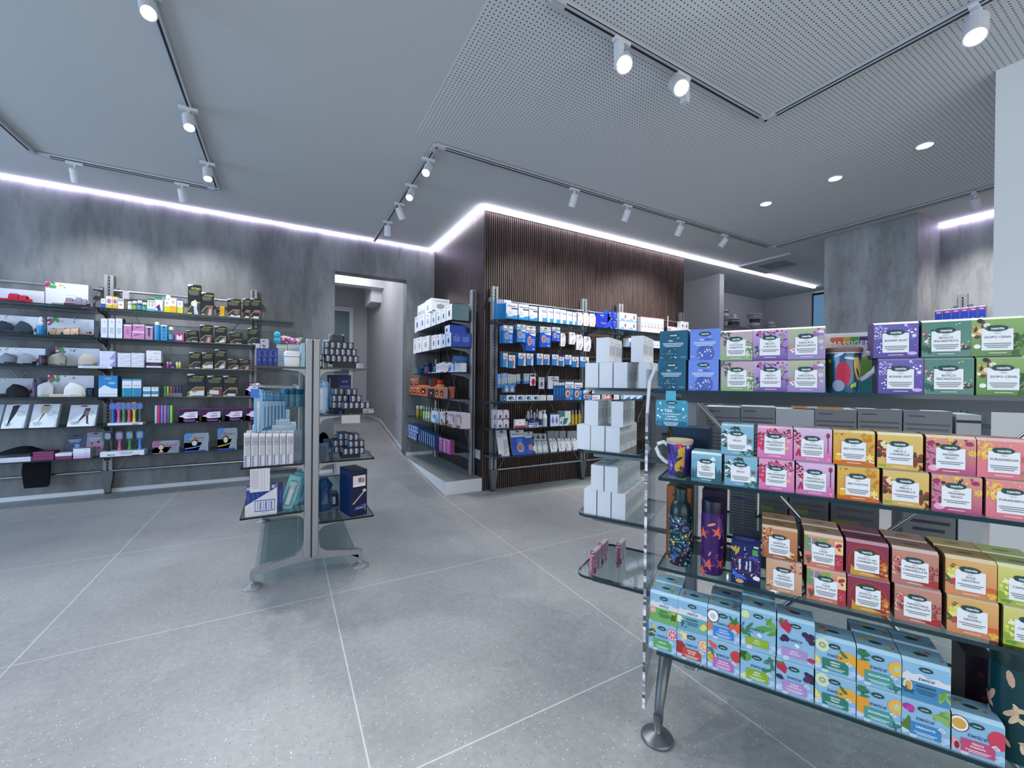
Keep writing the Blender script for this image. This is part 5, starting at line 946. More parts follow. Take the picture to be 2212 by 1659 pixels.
for i,(x,cl,nm) in enumerate(((244.5,'2864c0','blue'),(256.5,'d860b0','pink'),(267.5,'3c9c58','green'),(279,'e0586c','coral red'),(290,'d8cc4c','yellow'),(303,'4c5868','dark grey'))):
    fbrush(x, CUR[1]+.0225, 0, cl, '6a7cc0', .205, '%s silicone facial brush standing in the white tray' % nm, grp='silicone brushes on the fifth shelf')
MB_ = MB()
t = tag(MB().box(-.10,.10,0,.06,0,.006,M('3a4048',.3)).build('tube_stand', None, SL.W(SL.hit(353,915,.03)[0],.02,CUR[1])), 'dark flat stand under six pastel lip tubes', 'display')
for i,(x,cl,nm) in enumerate(((337,'c8d4e0','silver white'),(343.5,'e02c78','hot pink'),(350,'8088e0','periwinkle'),(357,'d078b0','pale pink'),(364,'3c78b0','steel blue'),(370,'b0e048','lime green'))):
    Bt(x-3,x+3,875.5,[(.9,0),(1,.03),(1,.44),(1.04,.45),(1.04,.55),(1,.56),(1,.95),(.7,1)],cl,cl,'%s lip tube standing on the fifth shelf' % nm, capat=.56, zb=CUR[1]+.0065, seg=12, grp='pastel lip tubes fifth shelf', name='tube', cat='tube', labelz=(.45,.55,'2c6cc0'))
for i,(a,b_) in enumerate(((385.5,431),(436,480),(486,527),(530,570))): padbag(a,b_,(883,883,882,881)[i],'purple pad packet with white bottle print, %s on the fifth shelf' % ordn(i,4), grp='purple pad packets fifth shelf')
on(SL, ZL[5], .02)
stack(-30,66,(994.5,989,983.5),['d4d8e4','d4d8e4','2c3038'],'l,.06,.5,.6,1,.2,8a90a0','flat long box at the left end of the lowest shelf',d=.1)
stack(71,116,(988,982,976),'802c5c','r,0,.8,1,.95,a85080;r,0,0,1,.08,4a1434','flat maroon box left of the white stack',d=.12,side='4c1838',grp='maroon boxes lowest shelf'); stack(119,155,(985,979),['802c5c','e4e4ee'],['r,0,.8,1,.95,a85080','l,.5,.9,.5,1,.2,6a7090'],'flat box beside the maroon stack',d=.1); stack(158,195,(984,979,974,969),['d8a8c8','c8d0f0','e4e6f0','e8eaf2'],'l,.6,.9,.4,1,.25,5a6aa8','flat white or pink box in front of the grey packets',d=.12,side='9a909c',grp='flat boxes lowest shelf')
t = E_('sock_pile', SL.W(SL.hit(45,975,.2)[0],.2,CUR[1]), 0, 'heap of black folded socks on the lowest shelf', 'socks')
mb = MB(); R = []
for k,zz in ((1,0),(1.02,.03),(.8,.06),(.5,.09),(.2,.115),(.05,.12)): R.append([(.2*k*cos(2*pi*j/14)+.03*(1-k)+.02*sin(j*2.3), .09*k*sin(2*pi*j/14), zz+.008*sin(j*3.1)*(k < 1)) for j in range(14)])
mb.loft(R, M('0e1016',.95), smooth=True); mb.build('socks', t)
for i,(x0,x1,y,bd,cl) in enumerate(((140,180,937,'3a4868','7a9ad8'),(184,222,932,'8a8ca0','c07898'))): tilted(SL,x0,x1,y,975,CUR[1],bd,'l,.1,.8,.75,2,.08,c0c8d8;e,.6,.45,.25,.12,%s;k,%d,6,.2,.1,.9,.6,.08,%s/2a3048'%(cl,i,cl),'hosiery packet with %s picture behind the flat boxes' % ('blue','pink')[i],lean=.2,off=.2)
tray(216,311,'white tray lettered in blue under the capped facial brushes','T,.25,.35,.4,28306c,Meubir;l,.42,.75,.7,2,.25,7a82a0;r,.72,.0,.9,.12,14161c',h=.05,d=.14,y=980)
for i,(x,cl,nm) in enumerate(((234,'1a1c24','black'),(259,'e060a0','pink'),(281,'3c9c50','green'),(303,'3c90f0','blue'))): fbrush(x, CUR[1]+.0505, 1, cl, 'c8d0dc', .2, '%s handled brush in a clear cover on the lowest shelf' % nm, sq=1, grp='covered brushes on the lowest shelf')
padbag(329,389,952,'low pink and grey pad packet with a woman, lowest shelf',kind='white'); padbag(398,452,936,'blue cornered pad packet with a woman, lowest shelf',kind='blue',d=.07); padbag(470,513,925,'tall lime cornered pad packet with a woman, lowest shelf',kind='blue')
t = E_('hanging_socks', SL.W(SL.hit(74,1030,.2)[0],.24,.40), 0, 'black socks hanging below the lowest left shelf', 'socks')
MB().loft([[(-.09,0,0),(.09,0,0),(.09,.03,0),(-.09,.03,0)],[(-.1,0,-.1),(.085,0,-.1),(.085,.035,-.1),(-.1,.035,-.1)],[(-.085,0,-.24),(.08,0,-.24),(.08,.03,-.24),(-.085,.03,-.24)],[(-.08,0,-.26),(.07,0,-.26),(.07,.03,-.26),(-.08,.03,-.26)]], M('07080c',.95)).build('sock', t)
# ================================================================ goods on the gondola in mid floor
SG = Frm(.153,2.745,0)
on(SG, 1.283, .03)
for i,(a,b_) in enumerate(((553.6,565),(566,577.5),(578.2,589.3),(590.3,601))): C(a,b_,752,'1c2f7c','v,.5,.72,.3,3c60b8,pic;r,.25,.3,.75,.4,2c70c0;l,.2,.8,.6,6,.04,4058a8;l,.1,.9,.28,1,.02,3c90d0','slim navy blue carton on the top of the gondola, %s' % ordn(i,4),d=.16,side='a8bcd8',grp='slim navy cartons gondola top')
C(562,580,732,'b8b4c0','k,3,4,.3,.55,.5,.95,.12,3c3844;l,.3,.9,.5,4,.1,8a8894','tall grey-white box behind the navy cartons', off=.24, d=.12, side='a8a4b8'); C(552,561,742,'c8c8d8','','small white box at the back left of the gondola top', off=.24, d=.1)
for i,(a,b_) in enumerate(((597,621),(622,647))): C(a,b_,744,'d0d6d4','l,.15,.85,.8,6,.1,a8b0ae;r,0,.95,1,1,b8c0bc','wide white carton on the gondola top, %s one' % ('left','right')[i], off=.32, d=.12, grp='wide white cartons')
zz = top_of(bpy.data.objects['product_box.%03d' % (len([o for o in bpy.data.objects if o.name.startswith('product_box')])-1)])
o = C(593,605,716,'2890a8','','upright teal blister card with two cyan balls on the gondola top', off=.34, d=.006, zb=zz, name='blister_card', cat='card')
w_ = .03
mb = MB()
for cz in (.024,.062): mb.lathe([(.001,-.018),(.014,-.012),(.019,0),(.014,.012),(.001,.018)], M('28c0e0',.25), 14, c=(0,-.004,cz))
b_ = mb.build('ball', o)
c,_ = SG.hit(622,730,.36); t = E_('soap_flowers', SG.W(c,.37,zz), 0, 'pink and cream wrapped flower puff on the wide white cartons', 'bath puff')
mb = MB(); rd = random.Random(3)
for i in range(26):
    a = rd.random()*6.28; r_ = .035*rd.random()**.5; mb.lathe([(.001,-.013),(.011,-.006),(.013,0),(.010,.008),(.001,.013)], rd.choice(['b07ab8','c8509a','e8d0c4','ecdcc8','a03a78']), 8, c=(r_*cos(a)*1.7, r_*sin(a)*.5, .015+.03*rd.random()))
mb.build('petals', t); MB().loft([[(.03,0,0),(.06,.01,0),(.09,.02,.055),(.05,.01,.05)],[(.03,.002,0),(.06,.012,0),(.09,.022,.055),(.05,.012,.05)]], M('c8d4b8')).build('paper_tag', t)
c,_ = SG.hit(631,780,.06); a,_ = SG.hit(613,780,.06); r_ = (c-a)
t = E_('storage_case', SG.W(c,.03+r_*.5,1.2834), 0, 'rounded white case with dark seam on the gondola top', 'case')
def rr(w,d,z,k=1): return [(w*k*abs(cos(q))**.55*(1 if cos(q) > 0 else -1), d*k*abs(sin(q))**.55*(1 if sin(q) > 0 else -1), z) for q in [2*pi*j/24 for j in range(24)]]
MB().loft([rr(r_*.9,.035,0),rr(r_*.97,.04,.012),rr(r_,.042,.058)], M('e0e3e6',.3), smooth=True).build('tub', t); MB().loft([rr(r_*1.005,.0425,.058),rr(r_*1.005,.0425,.061)], M('2a2c4c',.4)).build('seam', t); MB().loft([rr(r_*1.02,.043,.061),rr(r_*1.0,.042,.085),rr(r_*.85,.034,.092)], M('e6e9ec',.3), smooth=True).build('lid', t)
C(650,659,741,'9cc4d4','r,.0,.3,.12,.36,2c4050','tall pale blue carton beside the gondola upright', off=.02, d=.3, side='88b0c4')
# hooks and hanging toothbrush packs
t = E_('hook_rail', SG.W(-.05,.03,1.16), 0, 'chrome hooks fanning out from the gondola with hanging toothbrush packs', 'hook')
for i in range(7): MB().tube([(-.03,.15*i+.04,0),(-.2,.15*i+.03,-.0),(-.26,.15*i+.03,.004),(-.275,.15*i+.03,.02)], .003, CHROME, 6).build('hook', t)
MB().box(-.035,-.02,.0,1.15,-.01,.01,ALU).build('rail', t)
def blister(S, x, y, zt_, w, h, col, label, grp, brushc='dfe8ee', rz=0, band=None):
    t = E_('toothbrush_packet', S.W(x,y,zt_-h), S.a+rz, label, 'packet', grp)
    mb = MB(); mb.loft([[(-w/2,0,0),(w/2,0,0),(w/2,.0012,0),(-w/2,.0012,0)],[(-w/2,0,h*.93),(w/2,0,h*.93),(w/2,.0012,h*.93),(-w/2,.0012,h*.93)],[(-w/2+.01,0,h),(w/2-.01,0,h),(w/2-.01,.0012,h),(-w/2+.01,.0012,h)]], M(col,.4))
    F = front(w,h); art(mb, F, w, h, 'e,.5,.95,.12,.02,181a20;l,.15,.85,.86,2,.04,%s' % mid(col,'203060') + (';'+band if band else '')); mb.build('card', t)
    m2 = MB(); m2.box(-w*.28,w*.28,-.014,-.0005,h*.08,h*.78,PLAST); m2.build('clear_shell', t)
    m3 = MB(); m3.box(-.005,.005,-.010,-.003,h*.12,h*.62,M(brushc,.4)); m3.box(-.007,.007,-.012,-.002,h*.62,h*.74,M('e8f4f4')); m3.build('toothbrush', t)
blister(SG, SG.hit(558,850,.04)[0], .04, 1.15, .042, .285, '8cc0e4', 'pale blue toothbrush packet hanging outermost on the gondola hooks', 'hanging toothbrush packets', rz=.1)
for i,px_ in enumerate((568,575.5,583,590.5,598,605.5,613)):
    y_ = .07+.05*i; blister(SG, SG.hit(px_,850,y_)[0], y_, 1.145-.004*i, .027, .26-.006*i, ('6ca8cc','5890b4')[i%2], 'slim blue toothbrush packet hanging on the gondola hooks, %s' % ordn(i,7), 'hanging toothbrush packets', rz=.35)
c = MB().box(-.02,.02,-.002,0,0,.05,M('3c78d8')).build('price_tag', None, SG.W(SG.hit(550,850,.02)[0],.035,1.10)); tag(c,'bright blue tag clipped to the outermost toothbrush packet','tag')
for i,(x,y) in enumerate(((619,838),(633,836),(645,836))):
    c,_ = SG.hit(x,y,.75); t = E_('mouthwash_bottle', SG.W(c,.78,1.0004), 0, 'teal capped mouthwash bottle behind the hanging packets, %s' % ordn(i,3), 'bottle', 'teal mouthwash bottles')
    MB().lathe([(.033,0),(.036,.006),(.036,.09),(.03,.1)], M('5c8898',.25), 16).build('bottle_body', t); MB().lathe([(.036,.1),(.038,.102),(.038,.135),(.03,.14)], M('14607c',.35), 16).build('cap', t)
on(SG, .705, .012)
for i,(a,b_) in enumerate(((526.5,541.2),(542.2,557.4),(558.5,572.8),(574,587.4),(588.6,602.8),(603.9,617.6),(618.9,633.3))):
    C(a,b_,936,'d4d2d8','r,0,0,.04,1,9ab8d8;r,.18,.62,.98,.88,a8a8b2;r,.3,.3,.85,.6,b8b8be;v,.25,.17,.1,3c64b8,meridol;r,0,.93,1,1,ecebf0;t,.65,.74,.05,5a5c68,elmo','white and grey toothbrush carton in the front row, %s' % ordn(i,7),d=.03,side='b4b8c4',grp='upright toothbrush cartons on the gondola',w=None)
for i in range(7): C(532+i*15,545.5+i*15,931-.3*i,'c8ccd6','l,.1,.9,.9,2,.04,8a90a0','white toothbrush carton in the second row, %s' % ordn(i,7),d=.03,off=.05,side='a8b0c0',grp='second row toothbrush cartons')
C(634,652,930,'8a9cac','r,.1,.3,.9,.8,7a8c9c','grey-blue carton between toothbrush cartons and upright', off=.1, d=.05)
o = C(545,640,921,'c8d8e4','r,0,0,1,.5,3c80b4','long tray with blue rim behind the toothbrush cartons', off=.2, d=.2, name='display_tray', cat='display tray', h=.215)
for i in range(6): C(553+i*12.2,564.5+i*12.2,907,'d8dce4','r,.2,.2,.8,.5,a8b8c8;l,.2,.8,.8,2,.15,8a98ac','small white carton standing on the long blue tray, %s' % ordn(i,6),off=.24,zb=top_of(o),d=.08,grp='small cartons on the blue tray')
C(610,626,886,'b8ccd4','w,.3,.5,.2,8,48a0b0;r,.4,.05,.9,.3,8a9cac','pale teal carton behind the small white cartons', off=.42, zb=top_of(o), d=.05)
t = MB().box(0,.001,0,.001,0,.001,WHT)
a,_ = SG.hit(540,1030,-.002); b_,_ = SG.hit(583,1030,-.002); w_ = b_-a
mb = MB().box(-w_/2,w_/2,0,.001,-.145,-.012,M('d8d6dc',.7)); art(mb, (Vector((-w_/2,0,-.145)),Vector((1,0,0)),Vector((0,0,1)),Vector((0,-1,0))), w_, .133, 'l,.05,.45,.92,16,.05,a8a8b4;l,.5,.55,.92,1,.05,a8a8b4;r,.55,.05,.6,.95,c0c0cc;r,.7,.05,.73,.95,b4b4c4;r,.85,.05,.87,.95,c8c8d4')
tag(mb.build('info_sheet', None, SG.W((a+b_)/2,-.002,.705)), 'white printed sheet hanging under the toothbrush cartons', 'paper sheet')
on(SG, .418, .03)
S = SG; a,_ = S.hit(529,1100,.02); b_,_ = S.hit(598,1100,.02); w_ = b_-a
mb = MB(); mb.add([(-w_/2,0,0),(w_/2,0,0),(w_/2,0,.155),(-w_/2,0,.062),(-w_/2,.09,0),(w_/2,.09,0),(w_/2,.09,.155),(-w_/2,.09,.062)], [(0,1,2,3),(1,5,6,2),(5,4,7,6),(4,0,3,7),(4,5,1,0)], M('d4d4de'))
art(mb, front(w_,.155), w_, .155, 'r,.3,.14,.94,.56,2a40a0;r,.32,.17,.92,.53,d4d4de;l,.36,.36,.5,1,.02,2a40a0;r,.38,.2,.40,.5,6a78b8;r,.45,.2,.5,.5,6a78b8;r,.55,.2,.57,.5,6a78b8;r,.62,.2,.68,.5,6a78b8;r,.73,.2,.75,.5,6a78b8;r,.8,.2,.85,.5,6a78b8;l,.48,.75,.1,1,.05,8a90b0')
tag(mb.build('display_carton', None, SG.W((a+b_)/2,.02,.4184)), 'white slant-cut display carton with a blue barcode frame', 'display carton')
for i in range(6): C(532+i*10.8,541+i*10.8,1051-i*1.2,'1c3a98','r,.3,.2,.7,.7,3c5cb8;r,.1,.85,.9,.97,b8c4e8','dark blue tube carton in the slant-cut display, %s' % ordn(i,6),off=.045,d=.03,side='142a70',grp='dark blue tubes in the display carton')
C(601,611,1044,'16296c','r,.3,.3,.7,.8,2c4cb0','single dark blue tube carton beside the display carton', off=.05, d=.03)
for i in range(3):
    a,_ = SG.hit(616+i*12,1090,.1+.06*i); t = E_('blister_pack', SG.W(a,.09+.07*i,.4184), .0, 'leaning teal blister pack with white brush, %s' % ('nearest','middle','farthest')[i], 'packet', 'leaning blister packs on the gondola')
    R_m = Matrix.Translation(SG.W(a,.09+.07*i,.4184)) @ Matrix.Rotation(-.25,4,'Y') @ Matrix.Rotation(-.2,4,'X') if 0 else Matrix.Translation(SG.W(a,.09+.07*i,.4184)) @ Matrix.Rotation(.3,4,'Y') @ Matrix.Rotation(-.15,4,'X')
    t.matrix_world = R_m
    MB().box(-.035,.035,0,.0015,0,.2,M('6cc0c8',.3)).build('card', t); MB().box(-.02,.02,-.018,0,.02,.17,PLAST,.004).build('clear_shell', t); MB().box(-.009,.009,-.014,-.004,.03,.12,M('e4e8e8')).box(-.004,.004,-.012,-.006,.12,.16,M('d8c8a0')).build('brush', t)
# right-hand side
LB = 'r,.22,.14,.62,.9,c8c8c4;l,.3,.54,.8,2,.08,2a2c34;r,.3,.25,.54,.5,8a8a8c;r,.3,.55,.54,.62,8a8a8c;r,.76,.25,.84,.8,8a90a8'
def small(x0, x1, yt, zb, label, off, h=.042, d=.13):
    return carton(SG, zb, x0, x1, yt, '12163c', LB, label, 'box', 'paste_carton', d=d, off=off, h=h, side='1a2a5c', top='20284c', lspec='r,0,0,1,1,5c90c0;l,.1,.9,.7,3,.2,a8c8e0', group='small navy cartons on the gondola')
on(SG, 1.283, .03)
sl = tag(MB().box(-.07,.07,0,.16,0,.036,BLK).build('riser_block', None, SG.W(SG.hit(744,790,.03)[0],.035,1.2834)), 'black riser block under the pyramid of navy cartons, top shelf', 'riser'); cv = MB().box(.071,.115,.0,.16,0,.034,PLAST).build('clear_riser', sl)
zb = 1.3196
for r,(n,xs,xe) in enumerate(((6,710,783),(6,706.5,779),(5,706.5,772))):
    st_ = (xe-xs)/n
    for i in range(n): o = small(xs+i*st_, xs+(i+1)*st_-.4, 0, zb, 'small navy carton with white label, %s, %s row on the top shelf' % (ordn(i,n), ('lower','middle','upper')[r]), .03+.002*r)
    zb = top_of(o)
C(716,742,730,'1c2430','r,.4,.2,.46,.6,8a9098','dark rounded device with pale rim behind the carton pyramid', off=.17, d=.04, side='b8c0c8', zb=zb, h=.035) if 0 else None
dv = E_('dispenser', SG.W(SG.hit(729,735,.22)[0],.22,1.2834), 0, 'dark dispenser with pale rim rising behind the navy carton pyramid', 'dispenser')
MB().box(-.045,.045,0,.06,0,.235,M('1c2430',.4),.012).build('housing', dv); MB().box(-.048,.048,.061,.07,0,.242,M('b0b8c0'),.004).build('rim', dv)
C(700,709,734,'dfe3e8','l,.3,.7,.8,4,.15,b8c0c8','slim white carton left of the navy pyramid', off=.2, d=.06)
C(707,719,786,'12163c','r,.1,.2,.9,.85,c8c8c4;r,.2,.3,.8,.7,5a5c64','flat navy carton lying before the riser, top shelf', off=.01, d=.02)
for i in (0,1): small(695.5,705,0, 1.2834+i*.042, 'small navy carton beside the upright on the top shelf, %s' % ('lower','upper')[i], .02)
on(SG, .993, .03)
def heap(z, rise, rows, word, x_off):
    sl = tag(MB().box(-.05,.06,0,.12,0,rise,BLK).build('riser_block', None, SG.W(SG.hit(x_off,900,.05)[0],.05,z+.0004)), 'black riser block under the navy cartons, %s' % word, 'riser'); MB().box(.062,.13,0,.12,0,rise*.95,PLAST).build('clear_riser', sl)
    for r,(xs,n,off,lev,wd,nm) in enumerate(rows):
        for i in range(n): small(xs+i*wd, xs+(i+1)*wd-.4, 0, z+rise+.0008+lev*.0423, 'small navy carton, %s in the %s row, %s' % (ordn(i,n), nm, word), off)
heap(.993,.03,((750,5,.02,0,11.9,'front lower'),(766,2,.03,1,12,'front middle'),(724.5,3,.10,1,12,'rear middle'),(724.5,2,.10,0,12,'rear lower'),(756,2,.1,2,12.4,'front upper'),(728,2,.16,2,12,'rear upper')), 'third gondola level', 762)
o = C(709,758.5,810,'141c58','r,.0,.0,.4,1,0c1030;T,.72,.82,.1,8a9ad8,oral;l,.5,.95,.66,2,.08,5a70c0;r,.5,.05,.6,.35,6a80b0;r,.75,.05,.8,.3,6a80b0;r,.05,.1,.1,.9,8a98b8','wide navy display box behind the small cartons, third gondola level',off=.5,d=.1)
for i,(x,y) in enumerate(((694,.06),(701,.2))): blister(SG, SG.hit(x,840,y)[0], y, 1.2, .05, .2, '8ab8dc', 'pale blue hanging packet right of the upright, %s' % ('nearer','farther')[i], 'pale blue packets right of the upright')
t = tag(MB().box(-.055,.055,0,.001,-.055,-.004,M('b8b8b6',.6)).build('price_label', None, SG.W(SG.hit(758,900,-.002)[0],-.002,.99)), 'silver white price label hanging under the third gondola level', 'label')
heap(.705,.026,((751,4,.02,0,11.6,'front lower'),(762,3,.04,1,11.6,'front middle'),(762,2,.05,2,11.6,'front upper'),(731,2,.12,0,11.6,'rear lower'),(729,3,.12,1,11.6,'rear middle'),(740,2,.12,2,11.6,'rear upper')), 'second gondola level', 757)
for i,x in enumerate((690,706)):
    c,_ = SG.hit(x,945,.5); t = E_('round_mirror', SG.W(c,.5,.7054), 0, 'round clear wrapped mirror on the second gondola level, %s' % ('left','right')[i], 'mirror', 'round mirrors')
    MB().lathe([(.062,0),(.066,.004),(.062,.008)], M('a8a09c',.3), 20, c=(0,0,.068), axis='y').build('mirror_disc', t); MB().tube([(0,.002,0),(0,.002,.01)], .012, BLK, 8).build('mirror_foot', t)
for i,(x,y) in enumerate(((697,.1),(708,.3))):
    c,_ = SG.hit(x,1000,y); t = E_('interdental_packet', SG.W(c,y,.7054), 0, 'clear and blue packet on the second gondola level, %s' % ('nearer','farther')[i], 'packet', 'clear blue packets')
    MB().box(-.03,.03,0,.002,0,.1,M('3c6080',.4)).build('card', t); MB().box(-.02,.02,-.015,0,.01,.08,PLAST).build('clear_shell', t)
# tall navy toothbrush box turned on the lowest right shelf
a = SG.hit(793.5,1100,.05)[0]; h_ = .295
mb = carton_mb(.105,h_,.19,'10123a','r,.12,.66,.9,.88,dcd8e0;e,.55,.78,.12,.06,9a6a60;e,.74,.77,.12,.06,b08478;r,.12,.64,.9,.69,ece8f0;p,c0c0b4,.1,.28,.75,.51,.82,.50,.15,.26;e,.83,.54,.11,.035,cfcfc4;p,2c50a0,.15,.12,.85,.18,.85,.25,.3,.2;s,.55,.17,.045,f0f2f8,Kukident;r,.86,.1,.89,.24,d0d4dc',side='15306a',lspec='l,.1,.95,.95,5,.02,3c5c98',top='23242c')
for i in range(1): pass
o = mb.build('toothbrush_box', None, SG.W(a-.056,.028,.3324), radians(14)); tag(o, 'tall navy box with a couple photo and white toothbrush, lowest right shelf', 'box')
C(795,806,1064,'c8ccd4','','white card standing right of the tall navy box', off=.1, d=.004, name='card', cat='card'); 
c,_ = SG.hit(716,1095,.35); t = tag(MB().box(-.04,.04,0,.1,0,.09,M('141838')).box(-.02,.02,-.001,0,.02,.07,M('c8ccd4')).build('paste_carton', None, SG.W(c,.3,.3324)), 'navy carton in shadow behind the tall navy box', 'box')
c,_ = SG.hit(700,1060,.25); t = E_('film_packet', SG.W(c,.25,.3324), .3, 'crumpled dark blue film packet on the lowest right shelf', 'packet')
mb = MB(); rd = random.Random(2); mb.loft([[(.05*k*cos(2*pi*j/9)*(.8+.4*rd.random()),.03*k*sin(2*pi*j/9)*(.8+.4*rd.random()),z) for j in range(9)] for k,z in ((1,0),(1.2,.05),(.9,.12),(1.1,.17),(.4,.22))], M('1c4470',.2)); mb.build('film', t)
# ================================================================ goods on the platform shelving (aerosol corner)
on(SA, 1.89, .075)
NB = 'e,.5,.45,.14,.2,%s;l,.15,.6,.88,2,.05,6a70a0'
for i,(a,b_,y,cl) in enumerate(((896,907,683,'404890'),(908,917,679,'404890'),(918.5,930,677,'a8acb4'),(932,941,675,'5a6878'),(943,952.5,671,'6a6468'),(953.5,963.5,666,'4a4448'),(964.5,976.5,658,'3a3236'))):
    o = C(a,b_,y,('e6e8ee','e6e8ee','e8eaf0','dfe8f0','e4ecf0','e6eaee','eef0f0')[i],NB % cl,'white aerosol device carton, %s on the top corner shelf' % ordn(i,7),d=.2,side='5a7880' if i == 6 else 'c8ccd2',grp='white device cartons top corner shelf')
    if i == 2: z2_ = top_of(o)
C(919,932,647,'eceef2','e,.4,.4,.2,.22,b8bcc4;r,.5,.0,1,.06,2c3ca0','big white box stacked on the device cartons, top corner shelf',zb=z2_,d=.24,side='e2e4e8',sidespec='e,.5,.45,.22,.18,9a9ca4;l,.1,.9,.85,2,.06,8a8c94;r,.05,.05,.2,.15,5a5c80')
a,_ = SA.hit(902,660,.1); b_,_ = SA.hit(921,660,.1)
mb = MB().box(-(b_-a)/2,(b_-a)/2,0,.003,0,.28,M('e8eaee')); art(mb, front(b_-a,.28), b_-a, .28, 't,.5,.58,.26,404458,AEROSOL,.9'); tag(mb.build('sign_card', None, SA.W((a+b_)/2,.1,z2_-.10), SA.a), 'white card sign with dark lettering behind the device cartons', 'sign')
# box showing its near end beside the upright
o = carton_mb(.09,.165,.05,'ece6ee','r,0,.78,1,.92,a04a88;T,.5,.82,.06,f4ecf4,Rinowash;r,0,.12,1,.45,7a7e88;l,.15,.85,.4,4,.1,b0b4bc',side='e8e8f0',lspec='v,.5,.5,.2,304080,aerosol').build('device_carton', None, Vector((1.69,4.29,1.8904)), 0); tag(o,'white carton with plum stripe beside the corner upright','box')
on(SA, 1.595, .07)
for i,(a,b_,y,cl) in enumerate(((893,901,731,'a8acb4'),(901.5,911,728.5,'a8acb4'),(912.5,927,726.5,'a0a4ac'),(932.5,941.5,724,'606468'),(942,953,722.5,'585c64'),(951.5+2,962.5,723,'2c3040'),(963.5,974.5,719,'26283c'))):
    o = C(a,b_,y,'e8eaee' if i < 5 else 'ccd8f0',NB % cl,'white device carton, %s on the second corner shelf' % ordn(i,7),d=.16 if i < 5 else .24,side='c4c8cc' if i < 5 else '2444a0',sidespec='' if i < 5 else 'T,.25,.85,.06,c8d4f4,Name;l,.1,.45,.7,5,.08,8098d8;l,.55,.9,.7,5,.08,8098d8',grp='device cartons second corner shelf')
C(961,971.5,703,'d0dcf0','e,.4,.4,.16,.25,26283c','blue sided carton on top of the others, second corner shelf',zb=top_of(o),d=.2,side='2140a4')
o = carton_mb(.13,.155,.05,'2645a8','T,.3,.85,.07,c8d4f4,Nebula;l,.08,.45,.7,5,.08,8098d8;l,.55,.92,.7,5,.08,8098d8;l,.08,.9,.94,1,.02,8098d8').build('device_carton', None, Vector((1.845,4.30,1.5954)), 0) if 0 else None
on(SA, 1.31, .08)
Bt(908,925,784,JAR,'1c3c70','1c2850','dark blue and purple lidded tub on the middle corner shelf', name='jar', cat='jar', capat=.7, labelz=(.1,.4,'5a2c60'))
t = E_('pouch_pile', SA.W(-1.22,.1,1.3104), SA.a, 'heap of teal foil pouches on the middle corner shelf', 'pouches'); mb = MB(); rd = random.Random(8)
for i in range(7): mb.loft([[(-.1+.2*rd.random()+.05*cos(q), .03*sin(q)+.02*rd.random(), .012*i+z) for q in [2*pi*j/7 for j in range(7)]] for z in (0,.006,.012)], M('1f6a88',.25))
mb.build('pouch', t)
Bt(933,941,787,BTL,'1c6c80','20485c','small teal bottle on the middle corner shelf')
for i in range(6):
    a = 942+i*6.2; C(a,a+6.5,786-((i*7)%5),'d8d4dc','l,.2,.8,.7,3,.15,8a8090;r,.1,.0,.4,.12,b03c80','crumpled white sachet, %s on the middle corner shelf' % ordn(i,6),d=.03,name='sachet',cat='sachet',side='a8a4b0',grp='white sachets')
C(925,997,803,'e8e4ec','r,.05,0,.12,1,a83c80;r,.42,0,.5,1,b04c8c;r,.6,0,.68,1,a83c80','low white and magenta tray along the middle corner shelf',off=.04,d=.03,name='display_tray',cat='display tray')
C(979,996,785,'c8ccd4','r,0,0,.25,1,4a9cd0;l,.35,.9,.8,2,.1,a0a4b0','silver carton with blue stripe, middle corner shelf',d=.06)
for i in range(5):
    o = MB(); o.box(-.045,.045,0,.002,0,.19,M('3c6cb0',.3)); o.box(-.03,.03,-.014,0,.03,.15,PLAST); o.box(-.012,.012,-.01,-.002,.04,.13,M('b8c4d0')); p_ = o.build('blister_pack'); p_.matrix_world = Matrix.Translation(Vector((1.62+.05*i,4.27+.02*i,1.3104))) @ Matrix.Rotation(.42-.04*i,4,'Y') @ Matrix.Rotation(-.1,4,'X')
    tag(p_, 'blue blister pack leaning at the end of the middle corner shelf, %s' % ordn(i,5), 'packet', 'leaning blister packs corner shelf')
on(SA, 1.02, .06)
FC = 'p,1c1c24,.1,.15,.9,.2,.8,.7,.2,.65;e,.5,.45,.2,.15,e0a050;r,0,0,1,.12,d85050'
for r,(xs,xe,n,y,off) in enumerate(((883,917,4,835,.05),(886,934,5,813,.06))):
    for i in range(n):
        a = xs+(xe-xs)*i/n; 
        if r == 1 and i == 3: continue
        C(a,a+(xe-xs)/n-.8,y,('e0905c','d8785c','e8a060')[i%3] if not (r == 1 and i in (2,4)) else '3a3236',FC if not (r == 1 and i in (2,4)) else 'l,.2,.8,.7,3,.1,6a6068','orange and black tape pouch, %s in the %s row' % (ordn(i,n),('lower','upper')[r]),off=off,zb=(1.0204 if r == 0 else 1.0204+.118),d=.05,name='tape_pouch',cat='pouch',side='8a3a2c',grp='orange and black pouches',h=(.115,.11)[r])
Bt(925,951,820,[(.8,0),(.95,.05),(1,.5),(.9,.7),(.75,.72),(.78,.73),(.78,.95),(.6,1)],'e0a060','c83c2c','round orange tub with red lid on the corner shelf', capat=.72, off=.1, name='jar', cat='jar', zb=1.0204)
for i,(a,b_,y,w1) in enumerate(((905,924,832,'c85a3c'),(924,939,836,'38303c'),(938,949,834,'c8784c'),(949,960,836,'c86c5c'))): C(a,b_,y,w1,'e,.5,.45,.3,.25,1a1a24;e,.5,.4,.12,.1,e0c080;r,0,.85,1,1,e08a50','orange heat patch pouch with black oval, %s at the corner shelf front' % ordn(i,4),off=.03,d=.04,name='patch_pouch',cat='pouch',side='a08a90',grp='heat patch pouches')
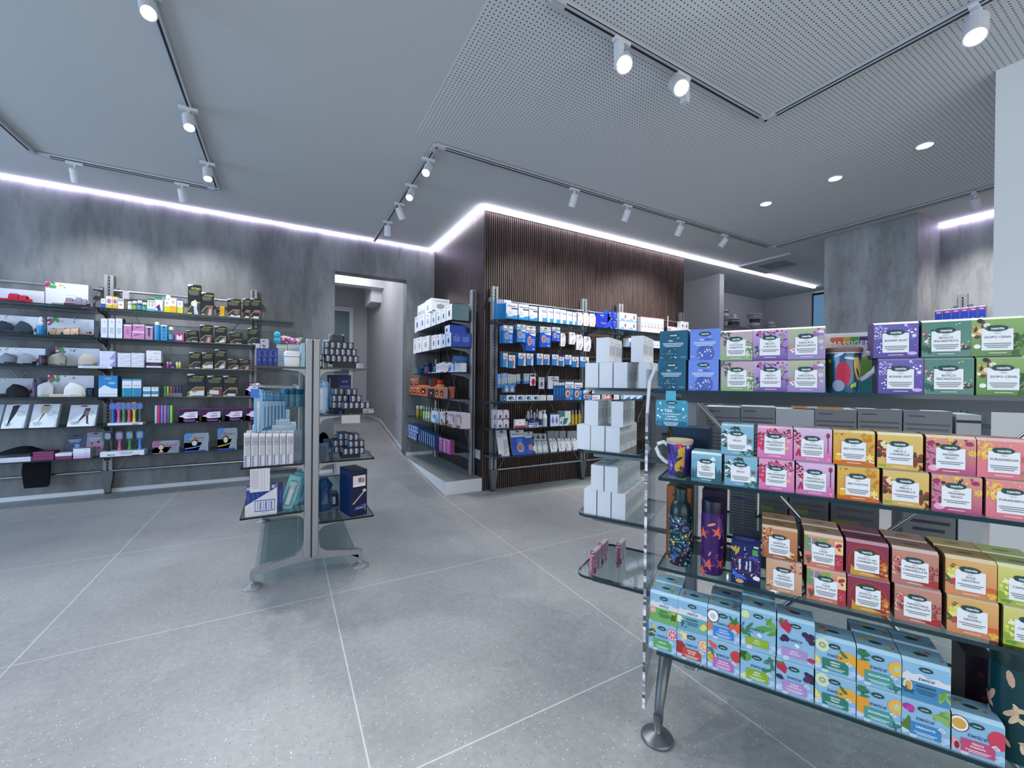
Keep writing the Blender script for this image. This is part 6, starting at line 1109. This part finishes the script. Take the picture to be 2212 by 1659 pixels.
C(969,973,835,'c85c5c','r,0,.6,1,1,d8b050','thin pink pouch standing alone on the corner shelf',off=.13,d=.05,name='patch_pouch',cat='pouch')
on(SA, .722, .1)
for i,(a,b_,bd) in enumerate(((886,894,'3c4c48'),(894.5,904,'c09438'),(904,912,'5c7840'))): Bt(a,b_,876,JAR,bd,'d0d4d4','supplement jar with flat white lid, %s on the fifth corner shelf' % ordn(i,3), name='jar', cat='jar', capat=.7, grp='supplement jars')
for i in range(10): 
    a = 911+i*5.4; Bt(a,a+5.6,877+.9*i,SPR,('b8d060','d8e8dc','e0e8ec','a8c060')[i%4],'c8d080' if i%3 == 0 else 'dfe6e8','slim green or white spray bottle, %s on the fifth corner shelf' % ordn(i,10), capat=.65, off=.06+.03*(i%3), grp='slim spray bottles corner shelf', seg=10)
C(932,946,888,'dfe4ec','e,.5,.5,.3,.2,6aa0d8;r,.6,0,1,.4,80b0e0','white and blue sachet before the spray bottles',off=.05,d=.03,name='sachet',cat='sachet')
for i,(a,b_,y) in enumerate(((951,966,890),(962,981,890),(981,997,892))): C(a,b_,y,'dcd4e0','l,.3,.9,.85,2,.08,3a3440;e,.5,.1,.4,.1,a87858;e,.25,.3,.12,.12,5a5060;r,.86,.35,1,.85,c09048','big white and brown nappy style packet, %s on the fifth corner shelf' % ordn(i,3),off=.03+.03*(i == 2),d=.1,name='wipes_packet',cat='packet',side='c8bcc8',grp='large white packets corner shelf')
on(SA, .418, .03)
for r in (0,1):
    for i in range(6): 
        a = (879.5,883)[r]+i*4.9; C(a,a+4.7,0,'a8bce4','e,.5,.45,.25,.3,28407c;r,0,.85,1,1,2c58b8','small blue and white carton, %s in the %s row, lowest corner shelf' % (ordn(i,6),('lower','upper')[r]),zb=.4184+r*.094,h=.093,d=.06,side='1c3c7c',grp='small blue cartons lowest corner shelf')
for i in range(9): a = 909+i*4.5; C(a,a+2.6,0,'8ca0b4','r,.0,0,.3,1,1c4484','thin dark blue carton on edge, %s on the lowest corner shelf' % ordn(i,9),off=.05,h=.155-.002*i,d=.09,side='1c4484',grp='thin blue cartons on edge')
for i,(a,b_,bd) in enumerate(((948.5,956,'c058a8'),(957.5,963,'a8a0ac'),(964,972.5,'d060b8'))): C(a,b_,946+i*2,bd,'v,.5,.7,.2,f0d8ec,ea;r,.0,.9,1,1,d8a8cc','slim magenta or grey carton, %s on the lowest corner shelf' % ordn(i,3),off=.04,d=.05,side='7a3a6c',grp='slim magenta cartons')
# ================================================================ goods on the slatted wall shelving
on(SS, ZS[0], .02)
NX = 'T,.5,.82,.17,202860,Nexcare;r,.45,.62,1,.70,5c2864;r,.12,.28,.5,.5,dcdcda;p,2c9cdc,0,0,1,0,1,.26,.6,.22,.5,.15,.12,.15,.1,.3,0,.34'
for i in range(5): C(1073+i*4,1086+i*4.6,663-i*1.8,'2c8ccc','r,0,.8,1,1,e4e8ee','blue edged plaster carton in the receding row at the upright, %s' % ordn(i,5),off=.10-.012*i,d=.07,side='1f78b8',grp='receding plaster cartons',h=.2)
for i,(a,b_,y) in enumerate(((1093.5,1118.5,654.5),(1120,1142,657.5),(1143,1161.5,662))): C(a,b_,y,'e8eaf2',NX,'large white and blue plaster carton, %s on the top slatted wall shelf' % ordn(i,3),d=.1,side='2480c0',grp='large plaster cartons top shelf')
for i,(a,b_,y) in enumerate(((1164,1181.5,664),(1182.3,1195,666),(1196,1209.5,667.5),(1210.3,1223,670),(1224,1236,673),(1237,1248,675))): C(a,b_,y,'e8eaf4','T,.6,.8,.12,303c80,Nexcare;r,.4,.68,1,.72,7a4a90;l,.3,.8,.55,4,.08,c8ccd8;r,.45,.0,1,.28,38a0e0','slim white and blue plaster carton, %s in the row' % ordn(i,6),d=.1,side='2480c0',grp='slim plaster cartons top shelf')
HX = 'p,181c3c,1,0,1,.3,.8,0;p,181c3c,1,1,1,.75,.8,1;t,.45,.8,.12,b02c60,presteril;l,.1,.6,.66,1,.05,b0b0bc;p,d8b8b4,.3,.1,.6,.45,.85,.4,.55,.05'
for i,(a,b_,y) in enumerate(((1246,1259.5,675),(1261.5,1273,676.5),(1274,1287,678))): C(a,b_,y,'e6e6ec',HX,'white angular plaster packet, %s left of the blue box' % ordn(i,3),d=.05,grp='angular plaster packets top shelf',name='plaster_packet',cat='packet')
C(1288,1319.5,677,'1f34b4','T,.4,.86,.12,eef2fc,Cetilar;t,.45,.72,.08,4aa0ec,Patch;l,.3,.7,.35,2,.06,a8b8ec;p,2c48d0,.5,0,1,.1,1,.7','large royal blue carton lettered in white, top slatted wall shelf',d=.08)
for r in (0,1):
    for i in (0,1): C((1320,1331)[i],(1330.5,1340.5)[i],0,'1c30a8','t,.5,.8,.2,e0e8fa,Ceti;l,.3,.7,.55,3,.12,8098e4;e,.8,.1,.12,.08,40d0e0','small royal blue carton, %s %s of four' % (('lower','upper')[r],('left','right')[i]),zb=ZS[0]+.0004+r*.108,h=.106,d=.07,grp='small royal blue cartons',side='2c7cd0')
    for i in (0,1): C((1346,1364.5)[i],(1364,1383)[i],0,'e6eaf2','p,7ab4e8,0,.1,.4,.45,.7,.1,1,.25,1,.0,0,0;e,.7,.55,.1,.25,b03c70;l,.1,.5,.75,1,.06,8a90a8','white carton with pale blue wave, %s %s of four' % (('lower','upper')[r],('left','right')[i]),zb=ZS[0]+.0004+r*.108,h=.106,d=.07,grp='wave cartons',side='c8ccd4')
for i in range(7): a = 1384.5+i*7.1; C(a,a+6.7,684+i*.8,'e4e4f0','e,.5,.55,.35,.1,50a8e0;e,.6,.55,.22,.07,e4e4f0;e,.45,.36,.35,.04,d06a78;r,0,.95,1,1,d88a9c;l,.2,.8,.25,2,.08,b8b8c8','slim white carton with blue swirl, %s on the top shelf' % ordn(i,7),d=.06,grp='swirl cartons top shelf',side='c8c8d4')
t = E_('paper_stand', SS.W(SS.hit(1447,700,.1)[0],.1,ZS[0]+.0004), 0, 'white leaflet with red border standing near the end of the top shelf', 'leaflet')
MB().loft([[(-.05,0,0),(-.04,0,0),(-.03,.003,.26),(-.04,.003,.27)],[(-.05,.003,0),(-.04,.003,0),(-.03,.006,.26),(-.04,.006,.27)]], M('ecebf2')).build('spine', t); MB().box(-.03,.14,.01,.013,0,.13,M('e6e4ec')).box(-.03,.14,.0095,.01,.122,.13,M('c05060')).build('sheet', t)
for i in range(7):
    up = i >= 5; j = i-5 if up else i; a = (1458,1479)[up]+j*8.5; C(a,a+8,0,'d4d4dc','e,.5,.4,.15,.22,2a2438;l,.3,.9,.8,1,.1,8a8894','small white carton near the pillar end, %s %s' % (ordn(j,2 if up else 5),'on top' if up else 'in the lower row'),zb=ZS[0]+.0004+(.1 if up else 0),h=.098,d=.06,grp='small white cartons at the shelf end',off=.03)
# hanging packs
def hang(x0, x1, yt, yb, spec, body, label, n=1, off=.03, th=.012, grp=None, name='plaster_packet', gap=.02, side='2070b8'):
    S = SS; a,_ = S.hit(x0, yt, off); b_,_ = S.hit(x1, yt, off); _,z1 = S.hit((x0+x1)/2, yt, off); _,z0 = S.hit((x0+x1)/2, yb, off); w = b_-a; h = z1-z0
    for i in range(n):
        mb = carton_mb(w,h,th,body,spec,side=side); art(mb, front(w,h), w, h, 'e,.5,.93,.12,.02,101216;r,.42,.8,.44,.92,181a22;r,.56,.8,.58,.92,181a22' , 20)
        o = mb.build(name, None, S.W((a+b_)/2, off+gap*i, z0), S.a); tag(o, label + ('' if n == 1 else ', foremost' if i == 0 else ', %s deep' % ORD[i]), 'packet', grp)
        if i == 0: h0 = E_('display_hook', S.W((a+b_)/2, off-.02, z0+h*.93), 0, 'chrome hook of the %s' % label, 'hook', 'chrome display hooks'); MB().tube([(0,-.01,.012),(0,0,0),(0,.2-off,0)], .0022, CHROME, 6).build('hook_wire', h0)
BP = 'T,.5,.8,.1,303468,Medipore+Pad;r,.2,.7,.9,.73,14161e;p,%s,0,0,1,0,1,.6,.6,.62,.3,.7,0,.72;e,.35,.4,.2,.18,ecd8d8;e,.35,.4,.16,.15,a87068;l,.6,.92,.45,4,.07,b8d4f4;r,.7,.05,.85,.1,e8f0fa'
for i,(x0,x1,y0,y1,n,cl) in enumerate(((1088,1108,703,741,5,'2474c8'),(1117,1136,701,739,5,'2c80cc'),(1137,1157,704,758,4,'2450c4'),(1167,1190,706,750,4,'2450c4'),(1193,1210,707,737,3,'2450c4'))):
    hang(x0,x1,y0,y1,BP % cl,'e8ecf4','blue round-picture plaster packet, %s in the upper hanging row' % ordn(i,5),n=n,grp='upper hanging blue packets')
for i,(x0,x1,y0,y1) in enumerate(((1211,1222,720,748),(1230,1244,718,744),(1245,1260,723,756),(1261,1277,727,759))): hang(x0,x1,y0,y1,HX,'e6e6ec','white angular packet, %s in the upper hanging row' % ordn(i,4),n=2,grp='upper hanging white packets',side='26284c')
NP = 'T,.5,.8,.15,282c4c,Nexcare;r,.0,.66,1,.69,%s;p,%s,0,0,.7,0,.7,.55,0,.6;r,.72,.1,.92,.5,%s;e,.7,.55,.12,.1,b83c4c'
for i,(x0,x1,y0,y1,k) in enumerate(((1087,1097,763,793,('14161e','2c84c8','d8a8a0')),(1099,1113,767,795,('c8786c','2c78b0','c88878')),(1120,1136,763,790,('20242c','2c74c0','c8c090')),(1138,1152,764,789,('181a22','3080c8','e0d0cc')),(1160,1173.5,764,788,('c8d8c8','2c84c4','d89a84')),(1175,1187,766,788,('c8d8c8','2c74b4','c87878')),(1193,1206.5,766,789,('c8c8d0','2c84d0','d0a078')),(1208,1219,771,791,('c8c8d0','2c74b4','c09080')),(1221,1234.5,767,788,('c8c8d0','2c7cdc','e4e8ec')),(1236,1250,771,793,('c8c8d0','2c78b8','c8a090')),(1253.5,1272,771,793,('c8c8d0','2c78c0','8a6a64')))):
    hang(x0,x1,y0,y1,NP % k,'e4e6ec','small plaster packet, %s in the middle hanging row' % ordn(i,11),n=3,grp='middle hanging packets',th=.02)
LP = 'r,0,0,1,.3,2c70b8;p,a8a8a0,.2,.1,.4,.5,.5,.1,.7,.5,.8,.15,.9,.6,.1,.6;l,.2,.8,.8,2,.08,7a7c88'
for i,(x0,x1,y0,y1,bd) in enumerate(((1075.5,1083,808,838,'88a8e0'),(1082,1089,807,838,'88a8e0'),(1089,1096,806,837,'88a8e0'),(1097,1106,808,836,'b8bcc0'),(1106.5,1115,809,834,'b8bcc0'),(1116,1124,808,829,'b8bcc4'),(1132,1143,807,829,'a8b4c8'))): hang(x0,x1,y0,y1,LP,bd,'pale blue pouch, %s in the lower hanging row' % ordn(i,7),n=1,grp='lower hanging pouches',th=.03,side='4a80c8')
hang(1145,1157,807,833,'e,.6,.3,.35,.3,c02c54;e,.6,.3,.2,.17,7a1430;r,.1,.75,.9,.95,3c3844','d8d4dc','white pouch with large red target circle on the hook rail'); hang(1164,1176,815,840,'e,.5,.4,.35,.3,9aa0a8;e,.5,.4,.2,.18,505860;l,.2,.8,.85,1,.1,3a3e48','b8bcc4','silver packet with grey ring print on the hook rail'); hang(1184,1207,813,840,'r,.45,.1,.95,.5,c4c4c8;l,.1,.9,.85,2,.08,4a4c54;r,.4,.6,.95,.7,5a6074','c8cacf','silver grey paired packet, rightmost on the hook rail',n=2)
on(SS, ZS[1], .02)
for i,(a,b_,s) in enumerate(((1085,1093,'2c6cac'),(1094,1114,0),(1115.5,1133.5,0),(1134.5,1150,0),(1150.5,1166,0),(1167,1179.5,1),(1182,1195,1))):
    C(a,b_,853.5,'d8dce2' if s != '2c6cac' else s,'e,.5,.45,.3,.35,4a7ab8;e,.4,.5,.15,.2,2a3040;p,7aa8dc,.3,.2,.9,.2,.7,.6' if s != 1 else 't,.5,.75,.2,9a3c88,protect;l,.2,.7,.4,2,.14,a8a8b4','small plaster tin, %s on the middle slatted wall shelf' % ordn(i,7),d=.05,grp='small plaster tins',side='8a8e98',name='plaster_tin',cat='tin')
for i in (0,1): C((1089,1101)[i],(1100.5,1112)[i],842,'4a7cb8','e,.5,.4,.3,.3,c8b8b0;l,.2,.8,.85,1,.15,e8ecf0','small blue tin on top of the row, %s one' % ('left','right')[i],zb=ZS[1]+.09,h=.075,d=.05,name='plaster_tin',cat='tin')
for i in range(4): C(1196+i*6,1201.5+i*6,827-i*.3,'17508c','r,.3,.3,.5,.7,4a90d0;r,0,.85,1,1,c8ccd4','dark blue pack on edge beside the knee bandage cartons, %s' % ordn(i,4),d=.1,grp='dark blue packs on edge',side='123c70')
NK = 'T,.5,.85,.13,28306c,Nexcare;r,0,0,1,.66,2c74b8;r,.15,.7,.8,.75,2c60b0;e,.3,.35,.28,.2,e0b8a4;e,.32,.34,.16,.12,b05a4c;l,.6,.95,.5,3,.08,8ac0ec;r,.6,.05,.75,.12,e8f0fa'
for i,(a,b_,y) in enumerate(((1221,1239.5,825),(1241,1258,826.5),(1260,1279,843))): C(a,b_,y,'e8ecf2',NK,'white and blue knee bandage carton, %s on the middle shelf' % ordn(i,3),d=.08,grp='knee bandage cartons',side='1c5ca0')
for i,(a,b_) in enumerate(((1281,1306),(1327,1347))):
    for r in (0,1): C(a,b_,0,'e4ecec' if i else 'ece8ec','t,.5,.4,.4,5a3a5c,%s;p,%s,0,.8,1,.8,1,1,0,1;k,%d,5,.02,.2,.15,.9,.06,e0903c/c8b050' % (('Neogel','Mirocal')[i],('3c7a9c','5a3a98')[1-i],i),'flat striped remedy carton, %s pair, %s' % (('left','right')[i],('lower','upper')[r]),zb=ZS[1]+.0004+r*.075,h=.072,d=.06,grp='flat striped remedy cartons')
C(1307,1326,842,'eceaf0','w,.2,.5,.3,12,e8a83c,8a4a20;w,.6,.45,.15,8,506ca8;r,0,0,1,.12,c03c78','white carton with orange daisy between striped cartons',d=.06)
for i,a in enumerate((1348,1362,1376)): C(a,a+12.5,842,'d8e4ec','p,2c6cb0,0,1,1,1,1,.85,.5,.7,0,.75;p,2c78b8,.1,0,1,0,1,.3;t,.5,.45,.1,3c5c8c,Remed','white and blue carton with curved stripes, %s' % ordn(i,3),d=.06,grp='curved stripe cartons')
on(SS, ZS[2], .03)
WB = 'e,.5,.3,.2,.18,4a4a54;e,.9,.92,.12,.1,a83c78;r,0,0,1,.1,5a4a6c'
for r in (0,1):
    for i in range(4): C((1075,1079.5,1084,1097)[i],(1081,1086,1096,1109)[i],0,'d0ccda',WB,'small lilac white carton, %s in the %s row by the upright' % (ordn(i,4),('lower','upper')[r]),zb=ZS[2]+.0004+r*.098,h=.096,off=.03 if i > 1 else .08,d=.05,grp='lilac white cartons by the upright')
C(1112,1135,906,'dcd8de','r,0,0,1,.25,b02c5c;e,.5,.6,.4,.3,f0f0f4;t,.5,.6,.2,5a4a80,WW','white and crimson wipes packet on the lower slatted wall shelf',d=.03,name='wipes_packet',cat='packet',off=.02); Bt(1136,1142,905,JAR,'a8b8a0','14161a','tiny jar with black lid beside the wipes packet',name='jar',cat='jar')
C(1142,1164,907,'1c3070','r,0,.0,1,.35,dfe4ec;p,dfe4ec,0,.55,1,.6,1,.5,0,.45;t,.5,.8,.14,dfe6f4,Cutafilm;p,1c3070,.1,.1,.8,.1,.9,.3','navy and white carton on the lower slatted wall shelf',d=.04,off=.02)
for i,(a,b_,y,p_) in enumerate(((1139,1147,889,CYL),(1146,1153,885,BTL),(1153,1159,891,CYL),(1159,1165,884,BTL),(1165,1173,888,CAN),(1170,1176,885,BTL),(1174,1185,886,BTL))): Bt(a,b_,y,p_,('a8b0b8','9aa0a8','a8b0b8','c0c8cc','d8dce0','c8ced4','dfe2e6')[i],'c8ccd2','grey white bottle with blue band, %s on the lower slatted wall shelf' % ordn(i,7),capat=.8,off=.09 if i not in (4,6) else .03,grp='grey white bottles',labelz=(.1,.5,('28346c','c8ccd2')[i == 6]),seg=12)
C(1189,1208,892,'dcdce8','r,0,.88,1,1,30406c;e,.28,.4,.16,.22,5a88c8;e,.72,.4,.16,.22,5a88c8;p,5a88c8,.14,.5,.28,.8,.42,.5;p,5a88c8,.58,.5,.72,.8,.86,.5;l,.2,.8,.1,1,.04,c08aa8','white carton with two blue drops, lower slatted wall shelf',d=.07,side='24508c'); C(1209,1216.5,903,'d8dce4','e,.5,.4,.3,.25,4a80b8;r,.3,.85,.7,.95,20242c','tiny white carton with one blue drop',d=.03)
C(1212,1233,888,'dfe3e2','r,0,.6,.4,1,3c7880;p,2c7c78,.1,0,.55,.1,.75,.5,.3,.5;p,a83440,.7,0,1,.05,1,.2','white and green carton with diagonal corner, lower slatted wall shelf',d=.07,off=.05)
for i in range(3): Bt(1235.5+i*7.4,1242+i*7.4,886,BTL,'c8a83c','b8bcc0','dark glass bottle with yellow label, %s' % ordn(i,3),capat=.78,off=.06,labelz=(.05,.58,'c8b040'),grp='yellow labelled bottles',seg=12)
on(SS, ZS[3], .03)
LT = dict(S=SS, name='bandage_packet', cat='packet')
def lean(x0,x1,yt,yb,body,spec,label,n=1,**k): return tilted(SS,x0,x1,yt,yb,ZS[3]+.0004,body,spec,label,lean=.3,off=.12,n=n,name='bandage_packet',cat='packet',side='9aa0b0',**k)
lean(1078,1101,928,983,'d8d4e0','T,.45,.9,.1,b02c60,Presteril;l,.1,.5,.8,2,.04,6a6878;p,b0b0b8,.5,.2,.95,.3,.95,.6,.6,.65;p,b0b4bc,.4,.0,.8,.05,.9,.25,.5,.2;r,0,0,.25,.08,24306c','large white bandage packet leaning at the lowest shelf end')
lean(1109,1138,928,980,'2454b8','r,0,.72,1,1,d8dce4;T,.5,.84,.09,303468,Medipore+Pad;e,.6,.28,.25,.18,e8d4d4;e,.6,.28,.21,.15,a87068;l,.4,.8,.6,4,.06,8ab4ec','large blue bandage packet with round picture, lowest shelf',n=2); lean(1139,1157,931,975,'2454b8','r,0,.72,1,1,c8ccd4;T,.5,.84,.08,303468,Nexcare;e,.5,.28,.25,.15,b88888','smaller blue bandage packet behind the large one')
for i,a in enumerate((1150,1161,1172)): lean(a,a+13,935,977,'b4b8be','e,.5,.8,.25,.1,3a3e44;r,0,.6,1,.64,3c6c90;e,.5,.25,.3,.15,d0d4d8','silver pouch with blue line, %s on the lowest shelf' % ordn(i,3),grp='silver pouches lowest shelf')
for i,a in enumerate((1190,1208,1222,1234)): lean(a,a+16,945,977,'dcd8e0','p,282448,.8,1,1,.7,1,1;T,.42,.8,.14,a82c70,presteril;p,282448,1,0,1,.3,.8,0;e,.3,.5,.06,.05,3a3444;e,.3,.35,.06,.05,3a3444;e,.35,.2,.06,.05,3a3444','white packet with plum lettering, %s on the lowest shelf' % ordn(i,4),grp='plum lettered packets lowest shelf')
for i,(a,b_) in enumerate(((1183,1196),(1193+4,1207),(1209,1222),(1226,1245))): C(a,b_,931,'a8aab0','','grey carton at the back of the lowest slatted wall shelf, %s' % ordn(i,4),off=.25,d=.06,grp='grey cartons at the back')
# second level goods seen over the white end cartons
zs2 = SS.hit(1372,749,.03)[1]
pane(uS, rectp(3.95,5.10,0,.33), zs2)
on(SS, zs2, .03)
C(1359,1384,731,'e4e4f0','r,0,0,1,.3,5c6cc8;p,5c6cc8,.0,.3,.2,.3,.1,.7;p,5c6cc8,.8,.3,1,.3,1,.8;l,.3,.7,.75,2,.1,a0a8d0','white and violet carton in the right bay behind the white end cartons',d=.1)
for i in range(6): a = 1386+i*8; C(a,a+7.6,734+i*.8,'e4e4ee','e,.5,.4,.35,.16,50a8e0;e,.62,.4,.22,.1,e4e4ee;l,.2,.8,.8,2,.1,a8a8b4','white swirl carton in the right bay, second level, %s' % ordn(i,6),d=.08,grp='swirl cartons second level',side='c8c8d4')
# ================================================================ ceramic pharmacy jars on the far cabinet
cab = tag(MB().box(6.73,9.3,4.45,4.85,0,2.26,M('9c9ea4',.6)).box(6.73,9.3,4.43,4.45,2.22,2.26,M('5c5e66',.5)).build('tall_cabinet'), 'tall grey cabinet carrying ceramic jars in the far niche', 'cabinet')
CER = M('a9a9b0',.3); CD = M('3a3d4a',.35)
def vase(x, prof, bands, label, s=1):
    t = E_('ceramic_jar', (x,4.6,2.2604), 0, label, 'jar', None); mb = MB(); mb.lathe([(r*s,z*s) for r,z in prof], CER, 24)
    mc = MB()
    for z0,z1,r0,r1 in bands: mc.lathe([(r0*s+.002,z0*s),(r1*s+.002,z1*s)], CD, 24)
    for j in range(8): a = -pi/2+(j-3.5)*.35; z0,z1,r0,r1 = bands[len(bands)//2]; zc_ = (z0+z1)/2-.045; r_ = (r0+.004)*s; mc.lathe([(.001,0),(.014,.004)], M('5a5e70'), 8, c=(r_*cos(a), r_*sin(a), zc_*s), axis='y')
    mb.build('jar_body', t); mc.build('painted_band', t); return t
vase(6.95,[(.07,0),(.05,.04),(.1,.12),(.14,.2),(.1,.27),(.08,.29),(.12,.31),(.1,.34),(.04,.38),(.03,.4),(.001,.42)],[(.11,.13,.09,.105),(.18,.21,.13,.137),(.30,.315,.11,.12)],'dark banded ceramic jar at the partition edge',.85)
vase(7.28,[(.1,0),(.12,.02),(.12,.17),(.13,.19),(.11,.22),(.05,.25),(.06,.3),(.03,.33),(.001,.34)],[(.03,.045,.12,.12),(.06,.14,.12,.12),(.175,.195,.125,.13)],'cylindrical ceramic jar with knob lid',.8)
vase(7.95,[(.07,0),(.05,.04),(.06,.06),(.13,.1),(.1,.14),(.08,.16),(.11,.24),(.16,.33),(.17,.35),(.15,.36)],[(.09,.11,.11,.125),(.18,.27,.09,.12),(.32,.34,.15,.165)],'wide-rimmed ceramic urn in the middle of the cabinet',.88)
vase(8.52,[(.15,0),(.16,.03),(.1,.08),(.12,.1),(.1,.16),(.11,.18),(.06,.22),(.03,.25),(.001,.27)],[(.01,.03,.155,.16),(.09,.105,.11,.12),(.165,.18,.1,.11)],'tiered ceramic jar with white knob',.9)
vase(9.12,[(.15,0),(.16,.02),(.1,.07),(.06,.1),(.03,.12),(.02,.16),(.001,.19)],[(.005,.03,.155,.155),(.05,.065,.115,.105),(.08,.1,.08,.065)],'low dark ceramic lid jar at the right end')
SC.view_settings.view_transform = 'Standard'; SC.view_settings.look = 'None'; SC.view_settings.gamma = 1; SC.view_settings.exposure = .12
SC.view_settings.use_curve_mapping = False
